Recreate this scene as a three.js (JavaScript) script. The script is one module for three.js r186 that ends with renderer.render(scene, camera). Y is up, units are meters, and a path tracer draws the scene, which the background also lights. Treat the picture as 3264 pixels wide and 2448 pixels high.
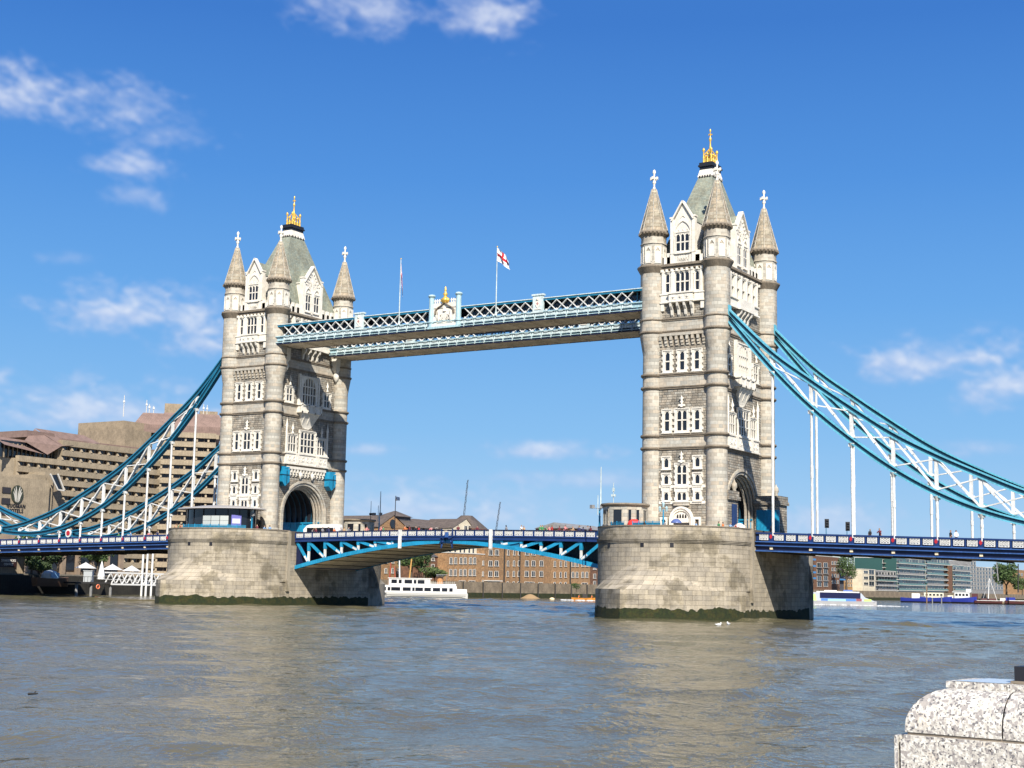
import * as THREE from 'three';
import { mergeGeometries } from 'three/addons/utils/BufferGeometryUtils.js';
import { FontLoader } from 'three/addons/loaders/FontLoader.js';
import { TextGeometry } from 'three/addons/geometries/TextGeometry.js';
import { MarchingCubes } from 'three/addons/objects/MarchingCubes.js';

// ---------- camera, sky, sun, exposure ----------
const scene = new THREE.Scene();
const camera = new THREE.PerspectiveCamera(29.861, 4 / 3, 0.1, 6000);
camera.rotation.order = 'YXZ';
camera.position.set(128.32, 4.04, 195.74);
camera.rotation.set(0.139, 0.557, 0.0201);
camera.updateMatrixWorld();
const renderer = new THREE.WebGLRenderer({ antialias: true });
renderer.toneMapping = THREE.LinearToneMapping;
renderer.toneMappingExposure = 1.7;
renderer.shadowMap.enabled = true;
const SUN = new THREE.Vector3(0.85, 1.12, 1).normalize();
const sun = new THREE.DirectionalLight(new THREE.Color(1, 0.93, 0.82), 4.9);
sun.position.copy(SUN).multiplyScalar(400);
sun.castShadow = true;
Object.assign(sun.shadow.camera, { left: -260, right: 260, top: 200, bottom: -200, near: 1, far: 1200 });
sun.shadow.mapSize.set(4096, 4096);
scene.add(sun, sun.target);

let seedN = 7;
function rnd() { seedN = (seedN + 0x6d2b79f5) | 0; let t = Math.imul(seedN ^ (seedN >>> 15), 1 | seedN); t = (t + Math.imul(t ^ (t >>> 7), 61 | t)) ^ t; return ((t ^ (t >>> 14)) >>> 0) / 4294967296; }
const R = (a, b) => a + (b - a) * rnd();
const pick = (a) => a[Math.floor(rnd() * a.length)];
const clamp = (x, a = 0, b = 1) => Math.min(b, Math.max(a, x));
const sm = (a, b, x) => { const t = clamp((x - a) / (b - a)); return t * t * (3 - 2 * t); };
const lerp = (a, b, t) => a + (b - a) * t;
const hash = (x, y, z = 0) => { let h = Math.imul(x, 374761393) ^ Math.imul(y, 668265263) ^ Math.imul(z, 2147483647 ^ 0x5bd1e995); h = Math.imul(h ^ (h >>> 13), 1274126177); return ((h ^ (h >>> 16)) >>> 0) / 4294967296; };
function vnoise(x, y, wrap = 0, s = 0) {
  const xi = Math.floor(x), yi = Math.floor(y), fx = x - xi, fy = y - yi, u = fx * fx * (3 - 2 * fx), v = fy * fy * (3 - 2 * fy);
  const w = (i) => (wrap ? ((i % wrap) + wrap) % wrap : i);
  const a = hash(w(xi), w(yi), s), b = hash(w(xi + 1), w(yi), s), c = hash(w(xi), w(yi + 1), s), d = hash(w(xi + 1), w(yi + 1), s);
  return a + (b - a) * u + (c - a) * v + (a - b - c + d) * u * v;
}
function fbm(x, y, o, wrap = 0, s = 0) { let t = 0, a = 0.5, n = 0; for (let i = 0; i < o; i++) { t += a * vnoise(x, y, wrap, s + i * 17); n += a; a *= 0.5; x *= 2; y *= 2; wrap *= 2; } return t / n; }

{ // the sky: clear air paler towards the horizon, scattered fair-weather clouds
  const w = 4096, h = 2048, d = new Float32Array(w * h * 4);
  // azimuth, elevation, half width, half height (degrees), strength
  const C = [[-142.2, 17.8, 1.9, 1.0, 1], [-138.0, 17.6, 2.1, 1.05, 0.8], [-136.0, 17.0, 1.7, 0.55, 0.6], [-137.2, 15.6, 1.4, 0.6, 0.85], [-137.0, 14.5, 1.3, 0.5, 0.55], [-137.3, 10.1, 2.9, 0.95, 1], [-134.4, 9.6, 1.5, 1.3, 0.95],
    [-128.3, 22.3, 2.6, 1.0, 0.8], [-123.2, 22.3, 1.6, 1.2, 0.95], [-105.4, 8.8, 2.9, 0.95, 1], [-102.8, 7.9, 2.4, 0.9, 0.95], [-120.2, 5.3, 2.0, 0.36, 0.9], [-138.4, 6.2, 4.6, 1.1, 0.9], [-125.6, 2.8, 6.5, 0.95, 0.7],
    [-110.5, 2.7, 6.0, 0.85, 0.65], [-127.6, 5.2, 1.1, 0.24, 0.7], [-103.7, 5.5, 1.6, 0.32, 0.6], [-118.6, 4.2, 3.2, 0.42, 0.55], [-139.5, 12.0, 1.0, 0.3, 0.35], [-113, 4.9, 1.3, 0.2, 0.3]];
  let q = 99; const rr = () => hash(q++, 3, 5);
  for (let k = 0; k < 230; k++) {
    const az = rr() * 360 - 180, el = 2 + Math.pow(rr(), 1.6) * 62, sc = 0.8 + el / 16;
    if (az > -149 && az < -96 && el < 30) continue;
    C.push([az, el, (0.8 + rr() * 2.2) * sc, (0.3 + rr() * 0.7) * sc, 0.4 + rr() * 0.6]);
  }
  const grid = new Map();
  const stops = [[0, 0.5, 0.69, 0.88], [2.5, 0.39, 0.63, 0.89], [6, 0.255, 0.53, 0.88], [11, 0.15, 0.405, 0.83], [16, 0.09, 0.3, 0.745], [22, 0.053, 0.205, 0.62], [40, 0.035, 0.14, 0.47], [90, 0.026, 0.1, 0.36]];
  const K = 1 / 1.7;
  for (let j = 0; j < h; j++) {
    const el = ((j + 0.5) / h - 0.5) * 180, e = Math.max(0, el);
    let i = 0; while (i < stops.length - 2 && stops[i + 1][0] < e) i++;
    const a = stops[i], b = stops[i + 1], t = clamp((e - a[0]) / (b[0] - a[0]));
    const near = el > -1 ? C.filter((c) => Math.abs(c[1] - el) < c[3] * 2.4) : [];
    for (let x = 0; x < w; x++) {
      const az = ((x + 0.5) / w - 0.5) * 360, o = (j * w + x) * 4;
      let m = 0, lit = 0;
      for (const c of near) {
        let da = az - c[0]; if (da > 180) da -= 360; if (da < -180) da += 360;
        const ca = Math.cos(el * 0.01745) * da / c[2]; if (Math.abs(ca) > 2.2) continue;
        const wx = (fbm(az * 0.9 + 30, el * 1.3, 3, 0, 55) - 0.5) * 1.6, n = fbm((az + wx) * 0.8 + 400, (el + wx * 0.5) * 1.7 + 50, 6), n2 = fbm((az + wx * 0.6 + el * 0.5) * 2.6 + 900, (el - wx * 0.4) * 4.6, 6, 0, 90);
        const ev = (el - c[1]) / c[3], dist = Math.sqrt(ca * ca + ev * ev * (ev < 0 ? 1.5 : 0.9));
        const f = sm(-0.15, 1.5, 1.2 - dist * 0.92 + (n - 0.5) * 1.7 + (n2 - 0.5) * 0.9) * sm(2.2, 1.2, dist) * c[4];
        if (f > m) m = f;
        lit = Math.max(lit, f * clamp(0.55 + ev * 0.4 + (n2 - 0.5)));
      }
      const al = m * 0.8;
      const cr = 0.5 + 0.36 * lit, cg = 0.6 + 0.3 * lit, cb = 0.86 + 0.12 * lit;
      d[o] = lerp(lerp(a[1], b[1], t), cr, al) * K; d[o + 1] = lerp(lerp(a[2], b[2], t), cg, al) * K; d[o + 2] = lerp(lerp(a[3], b[3], t), cb, al) * K; d[o + 3] = 1;
    }
  }
  const tex = new THREE.DataTexture(d, w, h, THREE.RGBAFormat, THREE.FloatType);
  tex.mapping = THREE.EquirectangularReflectionMapping; tex.magFilter = tex.minFilter = THREE.LinearFilter; tex.needsUpdate = true;
  scene.background = tex; scene.environment = tex;
}

// ---------- helpers ----------
const V = (x, y, z) => new THREE.Vector3(x, y, z);
const UP = V(0, 1, 0);
const M4 = () => new THREE.Matrix4();
const TAU = Math.PI * 2;
function box(cx, cy, cz, sx, sy, sz, ry = 0) { const g = new THREE.BoxGeometry(sx, sy, sz); if (ry) g.rotateY(ry); return g.translate(cx, cy, cz); }
function bx(x0, x1, y0, y1, z0, z1) { return box((x0 + x1) / 2, (y0 + y1) / 2, (z0 + z1) / 2, Math.abs(x1 - x0), Math.abs(y1 - y0), Math.abs(z1 - z0)); }
function beam(a, b, w, h, up = UP) { // a square bar from a to b; w across, h along "up"
  const d = b.clone().sub(a), L = d.length(); d.normalize();
  const s = new THREE.Vector3().crossVectors(up, d); if (s.lengthSq() < 1e-6) s.set(1, 0, 0); s.normalize();
  const u = new THREE.Vector3().crossVectors(d, s);
  return new THREE.BoxGeometry(w, h, L).applyMatrix4(M4().makeBasis(s, u, d).setPosition(a.clone().add(b).multiplyScalar(0.5)));
}
function rod(a, b, r0, r1 = r0, n = 8) {
  const d = b.clone().sub(a), L = d.length();
  return new THREE.CylinderGeometry(r1, r0, L, n, 1).applyQuaternion(new THREE.Quaternion().setFromUnitVectors(UP, d.normalize())).translate((a.x + b.x) / 2, (a.y + b.y) / 2, (a.z + b.z) / 2);
}
function frus(cx, cz, y0, y1, r0, r1, n = 8, rot = Math.PI / 8, open = false) { return new THREE.CylinderGeometry(r1, r0, y1 - y0, n, 1, open, rot).translate(cx, (y0 + y1) / 2, cz); }
function lathe(pts, cx, cz, n = 10, y = 0) { return new THREE.LatheGeometry(pts.map((p) => new THREE.Vector2(p[0], p[1])), n).translate(cx, y, cz); }
function ext(pts, depth, holes = []) { // extruded outline in x,y along +z
  const s = new THREE.Shape(pts.map((p) => new THREE.Vector2(p[0], p[1])));
  for (const h of holes) s.holes.push(new THREE.Path(h.map((p) => new THREE.Vector2(p[0], p[1]))));
  return new THREE.ExtrudeGeometry(s, { depth, bevelEnabled: false, curveSegments: 8 });
}
const arcPts = (cx, cy, r, a0, a1, n) => Array.from({ length: n + 1 }, (_, i) => { const a = a0 + (a1 - a0) * i / n; return [cx + r * Math.cos(a), cy + r * Math.sin(a)]; });
function quadGeo(quads) { // list of [p0,p1,p2,p3] counter-clockwise
  const pos = []; for (const q of quads) { const [a, b, c, d] = q; for (const p of d ? [a, b, c, a, c, d] : [a, b, c]) pos.push(p[0], p[1], p[2]); }
  const g = new THREE.BufferGeometry(); g.setAttribute('position', new THREE.Float32BufferAttribute(pos, 3)); g.computeVertexNormals(); return g;
}
function boxUV(g) { // uv in metres, projected along the nearest axis of each face
  const p = g.attributes.position, uv = new Float32Array(p.count * 2), a = V(), b = V(), c = V(), n = V();
  for (let i = 0; i < p.count; i += 3) {
    a.fromBufferAttribute(p, i); b.fromBufferAttribute(p, i + 1); c.fromBufferAttribute(p, i + 2);
    n.crossVectors(b.clone().sub(a), c.clone().sub(a)); const x = Math.abs(n.x), y = Math.abs(n.y), z = Math.abs(n.z);
    [a, b, c].forEach((v, k) => { const o = (i + k) * 2; if (y > x && y > z) { uv[o] = v.x; uv[o + 1] = v.z; } else if (x > z) { uv[o] = v.z; uv[o + 1] = v.y; } else { uv[o] = v.x; uv[o + 1] = v.y; } });
  }
  g.setAttribute('uv', new THREE.BufferAttribute(uv, 2)); return g;
}
function merged(geos, keepUV = false) {
  const list = [].concat(geos).map((g) => { const q = g.index ? g.toNonIndexed() : g; for (const k of Object.keys(q.attributes)) if (k !== 'position' && k !== 'normal' && k !== 'color' && !(keepUV && k === 'uv')) q.deleteAttribute(k); return q; });
  const g = list.length > 1 ? mergeGeometries(list) : list[0];
  return keepUV ? g : boxUV(g);
}
const used = new Map(), base = new WeakMap();
function numbered(name) { const k = used.get(name) || 0; used.set(name, k + 1); return k ? name + '_' + String(k).padStart(3, '0') : name; }
function raw(name, geo, mat, parent) { const m = new THREE.Mesh(geo, mat); m.name = name; m.castShadow = m.receiveShadow = true; const b = base.get(parent); if (b) m.position.set(-b[0], -b[1], -b[2]); parent.add(m); return m; }
function part(name, geos, mat, parent) { return raw(name, merged(geos), mat, parent); }   // geometry in the thing's own frame
function tag(o, label, category, group, kind) { o.userData = { label, category }; if (group) o.userData.group = group; if (kind) { o.userData.kind = kind; } return o; }
function thing(name, label, category, at = [0, 0, 0], ry = 0, group) { // a Group standing at its base
  const o = new THREE.Group(); o.name = numbered(name); o.position.set(...at); o.rotation.y = ry; scene.add(o); return tag(o, label, category, group);
}
function worldThing(name, label, category, at, group) { const o = thing(name, label, category, at, 0, group); base.set(o, at); return o; }  // parts are then given in world metres
function single(name, geos, mat, label, category, at = [0, 0, 0], ry = 0, group) { const m = new THREE.Mesh(merged(geos), mat); m.name = numbered(name); m.castShadow = m.receiveShadow = true; m.position.set(...at); m.rotation.y = ry; scene.add(m); return tag(m, label, category, group); }
function struct(name, geos, mat, at = [0, 0, 0]) { const m = new THREE.Mesh(geos.isBufferGeometry && geos.attributes.uv ? geos : merged(geos), mat); m.name = numbered(name); m.receiveShadow = m.castShadow = true; m.position.set(...at); scene.add(m); m.userData = { kind: 'structure' }; return m; }
function dup(o, at, ry, label, group) { const c = o.clone(); c.name = numbered(o.name.replace(/_\d{3}$/, '')); scene.add(c); c.position.set(...at); if (ry !== undefined) c.rotation.y = ry; c.userData = { ...o.userData, label: label || o.userData.label }; if (group) c.userData.group = group; return c; }
// a bearing: the point at ground distance D on the line of sight of a place measured in the 3264 x 2448 photograph
function spot(px, py, D) {
  const f = 4590.2, d = V((px - 1632) / f, -(py - 1224) / f, -1).applyQuaternion(camera.quaternion);
  const k = D / Math.hypot(d.x, d.z); return V(camera.position.x + d.x * k, camera.position.y + d.y * k, camera.position.z + d.z * k);
}
const hiY = (px, py, D) => spot(px, py, D).y;

// ---------- materials ----------
function dataTex(w, h, fn, srgb, rep) {
  const d = new Uint8Array(w * h * 4);
  for (let y = 0; y < h; y++) for (let x = 0; x < w; x++) { const c = fn(x / w, y / h, x, y), o = (y * w + x) * 4; const isN = typeof c === 'number'; d[o] = clamp(isN ? c : c[0]) * 255; d[o + 1] = clamp(isN ? c : c[1]) * 255; d[o + 2] = clamp(isN ? c : c[2]) * 255; d[o + 3] = 255; }
  const t = new THREE.DataTexture(d, w, h, THREE.RGBAFormat); t.wrapS = t.wrapT = THREE.RepeatWrapping; t.magFilter = THREE.LinearFilter; t.minFilter = THREE.LinearMipmapLinearFilter; t.generateMipmaps = true;
  if (srgb) t.colorSpace = THREE.SRGBColorSpace; if (rep) t.repeat.set(rep, rep); t.needsUpdate = true; return t;
}
// coursed masonry: tone per block, thin joints, mottling. size metres per tile
function masonry(size, course, len, base0, vary, joint, jointDark, mott, rough, px = 1024, seed = 0) {
  const rows = Math.round(size / course), info = (u, v) => {
    const r = Math.floor(v * rows), off = hash(r, 5, seed), n = Math.round(size / len), x = (u + off / n) * n, xi = Math.floor(x), jit = (k) => 0.32 * (hash(((k % n) + n) % n, r, seed + 3) - 0.5);
    let b = xi; if (x < xi + jit(xi)) b = xi - 1; else if (x >= xi + 1 + jit(xi + 1)) b = xi + 1;
    const dx = Math.min(x - (b + jit(b)), b + 1 + jit(b + 1) - x) * size / n, fy = v * rows - r, dy = Math.min(fy, 1 - fy) * size / rows;
    return { e: Math.min(dx, dy), t: hash(((b % n) + n) % n, r, seed + 9), t2: hash(((b % n) + n) % n, r, seed + 21) };
  };
  const col = dataTex(px, px, (u, v) => {
    const k = info(u, v), j = 1 - sm(joint * 0.4, joint, k.e), m = fbm(u * 40, v * 40, 4, 40, seed) - 0.5, b = fbm(u * 6, v * 6, 3, 6, seed + 4) - 0.5, f = (1 + vary * (k.t - 0.5) + mott * m + mott * 1.5 * b + mott * 0.9 * (fbm(u * 30, v * 3, 4, 3, seed + 60) - 0.5)) * (1 - jointDark * j), w = 1 + 0.05 * (k.t2 - 0.5);
    return [base0[0] * f * w, base0[1] * f, base0[2] * f / w];
  }, true, 1 / size);
  const bump = dataTex(px, px, (u, v) => { const k = info(u, v); return sm(0, joint * 2.2, k.e) * (0.55 + 0.25 * k.t) + rough * (fbm(u * 60, v * 60, 4, 60, seed + 7) - 0.5); }, false, 1 / size);
  return { map: col, bumpMap: bump };
}
// plain weathered surface
function weathered(size, base0, vary, streak, px = 512, seed = 0) {
  return dataTex(px, px, (u, v) => { const m = fbm(u * 30, v * 30, 5, 30, seed) - 0.5, b = fbm(u * 5, v * 5, 4, 5, seed + 4) - 0.5, s = fbm(u * 48, v * 4, 3, 4, seed + 8) - 0.5, f = 1 + vary * (m + 1.2 * b) + streak * s; return [base0[0] * f, base0[1] * f, base0[2] * f]; }, true, 1 / size);
}
const mat = (o) => new THREE.MeshStandardMaterial({ roughness: 0.85, ...o });
const lin = (r, g, b) => new THREE.Color().setRGB(r, g, b);
const paint = (r, g, b, ro = 0.45, o = {}) => mat({ color: lin(r, g, b), roughness: ro, ...o });
const paintTex = weathered(6, [0.95, 0.95, 0.94], 0.2, 0.24, 512, 40);
const M = {
  rubble: mat({ ...masonry(8, 0.36, 0.8, [0.545, 0.52, 0.475], 0.28, 0.03, 0.42, 0.2, 0.9, 1024, 3), bumpScale: 0.06 }),
  ashlar: mat({ ...masonry(8, 0.5, 1.0, [0.655, 0.63, 0.58], 0.15, 0.018, 0.22, 0.14, 0.3, 1024, 11), bumpScale: 0.015 }),
  white: mat({ map: weathered(5, [0.83, 0.81, 0.765], 0.16, 0.1, 512, 5), bumpMap: dataTex(256, 256, (u, v) => fbm(u * 24, v * 24, 4, 24, 2), false, 1 / 2), bumpScale: 0.01 }),
  string: mat({ map: weathered(4, [0.47, 0.43, 0.375], 0.25, 0.16, 512, 8) }),
  slate: mat({ ...masonry(6, 0.3, 0.45, [0.5, 0.515, 0.46], 0.14, 0.014, 0.2, 0.16, 0.3, 512, 31), bumpScale: 0.02, roughness: 0.7 }),
  glass: new THREE.MeshPhysicalMaterial({ color: lin(0.012, 0.014, 0.02), roughness: 0.12, metalness: 0 }),
  gold: mat({ color: lin(0.8, 0.5, 0.1), roughness: 0.38, metalness: 0.55 }),
  black: paint(0.012, 0.012, 0.016, 0.5), dark: paint(0.03, 0.028, 0.026, 0.8),
  pale: mat({ color: lin(0.38, 0.55, 0.61), map: paintTex, roughness: 0.5 }), palest: mat({ color: lin(0.56, 0.66, 0.68), map: paintTex, roughness: 0.5 }),
  tealSunlit: mat({ color: lin(0.12, 0.43, 0.57), map: paintTex, roughness: 0.42 }), teal: mat({ color: lin(0.014, 0.16, 0.28), map: paintTex, roughness: 0.42 }), cyan: mat({ color: lin(0.014, 0.26, 0.47), map: paintTex, roughness: 0.42 }), tealDark: mat({ color: lin(0.006, 0.05, 0.09), map: paintTex, roughness: 0.5 }),  // the lighter teal is the chain paint with sun sheen put into its colour
  blue: mat({ color: lin(0.011, 0.034, 0.135), map: paintTex, roughness: 0.42 }), navy: mat({ color: lin(0.006, 0.014, 0.06), map: paintTex, roughness: 0.5 }), blueEdge: mat({ color: lin(0.045, 0.12, 0.35), map: paintTex, roughness: 0.4 }),
  paintW: mat({ color: lin(0.7, 0.7, 0.69), map: paintTex, roughness: 0.45 }), red: paint(0.4, 0.02, 0.03), soffit: mat({ map: weathered(6, [0.84, 0.79, 0.72], 0.3, 0.3, 512, 15) }),
  asphalt: paint(0.05, 0.05, 0.05, 0.95), lampGlass: paint(0.75, 0.62, 0.42, 0.3),
};

// ---------- the two river piers ----------
const PX = 41.15, HW = 10.67, ZB = 12;   // half spacing of towers, half width of a pier, where its bow begins
const lowR = (t) => { const s = Math.abs(Math.sin(t)), b = 10.36 * s + 2 * Math.cos(t); return Math.max(HW, -b + Math.sqrt(b * b + 21.03 * 21.03 - 10.36 * 10.36 - 4)); };
// outline of the pier's western half, run from the north-side flat round the bow to the south-side flat: s in metres
const ARC = Math.PI * HW, FLAT = 24;
function outline(s, low) { // -> [x, z]
  if (s < FLAT) return [-HW, -ZB + s];
  if (s > FLAT + ARC) return [HW, ZB - (s - FLAT - ARC)];
  const t = (s - FLAT) / ARC * Math.PI - Math.PI / 2, r = low ? lowR(t) : HW; return [r * Math.sin(t), ZB + r * Math.cos(t)];
}
const smR = (t) => { let a = 0, w = 0; for (let k = -4; k <= 4; k++) { const q = 1 - Math.abs(k) / 5; a += q * lowR(clamp(t + k * 0.075, -1.5708, 1.5708)); w += q; } return a / w; };
const capY = (s) => { const t = clamp((s - FLAT) / ARC) * Math.PI - Math.PI / 2; return 3.85 + 3.75 * Math.pow(clamp((smR(t) - HW) / 5.0), 0.85); };
function outwards(s, f) { const e = 0.01, a = f(s - e), b = f(s + e), n = [-(b[1] - a[1]), 0, b[0] - a[0]], l = Math.hypot(n[0], n[2]) || 1; return [-n[0] / l * -1, 0, n[2] / l]; }
function surf(kind, s, v) { // kind 0 upper wall, 1 cutwater wall, 2 sloping cap; v height or cap fraction
  if (kind === 2) { const t = clamp((s - FLAT) / ARC) * Math.PI - Math.PI / 2, f = clamp((v - 3.85) / Math.max(0.05, capY(s) - 3.85)), r0 = lerp(lowR(t), smR(t), sm(0, 0.3, f)), r = lerp(r0, HW, 1 - Math.pow(1 - f, 1.35)); return [r * Math.sin(t), v, ZB + r * Math.cos(t)]; }
  const p = outline(s, kind === 1); return [p[0], v, p[1]];
}
const blockTex = dataTex(1024, 1024, (u, v) => { const g = fbm(u * 110, v * 110, 4, 110, 61) - 0.5, b = fbm(u * 9, v * 9, 5, 9, 62) - 0.5, s = fbm(u * 46, v * 5, 5, 5, 63) - 0.5, w = sm(0.56, 0.72, fbm(u * 22, v * 4, 4, 4, 64)), d = sm(0.55, 0.75, fbm(u * 6, v * 7, 5, 6, 66)), f = 0.93 + 0.16 * g + 0.22 * b + 0.22 * s - 0.2 * d; return [f + 0.05 * w, f + 0.045 * w - 0.005 * d, f + 0.03 * w - 0.03 * d]; }, true, 1 / 13), blockBump = dataTex(256, 256, (u, v) => fbm(u * 30, v * 30, 5, 30, 6), false, 1 / 2.2);
const blockMats = [[0.44, 0.385, 0.295], [0.4, 0.35, 0.27], [0.46, 0.402, 0.308], [0.37, 0.327, 0.258], [0.43, 0.374, 0.284], [0.47, 0.412, 0.318], [0.385, 0.342, 0.272]].map((c) => mat({ color: lin(c[0] * 0.86, c[1] * 0.86, c[2] * 0.86), map: blockTex, bumpMap: blockBump, bumpScale: 0.02 }));
const mortar = mat({ color: lin(0.085, 0.072, 0.055) });
const mossMat = mat({ map: dataTex(512, 512, (u, v) => { const n = fbm(u * 40, v * 40, 5, 40, 3), b = fbm(u * 7, v * 7, 4, 7, 9); return [0.07 + 0.22 * n * b + 0.08 * b * b, 0.085 + 0.22 * n * b + 0.06 * n, 0.03 + 0.09 * n * b]; }, true, 1 / 4), bumpMap: dataTex(256, 256, (u, v) => fbm(u * 40, v * 40, 5, 40, 3), false, 1 / 2), bumpScale: 0.06, roughness: 0.9 });
function blockGeo(kind, s0, s1, v0, v1, out, depth = 0.09) {
  const nv = kind === 2 ? 3 : 1;
  if (nv > 1) { const q = [], N = 3, g = 0.014, P = (i, j, back) => { const s = lerp(s0 + g, s1 - g, i / N), v = lerp(v0 + g, v1 - g, j / nv), p = surf(2, s, v), nn = outwards(s, (t) => outline(t, false)), k = back ? out - 0.12 : out; return [p[0] + nn[0] * k, p[1] + 0.5 * k, p[2] + nn[2] * k]; }; for (let i = 0; i < N; i++) { for (let j = 0; j < nv; j++) q.push([P(i, j), P(i + 1, j), P(i + 1, j + 1), P(i, j + 1)]); q.push([P(i, nv), P(i + 1, nv), P(i + 1, nv, 1), P(i, nv, 1)], [P(i, 0, 1), P(i + 1, 0, 1), P(i + 1, 0), P(i, 0)]); } for (let j = 0; j < nv; j++) q.push([P(0, j, 1), P(0, j), P(0, j + 1), P(0, j + 1, 1)], [P(N, j), P(N, j, 1), P(N, j + 1, 1), P(N, j + 1)]); return quadGeo(q); }
  const n = kind === 0 && (s1 < FLAT || s0 > FLAT + ARC) ? 1 : kind === 0 ? 2 : 4, g = 0.014, F = [], B = [];
  for (let i = 0; i <= n; i++) {
    const s = lerp(s0 + g, s1 - g, i / n), f = (q) => outline(q, kind > 0); const nn = outwards(s, f);
    for (const v of [v0, v1]) { const vv = v === v0 ? v0 + g : v1 - g, p = surf(kind, s, vv), up = kind === 2 ? 0.75 : 0; const o = (k) => [p[0] + nn[0] * k, p[1] + up * k, p[2] + nn[2] * k]; F.push(o(out)); B.push(o(out - depth)); }
  }
  const q = [];
  for (let i = 0; i < n; i++) { const a = 2 * i; q.push([F[a], F[a + 2], F[a + 3], F[a + 1]], [F[a + 1], F[a + 3], B[a + 3], B[a + 1]], [F[a + 2], F[a], B[a], B[a + 2]]); }
  q.push([F[0], F[1], B[1], B[0]], [F[2 * n + 1], F[2 * n], B[2 * n], B[2 * n + 1]]);
  return quadGeo(q);
}
function makePier(cx, label) {
  const root = thing('bridge_pier', label, 'bridge pier', [cx, 0, 0]);
  const S0 = 0, S1 = FLAT + ARC + FLAT, step = 0.7;
  const core = [];
  const shell = (kind, v0, v1, out, s0 = S0, s1 = S1) => { const q = []; for (let s = s0; s < s1 - 1e-6; s += step) { const e = Math.min(s + step, s1), f = (t) => outline(t, kind > 0), a = outwards(s, f), b = outwards(e, f), P = (t, n, v) => { const p = surf(kind, t, v); return [p[0] + n[0] * out, p[1], p[2] + n[2] * out]; }; q.push([P(s, a, v0), P(e, b, v0), P(e, b, v1), P(s, a, v1)]); } return quadGeo(q); };
  core.push(shell(1, -3, 3.85, -0.03), shell(0, 3.0, 12.3, -0.03), ...Array.from({ length: 24 }, (_, k) => shell(2, 3.85 + k * 0.16, 3.85 + (k + 1) * 0.16, -0.14, FLAT, FLAT + ARC)));
  // the eastern end repeats the western one
  const east = merged([shell(1, -3, 3.85, 0, FLAT, FLAT + ARC), ...[0, 1, 2, 3].map((k) => shell(2, 3.85 + k, 4.85 + k, 0, FLAT, FLAT + ARC)), shell(0, 3, 12.3, 0, FLAT, FLAT + ARC)]); east.rotateY(Math.PI);
  part('east_end', [east], blockMats[3], root);
  part('mortar_core', core, mortar, root);
  const floor = []; for (let s = 0; s < S1; s += step) { const a = outline(s, false), b = outline(Math.min(S1, s + step), false); floor.push([[0, 11.2, 0], [a[0] * 0.97, 11.2, a[1] * 0.985], [b[0] * 0.97, 11.2, b[1] * 0.985]]); floor.push([[0, 11.2, 0], [-a[0] * 0.97, 11.2, -a[1] * 0.985], [-b[0] * 0.97, 11.2, -b[1] * 0.985]]); }
  part('platform', [quadGeo(floor.map((t) => t))], M.soffit, root);
  // parapet: inner face and coping
  const ring = (r0, r1, y0, y1, s0, s1) => { const q = []; for (let s = s0; s < s1; s += step) { const e = Math.min(s + step, s1), f = (t) => outline(t, false), P = (t, k, y) => { const p = outline(t, false), n = outwards(t, f); return [p[0] + n[0] * k, y, p[1] + n[2] * k]; }; q.push([P(s, r1, y0), P(e, r1, y0), P(e, r1, y1), P(s, r1, y1)], [P(s, r1, y1), P(e, r1, y1), P(e, r0, y1), P(s, r0, y1)], [P(e, r0, y0), P(s, r0, y0), P(s, r0, y1), P(e, r0, y1)], [P(s, r0, y0), P(e, r0, y0), P(e, r1, y0), P(s, r1, y0)]); } return quadGeo(q); };
  const A0 = FLAT - 2, A1 = FLAT + ARC + 2;
  part('parapet', [ring(-0.5, -0.04, 10.6, 12.26, A0, A1)], M.ashlar, root);
  part('coping', [ring(-0.6, 0.09, 12.26, 12.42, A0, A1)], M.string, root);
  for (const [y0, y1, o] of [[10.44, 10.63, 0.2], [10.25, 10.36, 0.15], [10.07, 10.17, 0.1]]) part('moulding', [ring(-0.2, o, y0, y1, A0, A1)], blockMats[3], root);
  for (const sx of [-1, 1]) part('corner_pilaster', [box(sx * (HW + 0.05), 7.3, 10.2, 0.5, 9.9, 0.7)], blockMats[1], root);
  // the masonry, block by block; the best-seen three hundred are parts of their own
  const rest = [], list = [];
  const course = (kind, v0, v1, s0, s1, len) => { let s = s0 - R(0, 0.7 * len); while (s < s1) { const e = s + len * R(0.75, 1.3); const a = Math.max(s, s0), b = Math.min(e, s1), mid = FLAT + ARC / 2, cut = kind === 1 && a < mid && b > mid; for (const [p, q] of cut ? [[a, mid], [mid, b]] : [[a, b]]) if (q - p > 0.05) list.push([kind, p, q, v0, v1]); s = e; } };
  for (let k = 0; k < 7; k++) course(1, -0.6 + k * 0.6357, -0.6 + (k + 1) * 0.6357, FLAT, FLAT + ARC, 1.4);
  for (let k = 0; k < 6; k++) { const y0 = 3.85 + k * 0.62, S = []; for (let s = FLAT; s < FLAT + ARC; s += 0.1) if (capY(s) > y0 + 0.18) S.push(s); if (S.length) course(2, y0, y0 + 0.62, S[0], S[S.length - 1], 1.4); }
  for (let k = 0; k < 10; k++) course(0, 3.85 + k * 0.62, 3.85 + (k + 1) * 0.62, FLAT - 1, FLAT + ARC + 2.2, 1.35);
  for (let k = 0; k < 3; k++) course(0, 10.64 + k * 0.54, 10.64 + (k + 1) * 0.54, FLAT - 1, FLAT + ARC + 2.2, 1.1);
  for (let k = 0; k < 17; k++) course(0, -0.6 + k * 0.62, Math.min(10.05, -0.6 + (k + 1) * 0.62), k < 7 ? FLAT + ARC : FLAT + ARC + 2.2, S1, 1.5);
  const dir = cx > 0 ? 0.4 : 0.72;
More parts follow.
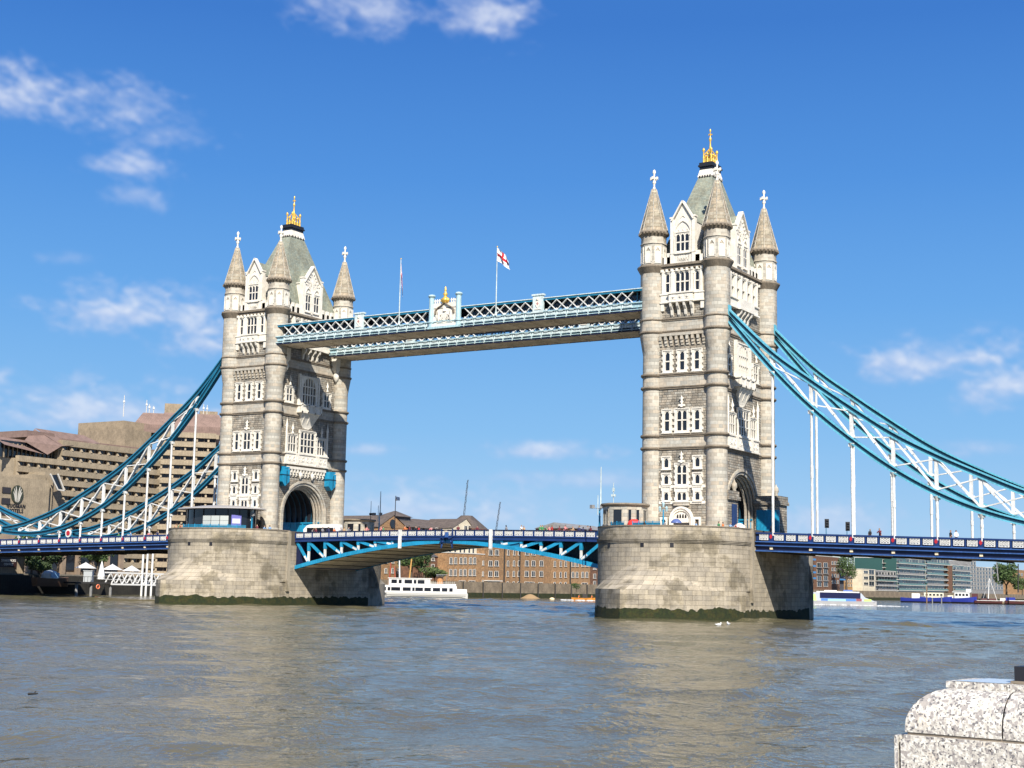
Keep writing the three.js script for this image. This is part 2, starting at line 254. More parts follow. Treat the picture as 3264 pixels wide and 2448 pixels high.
  const vents = [-5.4, 0.3, 4.2];   // small square drain holes below the moulding
  for (const b of list) {
    const sm0 = (b[1] + b[2]) / 2, t = (sm0 - FLAT) / ARC * Math.PI - Math.PI / 2;
    if (b[0] === 0 && b[4] < 10.2) { const cut = capY(sm0); if (sm0 > FLAT && sm0 < FLAT + ARC && b[4] < cut - 1.4) continue; }
    const inSide = sm0 > FLAT + ARC + 2.2, seen = inSide ? -1 : Math.cos(t - dir) * (b[2] - b[1]) * (b[0] === 2 ? 0.6 : 1) + (b[4] < 0.3 && b[0] === 1 ? -9 : 0);
    b.push(seen);
  }
  const kept = list.filter((b) => b.length > 5).sort((a, b) => b[5] - a[5]);
  kept.forEach((b, i) => {
    const g = blockGeo(b[0], b[1], b[2], b[3], b[4], R(-0.008, 0.014));
    if (i < 296) part('stone_block', [g], pick(blockMats), root); else rest.push(g);
  });
  const bins = blockMats.map(() => []); rest.forEach((g) => bins[Math.floor(rnd() * bins.length)].push(g));
  const far = part('stone_blocks', bins[0], blockMats[0], root); far.userData.kind = 'stuff';
  bins.slice(1).forEach((b, i) => { if (b.length) part('stone_blocks', b, blockMats[i + 1], root).userData.kind = 'stuff'; });
  for (const x of vents) { const z = ZB + Math.sqrt(HW * HW - x * x); part('drain_hole', [box(x, 9.75, z - 0.12, 0.5, 0.55, 0.34, Math.atan2(x, z - ZB))], M.black, root); }
  // weed growing up to the tide line, ragged at the top
  const q = []; const ws = (FLAT + ARC / 2) / 226; for (let i = 0; i < 452; i++) { const s = i * ws, e = s + ws, f = (t) => outline(t, true), P = (t, y) => { const p = outline(t, true), n = outwards(t, f), o = y < 0 ? 0.09 : 0.045; return [p[0] + n[0] * o, y, p[1] + n[2] * o]; }; const top = (t) => 0.75 + 0.6 * fbm(t * 0.3 + cx, 3, 3) + 0.65 * fbm(t * 1.7 + cx, 8, 4); q.push([P(s, -1), P(e, -1), P(e, 0.6), P(s, 0.6)], [P(s, 0.6), P(e, 0.6), P(e, top(e)), P(s, top(s))]); }
  part('weed_band', [quadGeo(q)], mossMat, root).userData.kind = 'stuff';
  return root;
}
makePier(-PX, 'stone river pier under the left tower with the round glass cabin on it');
makePier(PX, 'stone river pier under the right tower with the stone cabin on it');

// ---------- the two towers ----------
const YB = 11.2, TA = 5.04, TB = 8.93, WX = 5.0, WZ = 9.6;
const winCache = new Map();
function winGeos(hw, h, o) {  // centre-bottom at the origin, facing +z
  const key = JSON.stringify([hw, h, o]); if (winCache.has(key)) return winCache.get(key);
  const { fr = 0.34, n = 1, tr = [], teeth = true, deep = 0.22, arch = 0, head = 0.2, sill = 0.25 } = o;
  const W = hw + fr, frame = [], H = h;
  frame.push(bx(-W, -hw, -sill, H + head, 0, deep), bx(hw, W, -sill, H + head, 0, deep), bx(-hw, hw, H, H + head, 0, deep), bx(-W - 0.06, W + 0.06, -sill - 0.16, -sill, 0, deep + 0.09), bx(-hw, hw, -sill, 0, 0, deep - 0.02));
  frame.push(bx(-W - 0.08, W + 0.08, H + head, H + head + 0.14, 0, deep + 0.1), bx(-W - 0.1, -W + 0.06, H + head - 0.5, H + head, 0, deep + 0.08), bx(W - 0.06, W + 0.1, H + head - 0.5, H + head, 0, deep + 0.08));
  if (teeth) for (let y = 0; y < H - 0.4; y += 0.82) for (const s of [-1, 1]) frame.push(bx(s * W, s * (W + 0.17), y, y + 0.4, 0, deep - 0.04));
  const lw = 2 * hw / n, bars = [], panes = [], mw = Math.min(0.1, lw * 0.16);
  for (let i = 1; i < n; i++) bars.push(bx(-hw + i * lw - mw, -hw + i * lw + mw, 0, H, 0.02, deep - 0.06));
  for (const t of tr) bars.push(bx(-hw, hw, t * H - 0.09, t * H + 0.09, 0.02, deep - 0.05));
  const ys = [0, ...tr.map((t) => t * H), H];
  for (let i = 0; i < n; i++) for (let k = 0; k + 1 < ys.length; k++) {
    const x0 = -hw + i * lw + (i ? mw : 0.03), x1 = -hw + (i + 1) * lw - (i < n - 1 ? mw : 0.03), y0 = ys[k] + (k ? 0.09 : 0), y1 = ys[k + 1] - (k + 2 < ys.length ? 0.09 : 0);
    const xm = (x0 + x1) / 2, last = k + 2 === ys.length, r = Math.min((x1 - x0) * 0.62, (y1 - y0) * 0.4);
    panes.push(merged([bx(x0, x1, y0, y1, 0.01, 0.05)]));
    if (last) for (const s of [-1, 1]) { const e = s < 0 ? x0 : x1; bars.push(ext(s < 0 ? [[e, y1], [e, y1 - r], [e + (xm - e) * 0.35, y1 - r * 0.45], [xm, y1]] : [[e, y1], [xm, y1], [e + (xm - e) * 0.35, y1 - r * 0.45], [e, y1 - r]], 0.1).translate(0, 0, 0.04)); }
  }
  if (arch) { const pts = [[-hw, H - arch], ...arcPts(hw * 0.35, H - arch, hw * 1.35, Math.PI, Math.PI - 1.3, 6), ...arcPts(-hw * 0.35, H - arch, hw * 1.35, 1.3, 0, 6), [hw, H], [-hw, H]]; for (const s of [-1, 1]) bars.push(ext(s < 0 ? [[-hw, H], [-hw, H - arch], [-hw * 0.82, H - arch * 0.45], [-hw * 0.4, H - arch * 0.1], [0, H]] : [[hw, H], [0, H], [hw * 0.4, H - arch * 0.1], [hw * 0.82, H - arch * 0.45], [hw, H - arch]], deep - 0.05).translate(0, 0, 0.02)); }
  const out = { frame: merged(frame), bars: bars.length ? merged(bars) : null, panes }; winCache.set(key, out); return out;
}
function win(root, face, u, y0, hw, h, o = {}) {
  const g = winGeos(hw, h, o), m = raw('window', g.frame, M.white, root);
  if (face === 'W') m.position.set(u, y0 - YB, WZ + (o.z || 0)); else { m.position.set(WX + (o.z || 0), y0 - YB, u); m.rotation.y = Math.PI / 2; }
  for (const p of g.panes) raw('pane', p, M.glass, m);
  if (g.bars) raw('tracery', g.bars, M.white, m);
  return m;
}
const turn = (g) => g.rotateY(Math.PI / 2);   // geometry drawn facing +z turned to face +x
const finialGeo = (y, h) => [frus(0, 0, y, y + h * 0.12, 0.26, 0.2, 8), lathe([[0.2, 0], [0.14, 0.25 * h], [0.24, 0.3 * h], [0.3, 0.36 * h], [0.2, 0.42 * h], [0.13, 0.6 * h], [0.13, 0.78 * h], [0.26, 0.82 * h], [0.2, 0.93 * h], [0, h]], 0, 0, 8, y), box(0, y + h * 0.55, 0, 1.1, 0.26, 0.22), box(0, y + h * 0.55, 0, 0.22, 0.26, 1.1), ...[-1, 1].flatMap((s) => [box(s * 0.5, y + h * 0.55, 0, 0.2, 0.42, 0.28), box(0, y + h * 0.55, s * 0.5, 0.28, 0.42, 0.2)])];
function spireParts(parent) {
  const n = 12, y0 = 55.95, y1 = 62.6, rr = (t) => lerp(2.08, 0.3, Math.pow(t, 0.94));
  for (let k = 0; k < n; k++) { const a = k / n, b = (k + 1) / n; raw('spire_course', merged([frus(0, 0, lerp(y0, y1, a), lerp(y0, y1, b), rr(a) + 0.035, rr(b) + 0.012, 8)]), spireMats[k % 3], parent); }
  const ribs = []; for (let i = 0; i < 8; i++) { const t = Math.PI / 8 + i * Math.PI / 4; ribs.push(beam(V(Math.sin(t) * 2.12, y0, Math.cos(t) * 2.12), V(Math.sin(t) * 0.34, y1, Math.cos(t) * 0.34), 0.1, 0.1)); }
  raw('hip_roll', merged(ribs), M.ashlar, parent);
  raw('finial', merged(finialGeo(62.5, 3.15)), M.white, parent);
}
const spireMats = [[0.6, 0.56, 0.49], [0.56, 0.525, 0.455], [0.64, 0.6, 0.525]].map((c, i) => mat({ ...masonry(4, 0.55, 0.62, c, 0.22, 0.02, 0.3, 0.2, 0.4, 512, 71 + i), bumpScale: 0.02 }));
const ringBox = (x, z, y0, y1, o) => [bx(-x - o, x + o, y0, y1, z - 0.3, z + o), bx(-x - o, x + o, y0, y1, -z - o, -z + 0.3), bx(x - 0.3, x + o, y0, y1, -z, z), bx(-x - o, -x + 0.3, y0, y1, -z, z)];
function makeTurret(root, sx, sz) {
  const m = part('turret', [frus(0, 0, YB, 40.7, 1.5, 1.46, 28, 0), frus(0, 0, YB, YB + 1.5, 1.72, 1.7, 28, 0), frus(0, 0, YB + 1.5, YB + 1.8, 1.7, 1.5, 28, 0), frus(0, 0, 36.9, 40.3, 1.34, 1.93, 8), frus(0, 0, 40.3, 50.0, 1.93, 1.9, 8)], M.ashlar, root);
  m.position.set(sx * TA, -YB, sz * TB);
  const ring = (y0, y1, r, n) => raw('string_course', merged([frus(0, 0, y0, y0 + (y1 - y0) * 0.45, r - 0.14, r, n, n > 8 ? 0 : Math.PI / 8), frus(0, 0, y0 + (y1 - y0) * 0.45, y1, r, r - 0.05, n, n > 8 ? 0 : Math.PI / 8)]), M.string, m);
  for (const y of [23.92, 25.69, 32.67, 34.51]) ring(y - 0.2, y + 0.2, 1.78, 28);
  ring(40.6, 41.0, 2.16, 8); ring(42.45, 42.75, 2.06, 8);
  raw('cornice', merged([frus(0, 0, 49.6, 50.1, 1.92, 2.2, 8), frus(0, 0, 50.1, 50.5, 2.2, 2.42, 8), frus(0, 0, 50.5, 50.75, 2.42, 2.36, 8)]), M.string, m);
  raw('upper_stage', merged([frus(0, 0, 50.7, 54.0, 1.9, 1.88, 8), frus(0, 0, 54.0, 54.2, 2.0, 1.96, 8), frus(0, 0, 54.2, 55.2, 1.86, 1.86, 8)]), M.ashlar, m);
  for (let i = 0; i < 8; i++) { const a = i * Math.PI / 4; const g = [bx(-0.52, -0.4, 51.2, 53.6, 1.74, 1.84), bx(0.4, 0.52, 51.2, 53.6, 1.74, 1.84), bx(-0.52, 0.52, 51.05, 51.3, 1.74, 1.84), bx(-0.4, 0.4, 51.3, 52.9, 1.7, 1.775), ext([[-0.4, 53.6], [-0.4, 52.8], [0, 53.45], [0.4, 52.8], [0.4, 53.6]], 0.1).translate(0, 0, 1.74)].map((q) => q.rotateY(a)); raw('blind_panel', merged(g), M.white, m); }
  raw('spire_cornice', merged([frus(0, 0, 55.1, 55.45, 1.88, 2.12, 8), frus(0, 0, 55.45, 55.75, 2.12, 2.3, 8), frus(0, 0, 55.75, 55.95, 2.3, 2.16, 8), ...Array.from({ length: 24 }, (_, i) => box(0, 55.62, 2.16, 0.26, 0.24, 0.2).rotateY(i * TAU / 24))]), M.string, m);
  spireParts(m);
}
function crown(root) {
  part('roof_platform', [bx(-1.02, 1.02, 66.9, 67.35, -1.65, 1.65), bx(-1.2, 1.2, 67.35, 67.6, -1.85, 1.85), bx(-1.08, 1.08, 67.6, 68.0, -1.7, 1.7)], M.black, root);
  const g = [], pin = (x, z, y0, h, s) => g.push(lathe([[0.16 * s, 0], [0.1 * s, 0.3 * h], [0.17 * s, 0.36 * h], [0.09 * s, 0.42 * h], [0.09 * s, 0.75 * h], [0.2 * s, 0.8 * h], [0.16 * s, 0.9 * h], [0, h]], x, z, 8, y0));
  for (const x of [-0.62, 0.62]) for (const z of [-1.05, -0.35, 0.35, 1.05]) pin(x, z, 68, Math.abs(z) > 1 ? 2.5 : 1.6, 1.2);
  for (const z of [-1.05, 1.05]) pin(0, z, 68, 1.7, 1.1);
  for (const x of [-0.62, 0.62]) g.push(bx(x - 0.05, x + 0.05, 68, 68.7, -1.05, 1.05), bx(x - 0.05, x + 0.05, 69.0, 69.12, -1.05, 1.05));
  for (const z of [-1.05, 1.05]) g.push(bx(-0.62, 0.62, 68, 68.7, z - 0.05, z + 0.05));
  for (const [x, z] of [[0.62, 1.05], [-0.62, 1.05], [0.62, -1.05], [-0.62, -1.05]]) g.push(beam(V(x, 69.3, z), V(0, 70.6, 0), 0.1, 0.16));
  g.push(lathe([[0.4, 0], [0.26, 1.0], [0.34, 1.2], [0.2, 1.7], [0.3, 2.2], [0.16, 2.6], [0.1, 3.6], [0.22, 3.9], [0.22, 4.1], [0.07, 4.3], [0.06, 5.1], [0.16, 5.3], [0.1, 5.55], [0, 5.7]], 0, 0, 10, 68), box(0, 72.75, 0, 0.66, 0.16, 0.1), box(0, 72.75, 0, 0.1, 0.16, 0.66));
  part('gilded_crest', g, M.gold, root);
}
function makeTower(cx, north, label) {
  const root = thing('bridge_tower', label, 'bridge tower', [cx, YB, 0]); base.set(root, [0, YB, 0]);
  const z1 = TB, hole = [[-5.5, YB], ...arcPts(0, 15.4, 5.5, Math.PI, 0, 28), [5.5, YB]];
  const archWall = () => ext([[-z1, YB], [-5.5, YB], ...arcPts(0, 15.4, 5.5, Math.PI, 0, 28), [5.5, YB], [z1, YB], [z1, 24], [-z1, 24]], 1.2);
  const sWall = turn(archWall()).translate(WX - 1.2, 0, 0), nWall = turn(archWall()).translate(-WX, 0, 0);
  part('wall', [bx(-TA, TA, YB, 50.6, WZ - 1.2, WZ), bx(-TA, TA, YB, 50.6, -WZ, -WZ + 1.2), sWall, nWall, bx(WX - 1.2, WX, 24, 50.6, -z1, z1), bx(-WX, -WX + 1.2, 24, 50.6, -z1, z1)], M.rubble, root);
  part('smooth_band', [[23.9, 25.7], [32.65, 34.5], [40.8, 42.6]].flatMap(([a, b]) => ringBox(WX, WZ, a, b, 0.05)), M.ashlar, root);
  for (const y of [23.92, 25.69, 32.67, 34.51, 40.8, 42.6]) part('string_course', [...ringBox(WX, WZ, y - 0.2, y + 0.02, 0.16), ...ringBox(WX, WZ, y + 0.02, y + 0.18, 0.26)], M.string, root);
  for (const s of [-1, 1]) part('plinth', [bx(s * 2.4, s * TA, YB, YB + 1.3, WZ, WZ + 0.18)], M.ashlar, root);
  // road passage: side walls, vault and ribs
  const vault = []; for (let i = 0; i < 20; i++) { const a = Math.PI * i / 20, b = Math.PI * (i + 1) / 20, p = (t, x) => [x, 15.4 + 5.6 * Math.sin(t), 5.6 * Math.cos(t)]; vault.push([p(a, -4.2), p(b, -4.2), p(b, 4.2), p(a, 4.2)]); }
  part('vault', [quadGeo(vault), bx(-4.2, 4.2, YB, 15.5, 5.6, 5.9), bx(-4.2, 4.2, YB, 15.5, -5.9, -5.6), bx(-4.6, 4.6, 23.2, 23.6, -9, 9)], M.black, root);
  for (let k = 0; k < 7; k++) { const x = -3.6 + k * 1.2; part('vault_rib', [new THREE.TorusGeometry(5.45, 0.12, 4, 24, Math.PI).rotateY(Math.PI / 2).translate(x, 15.4, 0), bx(x - 0.12, x + 0.12, YB, 15.4, 5.3, 5.56), bx(x - 0.12, x + 0.12, YB, 15.4, -5.56, -5.3)], M.tealDark, root); }
  part('wainscot', [bx(-4.6, 4.6, YB, YB + 3.1, 5.1, 5.4)], M.cyan, root);
  part('wainscot', [bx(-4.6, 4.6, YB, YB + 3.1, -5.4, -5.1), bx(-4.6, 4.6, YB + 3.1, YB + 3.3, -5.5, -4.9), ...[-4, -2.4, -0.8, 0.8, 2.4, 4].map((x) => bx(x - 0.14, x + 0.14, YB, YB + 3.1, -5.12, -4.95))], M.cyan, root);
  const annulus = (r0, r1, d) => turn(ext([[-r1, YB], [-r1, 15.4], ...arcPts(0, 15.4, r1, Math.PI, 0, 28), [r1, YB], [r0, YB], ...arcPts(0, 15.4, r0, 0, Math.PI, 28), [-r0, YB]], d));
  part('archivolt', [annulus(5.72, 6.1, 0.3).translate(WX - 0.05, 0, 0), annulus(5.3, 5.74, 0.25).translate(WX - 0.2, 0, 0), annulus(5.05, 5.35, 0.25).translate(WX - 0.62, 0, 0), annulus(4.8, 5.1, 0.25).translate(WX - 1.02, 0, 0), annulus(4.55, 4.85, 0.3).translate(WX - 1.5, 0, 0)], M.ashlar, root);
  for (const [sx, sz] of [[-1, 1], [1, 1], [1, -1], [-1, -1]]) makeTurret(root, sx, sz);
  // ---- west front
  for (const [a, b] of [[15.95, 16.36], [18.22, 18.63]]) part('white_band', [bx(-3.6, 3.6, a, b, WZ, WZ + 0.13)], M.white, root);
  for (const s of [-1, 1]) {
    win(root, 'W', s * 2.42, 21.19, 0.34, 1.28, { teeth: false, fr: 0.36 });
    win(root, 'W', s * 2.42, 18.8, 0.34, 1.25, { fr: 0.34, sill: 0.05 });
    win(root, 'W', s * 2.42, 16.5, 0.34, 1.1, { fr: 0.34, head: 0.72, sill: 0.1 });
    win(root, 'W', s * 2.35, 26.42, 0.36, 2.8, { fr: 0.4, tr: [0.52] });
    win(root, 'W', s * 2.35, 46.65, 0.29, 2.7, { fr: 0.27, tr: [0.5], teeth: false });
  }
  win(root, 'W', 0, 18.75, 0.72, 2.7, { n: 2, tr: [0.55], fr: 0.34 });
  win(root, 'W', 0, 16.48, 0.68, 1.1, { n: 2, fr: 0.34, head: 0.6, sill: 0.1 });
  win(root, 'W', 0, 26.4, 0.75, 2.85, { n: 2, tr: [0.52], fr: 0.42 });
  for (const u of [-2.3, 0, 2.3]) win(root, 'W', u, 35.15, 0.35, 2.65, { tr: [0.5], fr: 0.42 });
  win(root, 'W', 0, 46.55, 1.06, 2.9, { n: 3, tr: [0.52], fr: 0.34, teeth: false });
  for (const [y, h] of [[21.75, 1.7], [29.75, 1.75]]) part('window_finial', [box(0, y + 0.25, WZ + 0.25, 0.9, 0.28, 0.4), lathe([[0.25, 0], [0.12, 0.3 * h], [0.32, 0.42 * h], [0.14, 0.55 * h], [0.25, 0.72 * h], [0.1, 0.85 * h], [0, h]], 0, WZ + 0.28, 6, y), box(0, y + h * 0.72, WZ + 0.28, 0.62, 0.16, 0.2)], M.white, root);
  // entrance
  const pointed = (hw, y0, ys, ya) => { const r = (hw * hw + (ya - ys) * (ya - ys)) / (2 * hw), a = Math.asin((ya - ys) / r); return [[-hw, y0], ...arcPts(r - hw, ys, r, Math.PI, Math.PI - a, 8), ...arcPts(hw - r, ys, r, a, 0, 8), [hw, y0]]; };
  const ringOf = (o, i) => [...o, ...i.slice().reverse()];
  part('doorway_arch', [ext(ringOf(pointed(1.8, YB, 13.7, 15.6), pointed(1.55, YB, 13.7, 15.3)), 0.5).translate(0, 0, WZ), ext(ringOf(pointed(1.6, YB, 13.7, 15.35), pointed(1.3, YB, 13.7, 14.98)), 0.34).translate(0, 0, WZ)], M.white, root);
  part('tympanum', [ext(pointed(1.32, 13.3, 13.75, 15.0), 0.14).translate(0, 0, WZ)], M.white, root);
  for (const u of [-0.62, -0.21, 0.21, 0.62]) part('tympanum_light', [ext(pointed(0.13, 13.95, 14.2, 14.42 + 0.2 * (1 - Math.abs(u))), 0.03).translate(u, 0, WZ + 0.14)], M.glass, root);
  part('door', [bx(-1.3, 1.3, YB, 13.32, WZ + 0.01, WZ + 0.06)], M.dark, root);
  for (const u of [-2.8, 2.4]) { const d = part('side_door', [bx(u - 0.55, u - 0.3, YB, 14.1, WZ, WZ + 0.3), bx(u + 0.3, u + 0.55, YB, 14.1, WZ, WZ + 0.3), bx(u - 0.3, u + 0.3, 13.75, 14.1, WZ, WZ + 0.3)], M.white, root); raw('door_leaf', merged([bx(u - 0.3, u + 0.3, YB, 13.75, WZ + 0.02, WZ + 0.08)]), M.dark, d); }
  part('plaque', [bx(-1.2, 1.2, 15.72, 16.12, WZ + 0.1, WZ + 0.34), bx(-1.32, 1.32, 16.1, 16.22, WZ + 0.1, WZ + 0.42)], M.ashlar, root);
  // machicolation
  part('corbel_course', [bx(-3.7, 3.7, 40.15, 40.55, WZ, WZ + 0.5)], M.ashlar, root);
  for (let k = 0; k < 9; k++) { const u = -3.4 + k * 0.85; part('corbel', [bx(u - 0.2, u + 0.2, 39.55, 40.15, WZ, WZ + 0.46), bx(u - 0.2, u + 0.2, 39.1, 39.6, WZ, WZ + 0.32), bx(u - 0.2, u + 0.2, 38.75, 39.15, WZ, WZ + 0.18)], M.ashlar, root); }
  // oriel and its corbels
  part('balcony', [bx(-1.95, 1.95, 44.95, 45.2, WZ, WZ + 1.0), bx(-1.85, 1.85, 45.2, 46.2, WZ, WZ + 0.85), bx(-2.0, 2.0, 46.2, 46.42, WZ, WZ + 1.0), bx(-3.4, -1.95, 45.2, 46.2, WZ, WZ + 0.35), bx(1.95, 3.4, 45.2, 46.2, WZ, WZ + 0.35), bx(-3.5, 3.5, 46.2, 46.4, WZ, WZ + 0.45), bx(-3.5, 3.5, 45.0, 45.18, WZ, WZ + 0.45), bx(-3.4, -2.9, 43.9, 45.0, WZ, WZ + 0.3), bx(2.9, 3.4, 43.9, 45.0, WZ, WZ + 0.3)], M.white, root);
  for (let k = 0; k < 4; k++) { const u = -1.6 + k * 1.07; part('balcony_bracket', [ext([[0, 44.95], [0.95, 44.95], [0.8, 44.4], [0.4, 43.9], [0.25, 43.2], [0, 42.9]], 0.34).rotateY(-Math.PI / 2).translate(u + 0.17, 0, WZ)], M.white, root); }
  for (const u of [-1.1, 0, 1.1]) part('carved_panel', [box(u, 45.7, WZ + 0.87, 0.8, 0.7, 0.06), box(u, 45.7, WZ + 0.9, 0.5, 0.12, 0.08, 0), box(u, 45.7, WZ + 0.9, 0.12, 0.5, 0.08), frus(u, WZ + 0.9, 45.62, 45.78, 0.18, 0.18, 6)], M.white, root);
  for (const u of [-1.55, 1.55, 3.05, -3.05]) part('pilaster_strip', [bx(u - 0.16, u + 0.16, 46.4, 50.0, WZ, WZ + 0.4)], M.white, root);
  part('cornice', [...ringBox(WX, WZ, 50.0, 50.4, 0.35), ...ringBox(WX, WZ, 50.4, 50.75, 0.6)], M.string, root);
  for (let k = 0; k < 9; k++) part('cornice_bracket', [box(-3.2 + k * 0.8, 49.8, WZ + 0.25, 0.3, 0.4, 0.5)], M.white, root);
  // battlements
  const merlon = (u0, u1, y1, face) => face === 'W' ? bx(u0, u1, 50.75, y1, WZ - 0.5, WZ - 0.05) : bx(WX - 0.5, WX - 0.05, 50.75, y1, u0, u1);
  for (const s of [-1, 1]) { part('battlement', [merlon(s * 1.6, s * 3.6, 51.9, 'W'), merlon(s * 3.1, s * 3.6, 52.5, 'W'), merlon(s * 1.9, s * 2.6, 52.5, 'W')], M.white, root); part('battlement', [merlon(s * 2.8, s * 7.3, 51.9, 'S'), merlon(s * 3.2, s * 3.8, 52.6, 'S'), merlon(s * 4.5, s * 5.1, 52.6, 'S'), merlon(s * 5.8, s * 6.4, 52.6, 'S')], M.white, root); }
  part('walk_floor', [bx(-4.9, 4.9, 50.5, 50.9, -9.4, 9.4)], M.string, root);
  // dormer to the west
  const dormerW = part('dormer', [ext([[-1.55, 50.75], [-1.55, 57.0], [0, 59.6], [1.55, 57.0], [1.55, 50.75]], 0.5).translate(0, 0, WZ - 0.45), bx(-1.95, -1.45, 50.75, 57.6, WZ - 0.55, WZ + 0.2), bx(1.45, 1.95, 50.75, 57.6, WZ - 0.55, WZ + 0.2), bx(-2.05, -1.4, 57.5, 57.75, WZ - 0.6, WZ + 0.28), bx(1.4, 2.05, 57.5, 57.75, WZ - 0.6, WZ + 0.28), bx(-1.75, -1.45, 50.75, 57, WZ - 3.4, WZ - 0.5), bx(1.45, 1.75, 50.75, 57, WZ - 3.4, WZ - 0.5), bx(-1.95, 1.95, 52.25, 52.42, WZ - 0.1, WZ + 0.26)], M.white, root);
  raw('gable_coping', merged([beam(V(-1.72, 57.2, WZ), V(0, 60.0, WZ), 0.75, 0.22), beam(V(1.72, 57.2, WZ), V(0, 60.0, WZ), 0.75, 0.22)]), M.white, dormerW);
  raw('gable_arch', merged([ext(ringOf(pointed(1.38, 52.45, 55.2, 57.3), pointed(1.2, 52.45, 55.2, 57.0)), 0.16).translate(0, 0, WZ + 0.05), ext([[-0.35, 57.5], [0, 58.5], [0.35, 57.5], [0, 57.8]], 0.1).translate(0, 0, WZ + 0.05), ...[-0.7, 0, 0.7].map((u) => ext([[u - 0.25, 55.5], [u, 55.95], [u + 0.25, 55.5], [u + 0.16, 55.5], [u, 55.75], [u - 0.16, 55.5]], 0.08).translate(0, 0, WZ + 0.05))]), M.white, dormerW);
  raw('dormer_roof', merged([quadGeo([[[-1.85, 56.9, WZ - 0.4], [0, 59.5, WZ - 0.4], [0, 59.5, WZ - 6.5], [-1.85, 56.9, WZ - 4.6]], [[0, 59.5, WZ - 0.4], [1.85, 56.9, WZ - 0.4], [1.85, 56.9, WZ - 4.6], [0, 59.5, WZ - 6.5]]])]), M.slate, dormerW);
  win(root, 'W', 0, 52.6, 1.0, 2.5, { n: 3, tr: [0.52], fr: 0.14, z: 0.04, teeth: false, deep: 0.14 });
  part('carved_panel', [bx(-0.95, 0.95, 51.0, 52.1, WZ, WZ + 0.05), ...[-0.6, -0.2, 0.2, 0.6].map((u) => ext([[u - 0.16, 51.2], [u, 51.6], [u + 0.16, 51.2], [u + 0.16, 51.9], [u - 0.16, 51.9]], 0.07).translate(0, 0, WZ + 0.05))], M.white, root);
  // ---- front over the road (south)
  const S = (g) => turn(g).translate(WX, 0, 0);   // drawn facing +z at z = 0, then set on the south wall
  win(root, 'S', 0, 26.4, 1.85, 3.6, { n: 4, tr: [0.33, 0.66], fr: 0.36, z: 0.18, teeth: false });
  for (const s of [-1, 1]) { win(root, 'S', s * 3.95, 26.4, 0.98, 2.7, { n: 3, tr: [0.5], fr: 0.36, teeth: true }); win(root, 'S', s * 5.1, 35.1, 0.72, 2.3, { n: 2, tr: [0.5], fr: 0.42 }); part('window_finial', [S(lathe([[0.25, 0], [0.1, 0.6], [0.3, 0.9], [0.12, 1.3], [0, 2.0]], 0, 0.25, 6, 29.5).translate(-s * 3.95, 0, 0))], M.white, root); part('window_finial', [S(lathe([[0.25, 0], [0.1, 0.6], [0.3, 0.9], [0.12, 1.3], [0, 1.9]], 0, 0.25, 6, 37.9).translate(-s * 5.1, 0, 0))], M.white, root); part('pinnacle', [S(lathe([[0.2, 0], [0.2, 4.6], [0.28, 4.8], [0, 6.3]], 0, 0.25, 6, 25.9).translate(-s * 5.55, 0, 0))], M.white, root); }
  part('panel_band', [S(bx(-5.6, 5.6, 24.35, 25.95, 0, 0.42)), S(bx(-5.8, 5.8, 25.95, 26.15, 0, 0.55)), S(bx(-5.8, 5.8, 24.1, 24.35, 0, 0.55)), ...[-3.0, 2.5, -2.5, 3.0].map((u) => S(bx(u - 0.15, u + 0.15, 24.35, 26.1, 0, 0.6)))], M.white, root);
  for (let k = 0; k < 9; k++) { const u = -4.8 + k * 1.2; part('carved_panel', [S(box(u, 25.15, 0.43, 0.9, 0.95, 0.05)), S(new THREE.TorusGeometry(0.3, 0.07, 4, 10).translate(u, 25.15, 0.47)), S(box(u, 25.15, 0.46, 0.7, 0.08, 0.05)), S(box(u, 25.15, 0.46, 0.08, 0.7, 0.05))], M.white, root); }
  part('great_balcony', [S(bx(-2.9, 2.9, 33.3, 33.6, 0, 1.15)), S(bx(-2.75, 2.75, 33.6, 34.6, 0.75, 0.98)), S(bx(-2.75, -2.5, 33.6, 34.6, 0, 0.9)), S(bx(2.5, 2.75, 33.6, 34.6, 0, 0.9)), S(bx(-2.95, 2.95, 34.6, 34.8, 0, 1.15)), ...[-2.6, -0.9, 0.9, 2.6].map((u) => S(bx(u - 0.17, u + 0.17, 33.3, 35.0, 0.8, 1.15)))], M.white, root);
  const cor = []; for (let i = 0; i < 8; i++) { const a = i / 8, b = (i + 1) / 8, f = (t) => 0.95 * Math.pow(t, 1.7), w = (t) => lerp(0.5, 2.4, Math.sqrt(t)), y = (t) => lerp(30.6, 33.3, t); cor.push([[-w(a), y(a), f(a)], [w(a), y(a), f(a)], [w(b), y(b), f(b)], [-w(b), y(b), f(b)]], [[-w(a), y(a), 0], [-w(a), y(a), f(a)], [-w(b), y(b), f(b)], [-w(b), y(b), 0]], [[w(a), y(a), f(a)], [w(a), y(a), 0], [w(b), y(b), 0], [w(b), y(b), f(b)]]); }
  part('balcony_corbel', [S(quadGeo(cor)), ...[-1.4, 0, 1.4].map((u) => S(ext([[0, 33.3], [1.0, 33.3], [0.6, 32.5], [0.15, 31.4], [0, 31.2]], 0.3).rotateY(-Math.PI / 2).translate(u + 0.15, 0, 0)))], M.white, root);
  win(root, 'S', 0, 35.0, 1.75, 4.7, { n: 5, tr: [0.36, 0.66], fr: 0.5, arch: 1.9, head: 0.1, teeth: true, deep: 0.34, z: 0.05 });
  for (const u of [-2.6, 2.6]) part('pilaster_strip', [S(bx(u - 0.18, u + 0.18, 34.8, 40.2, 0, 0.45))], M.white, root);
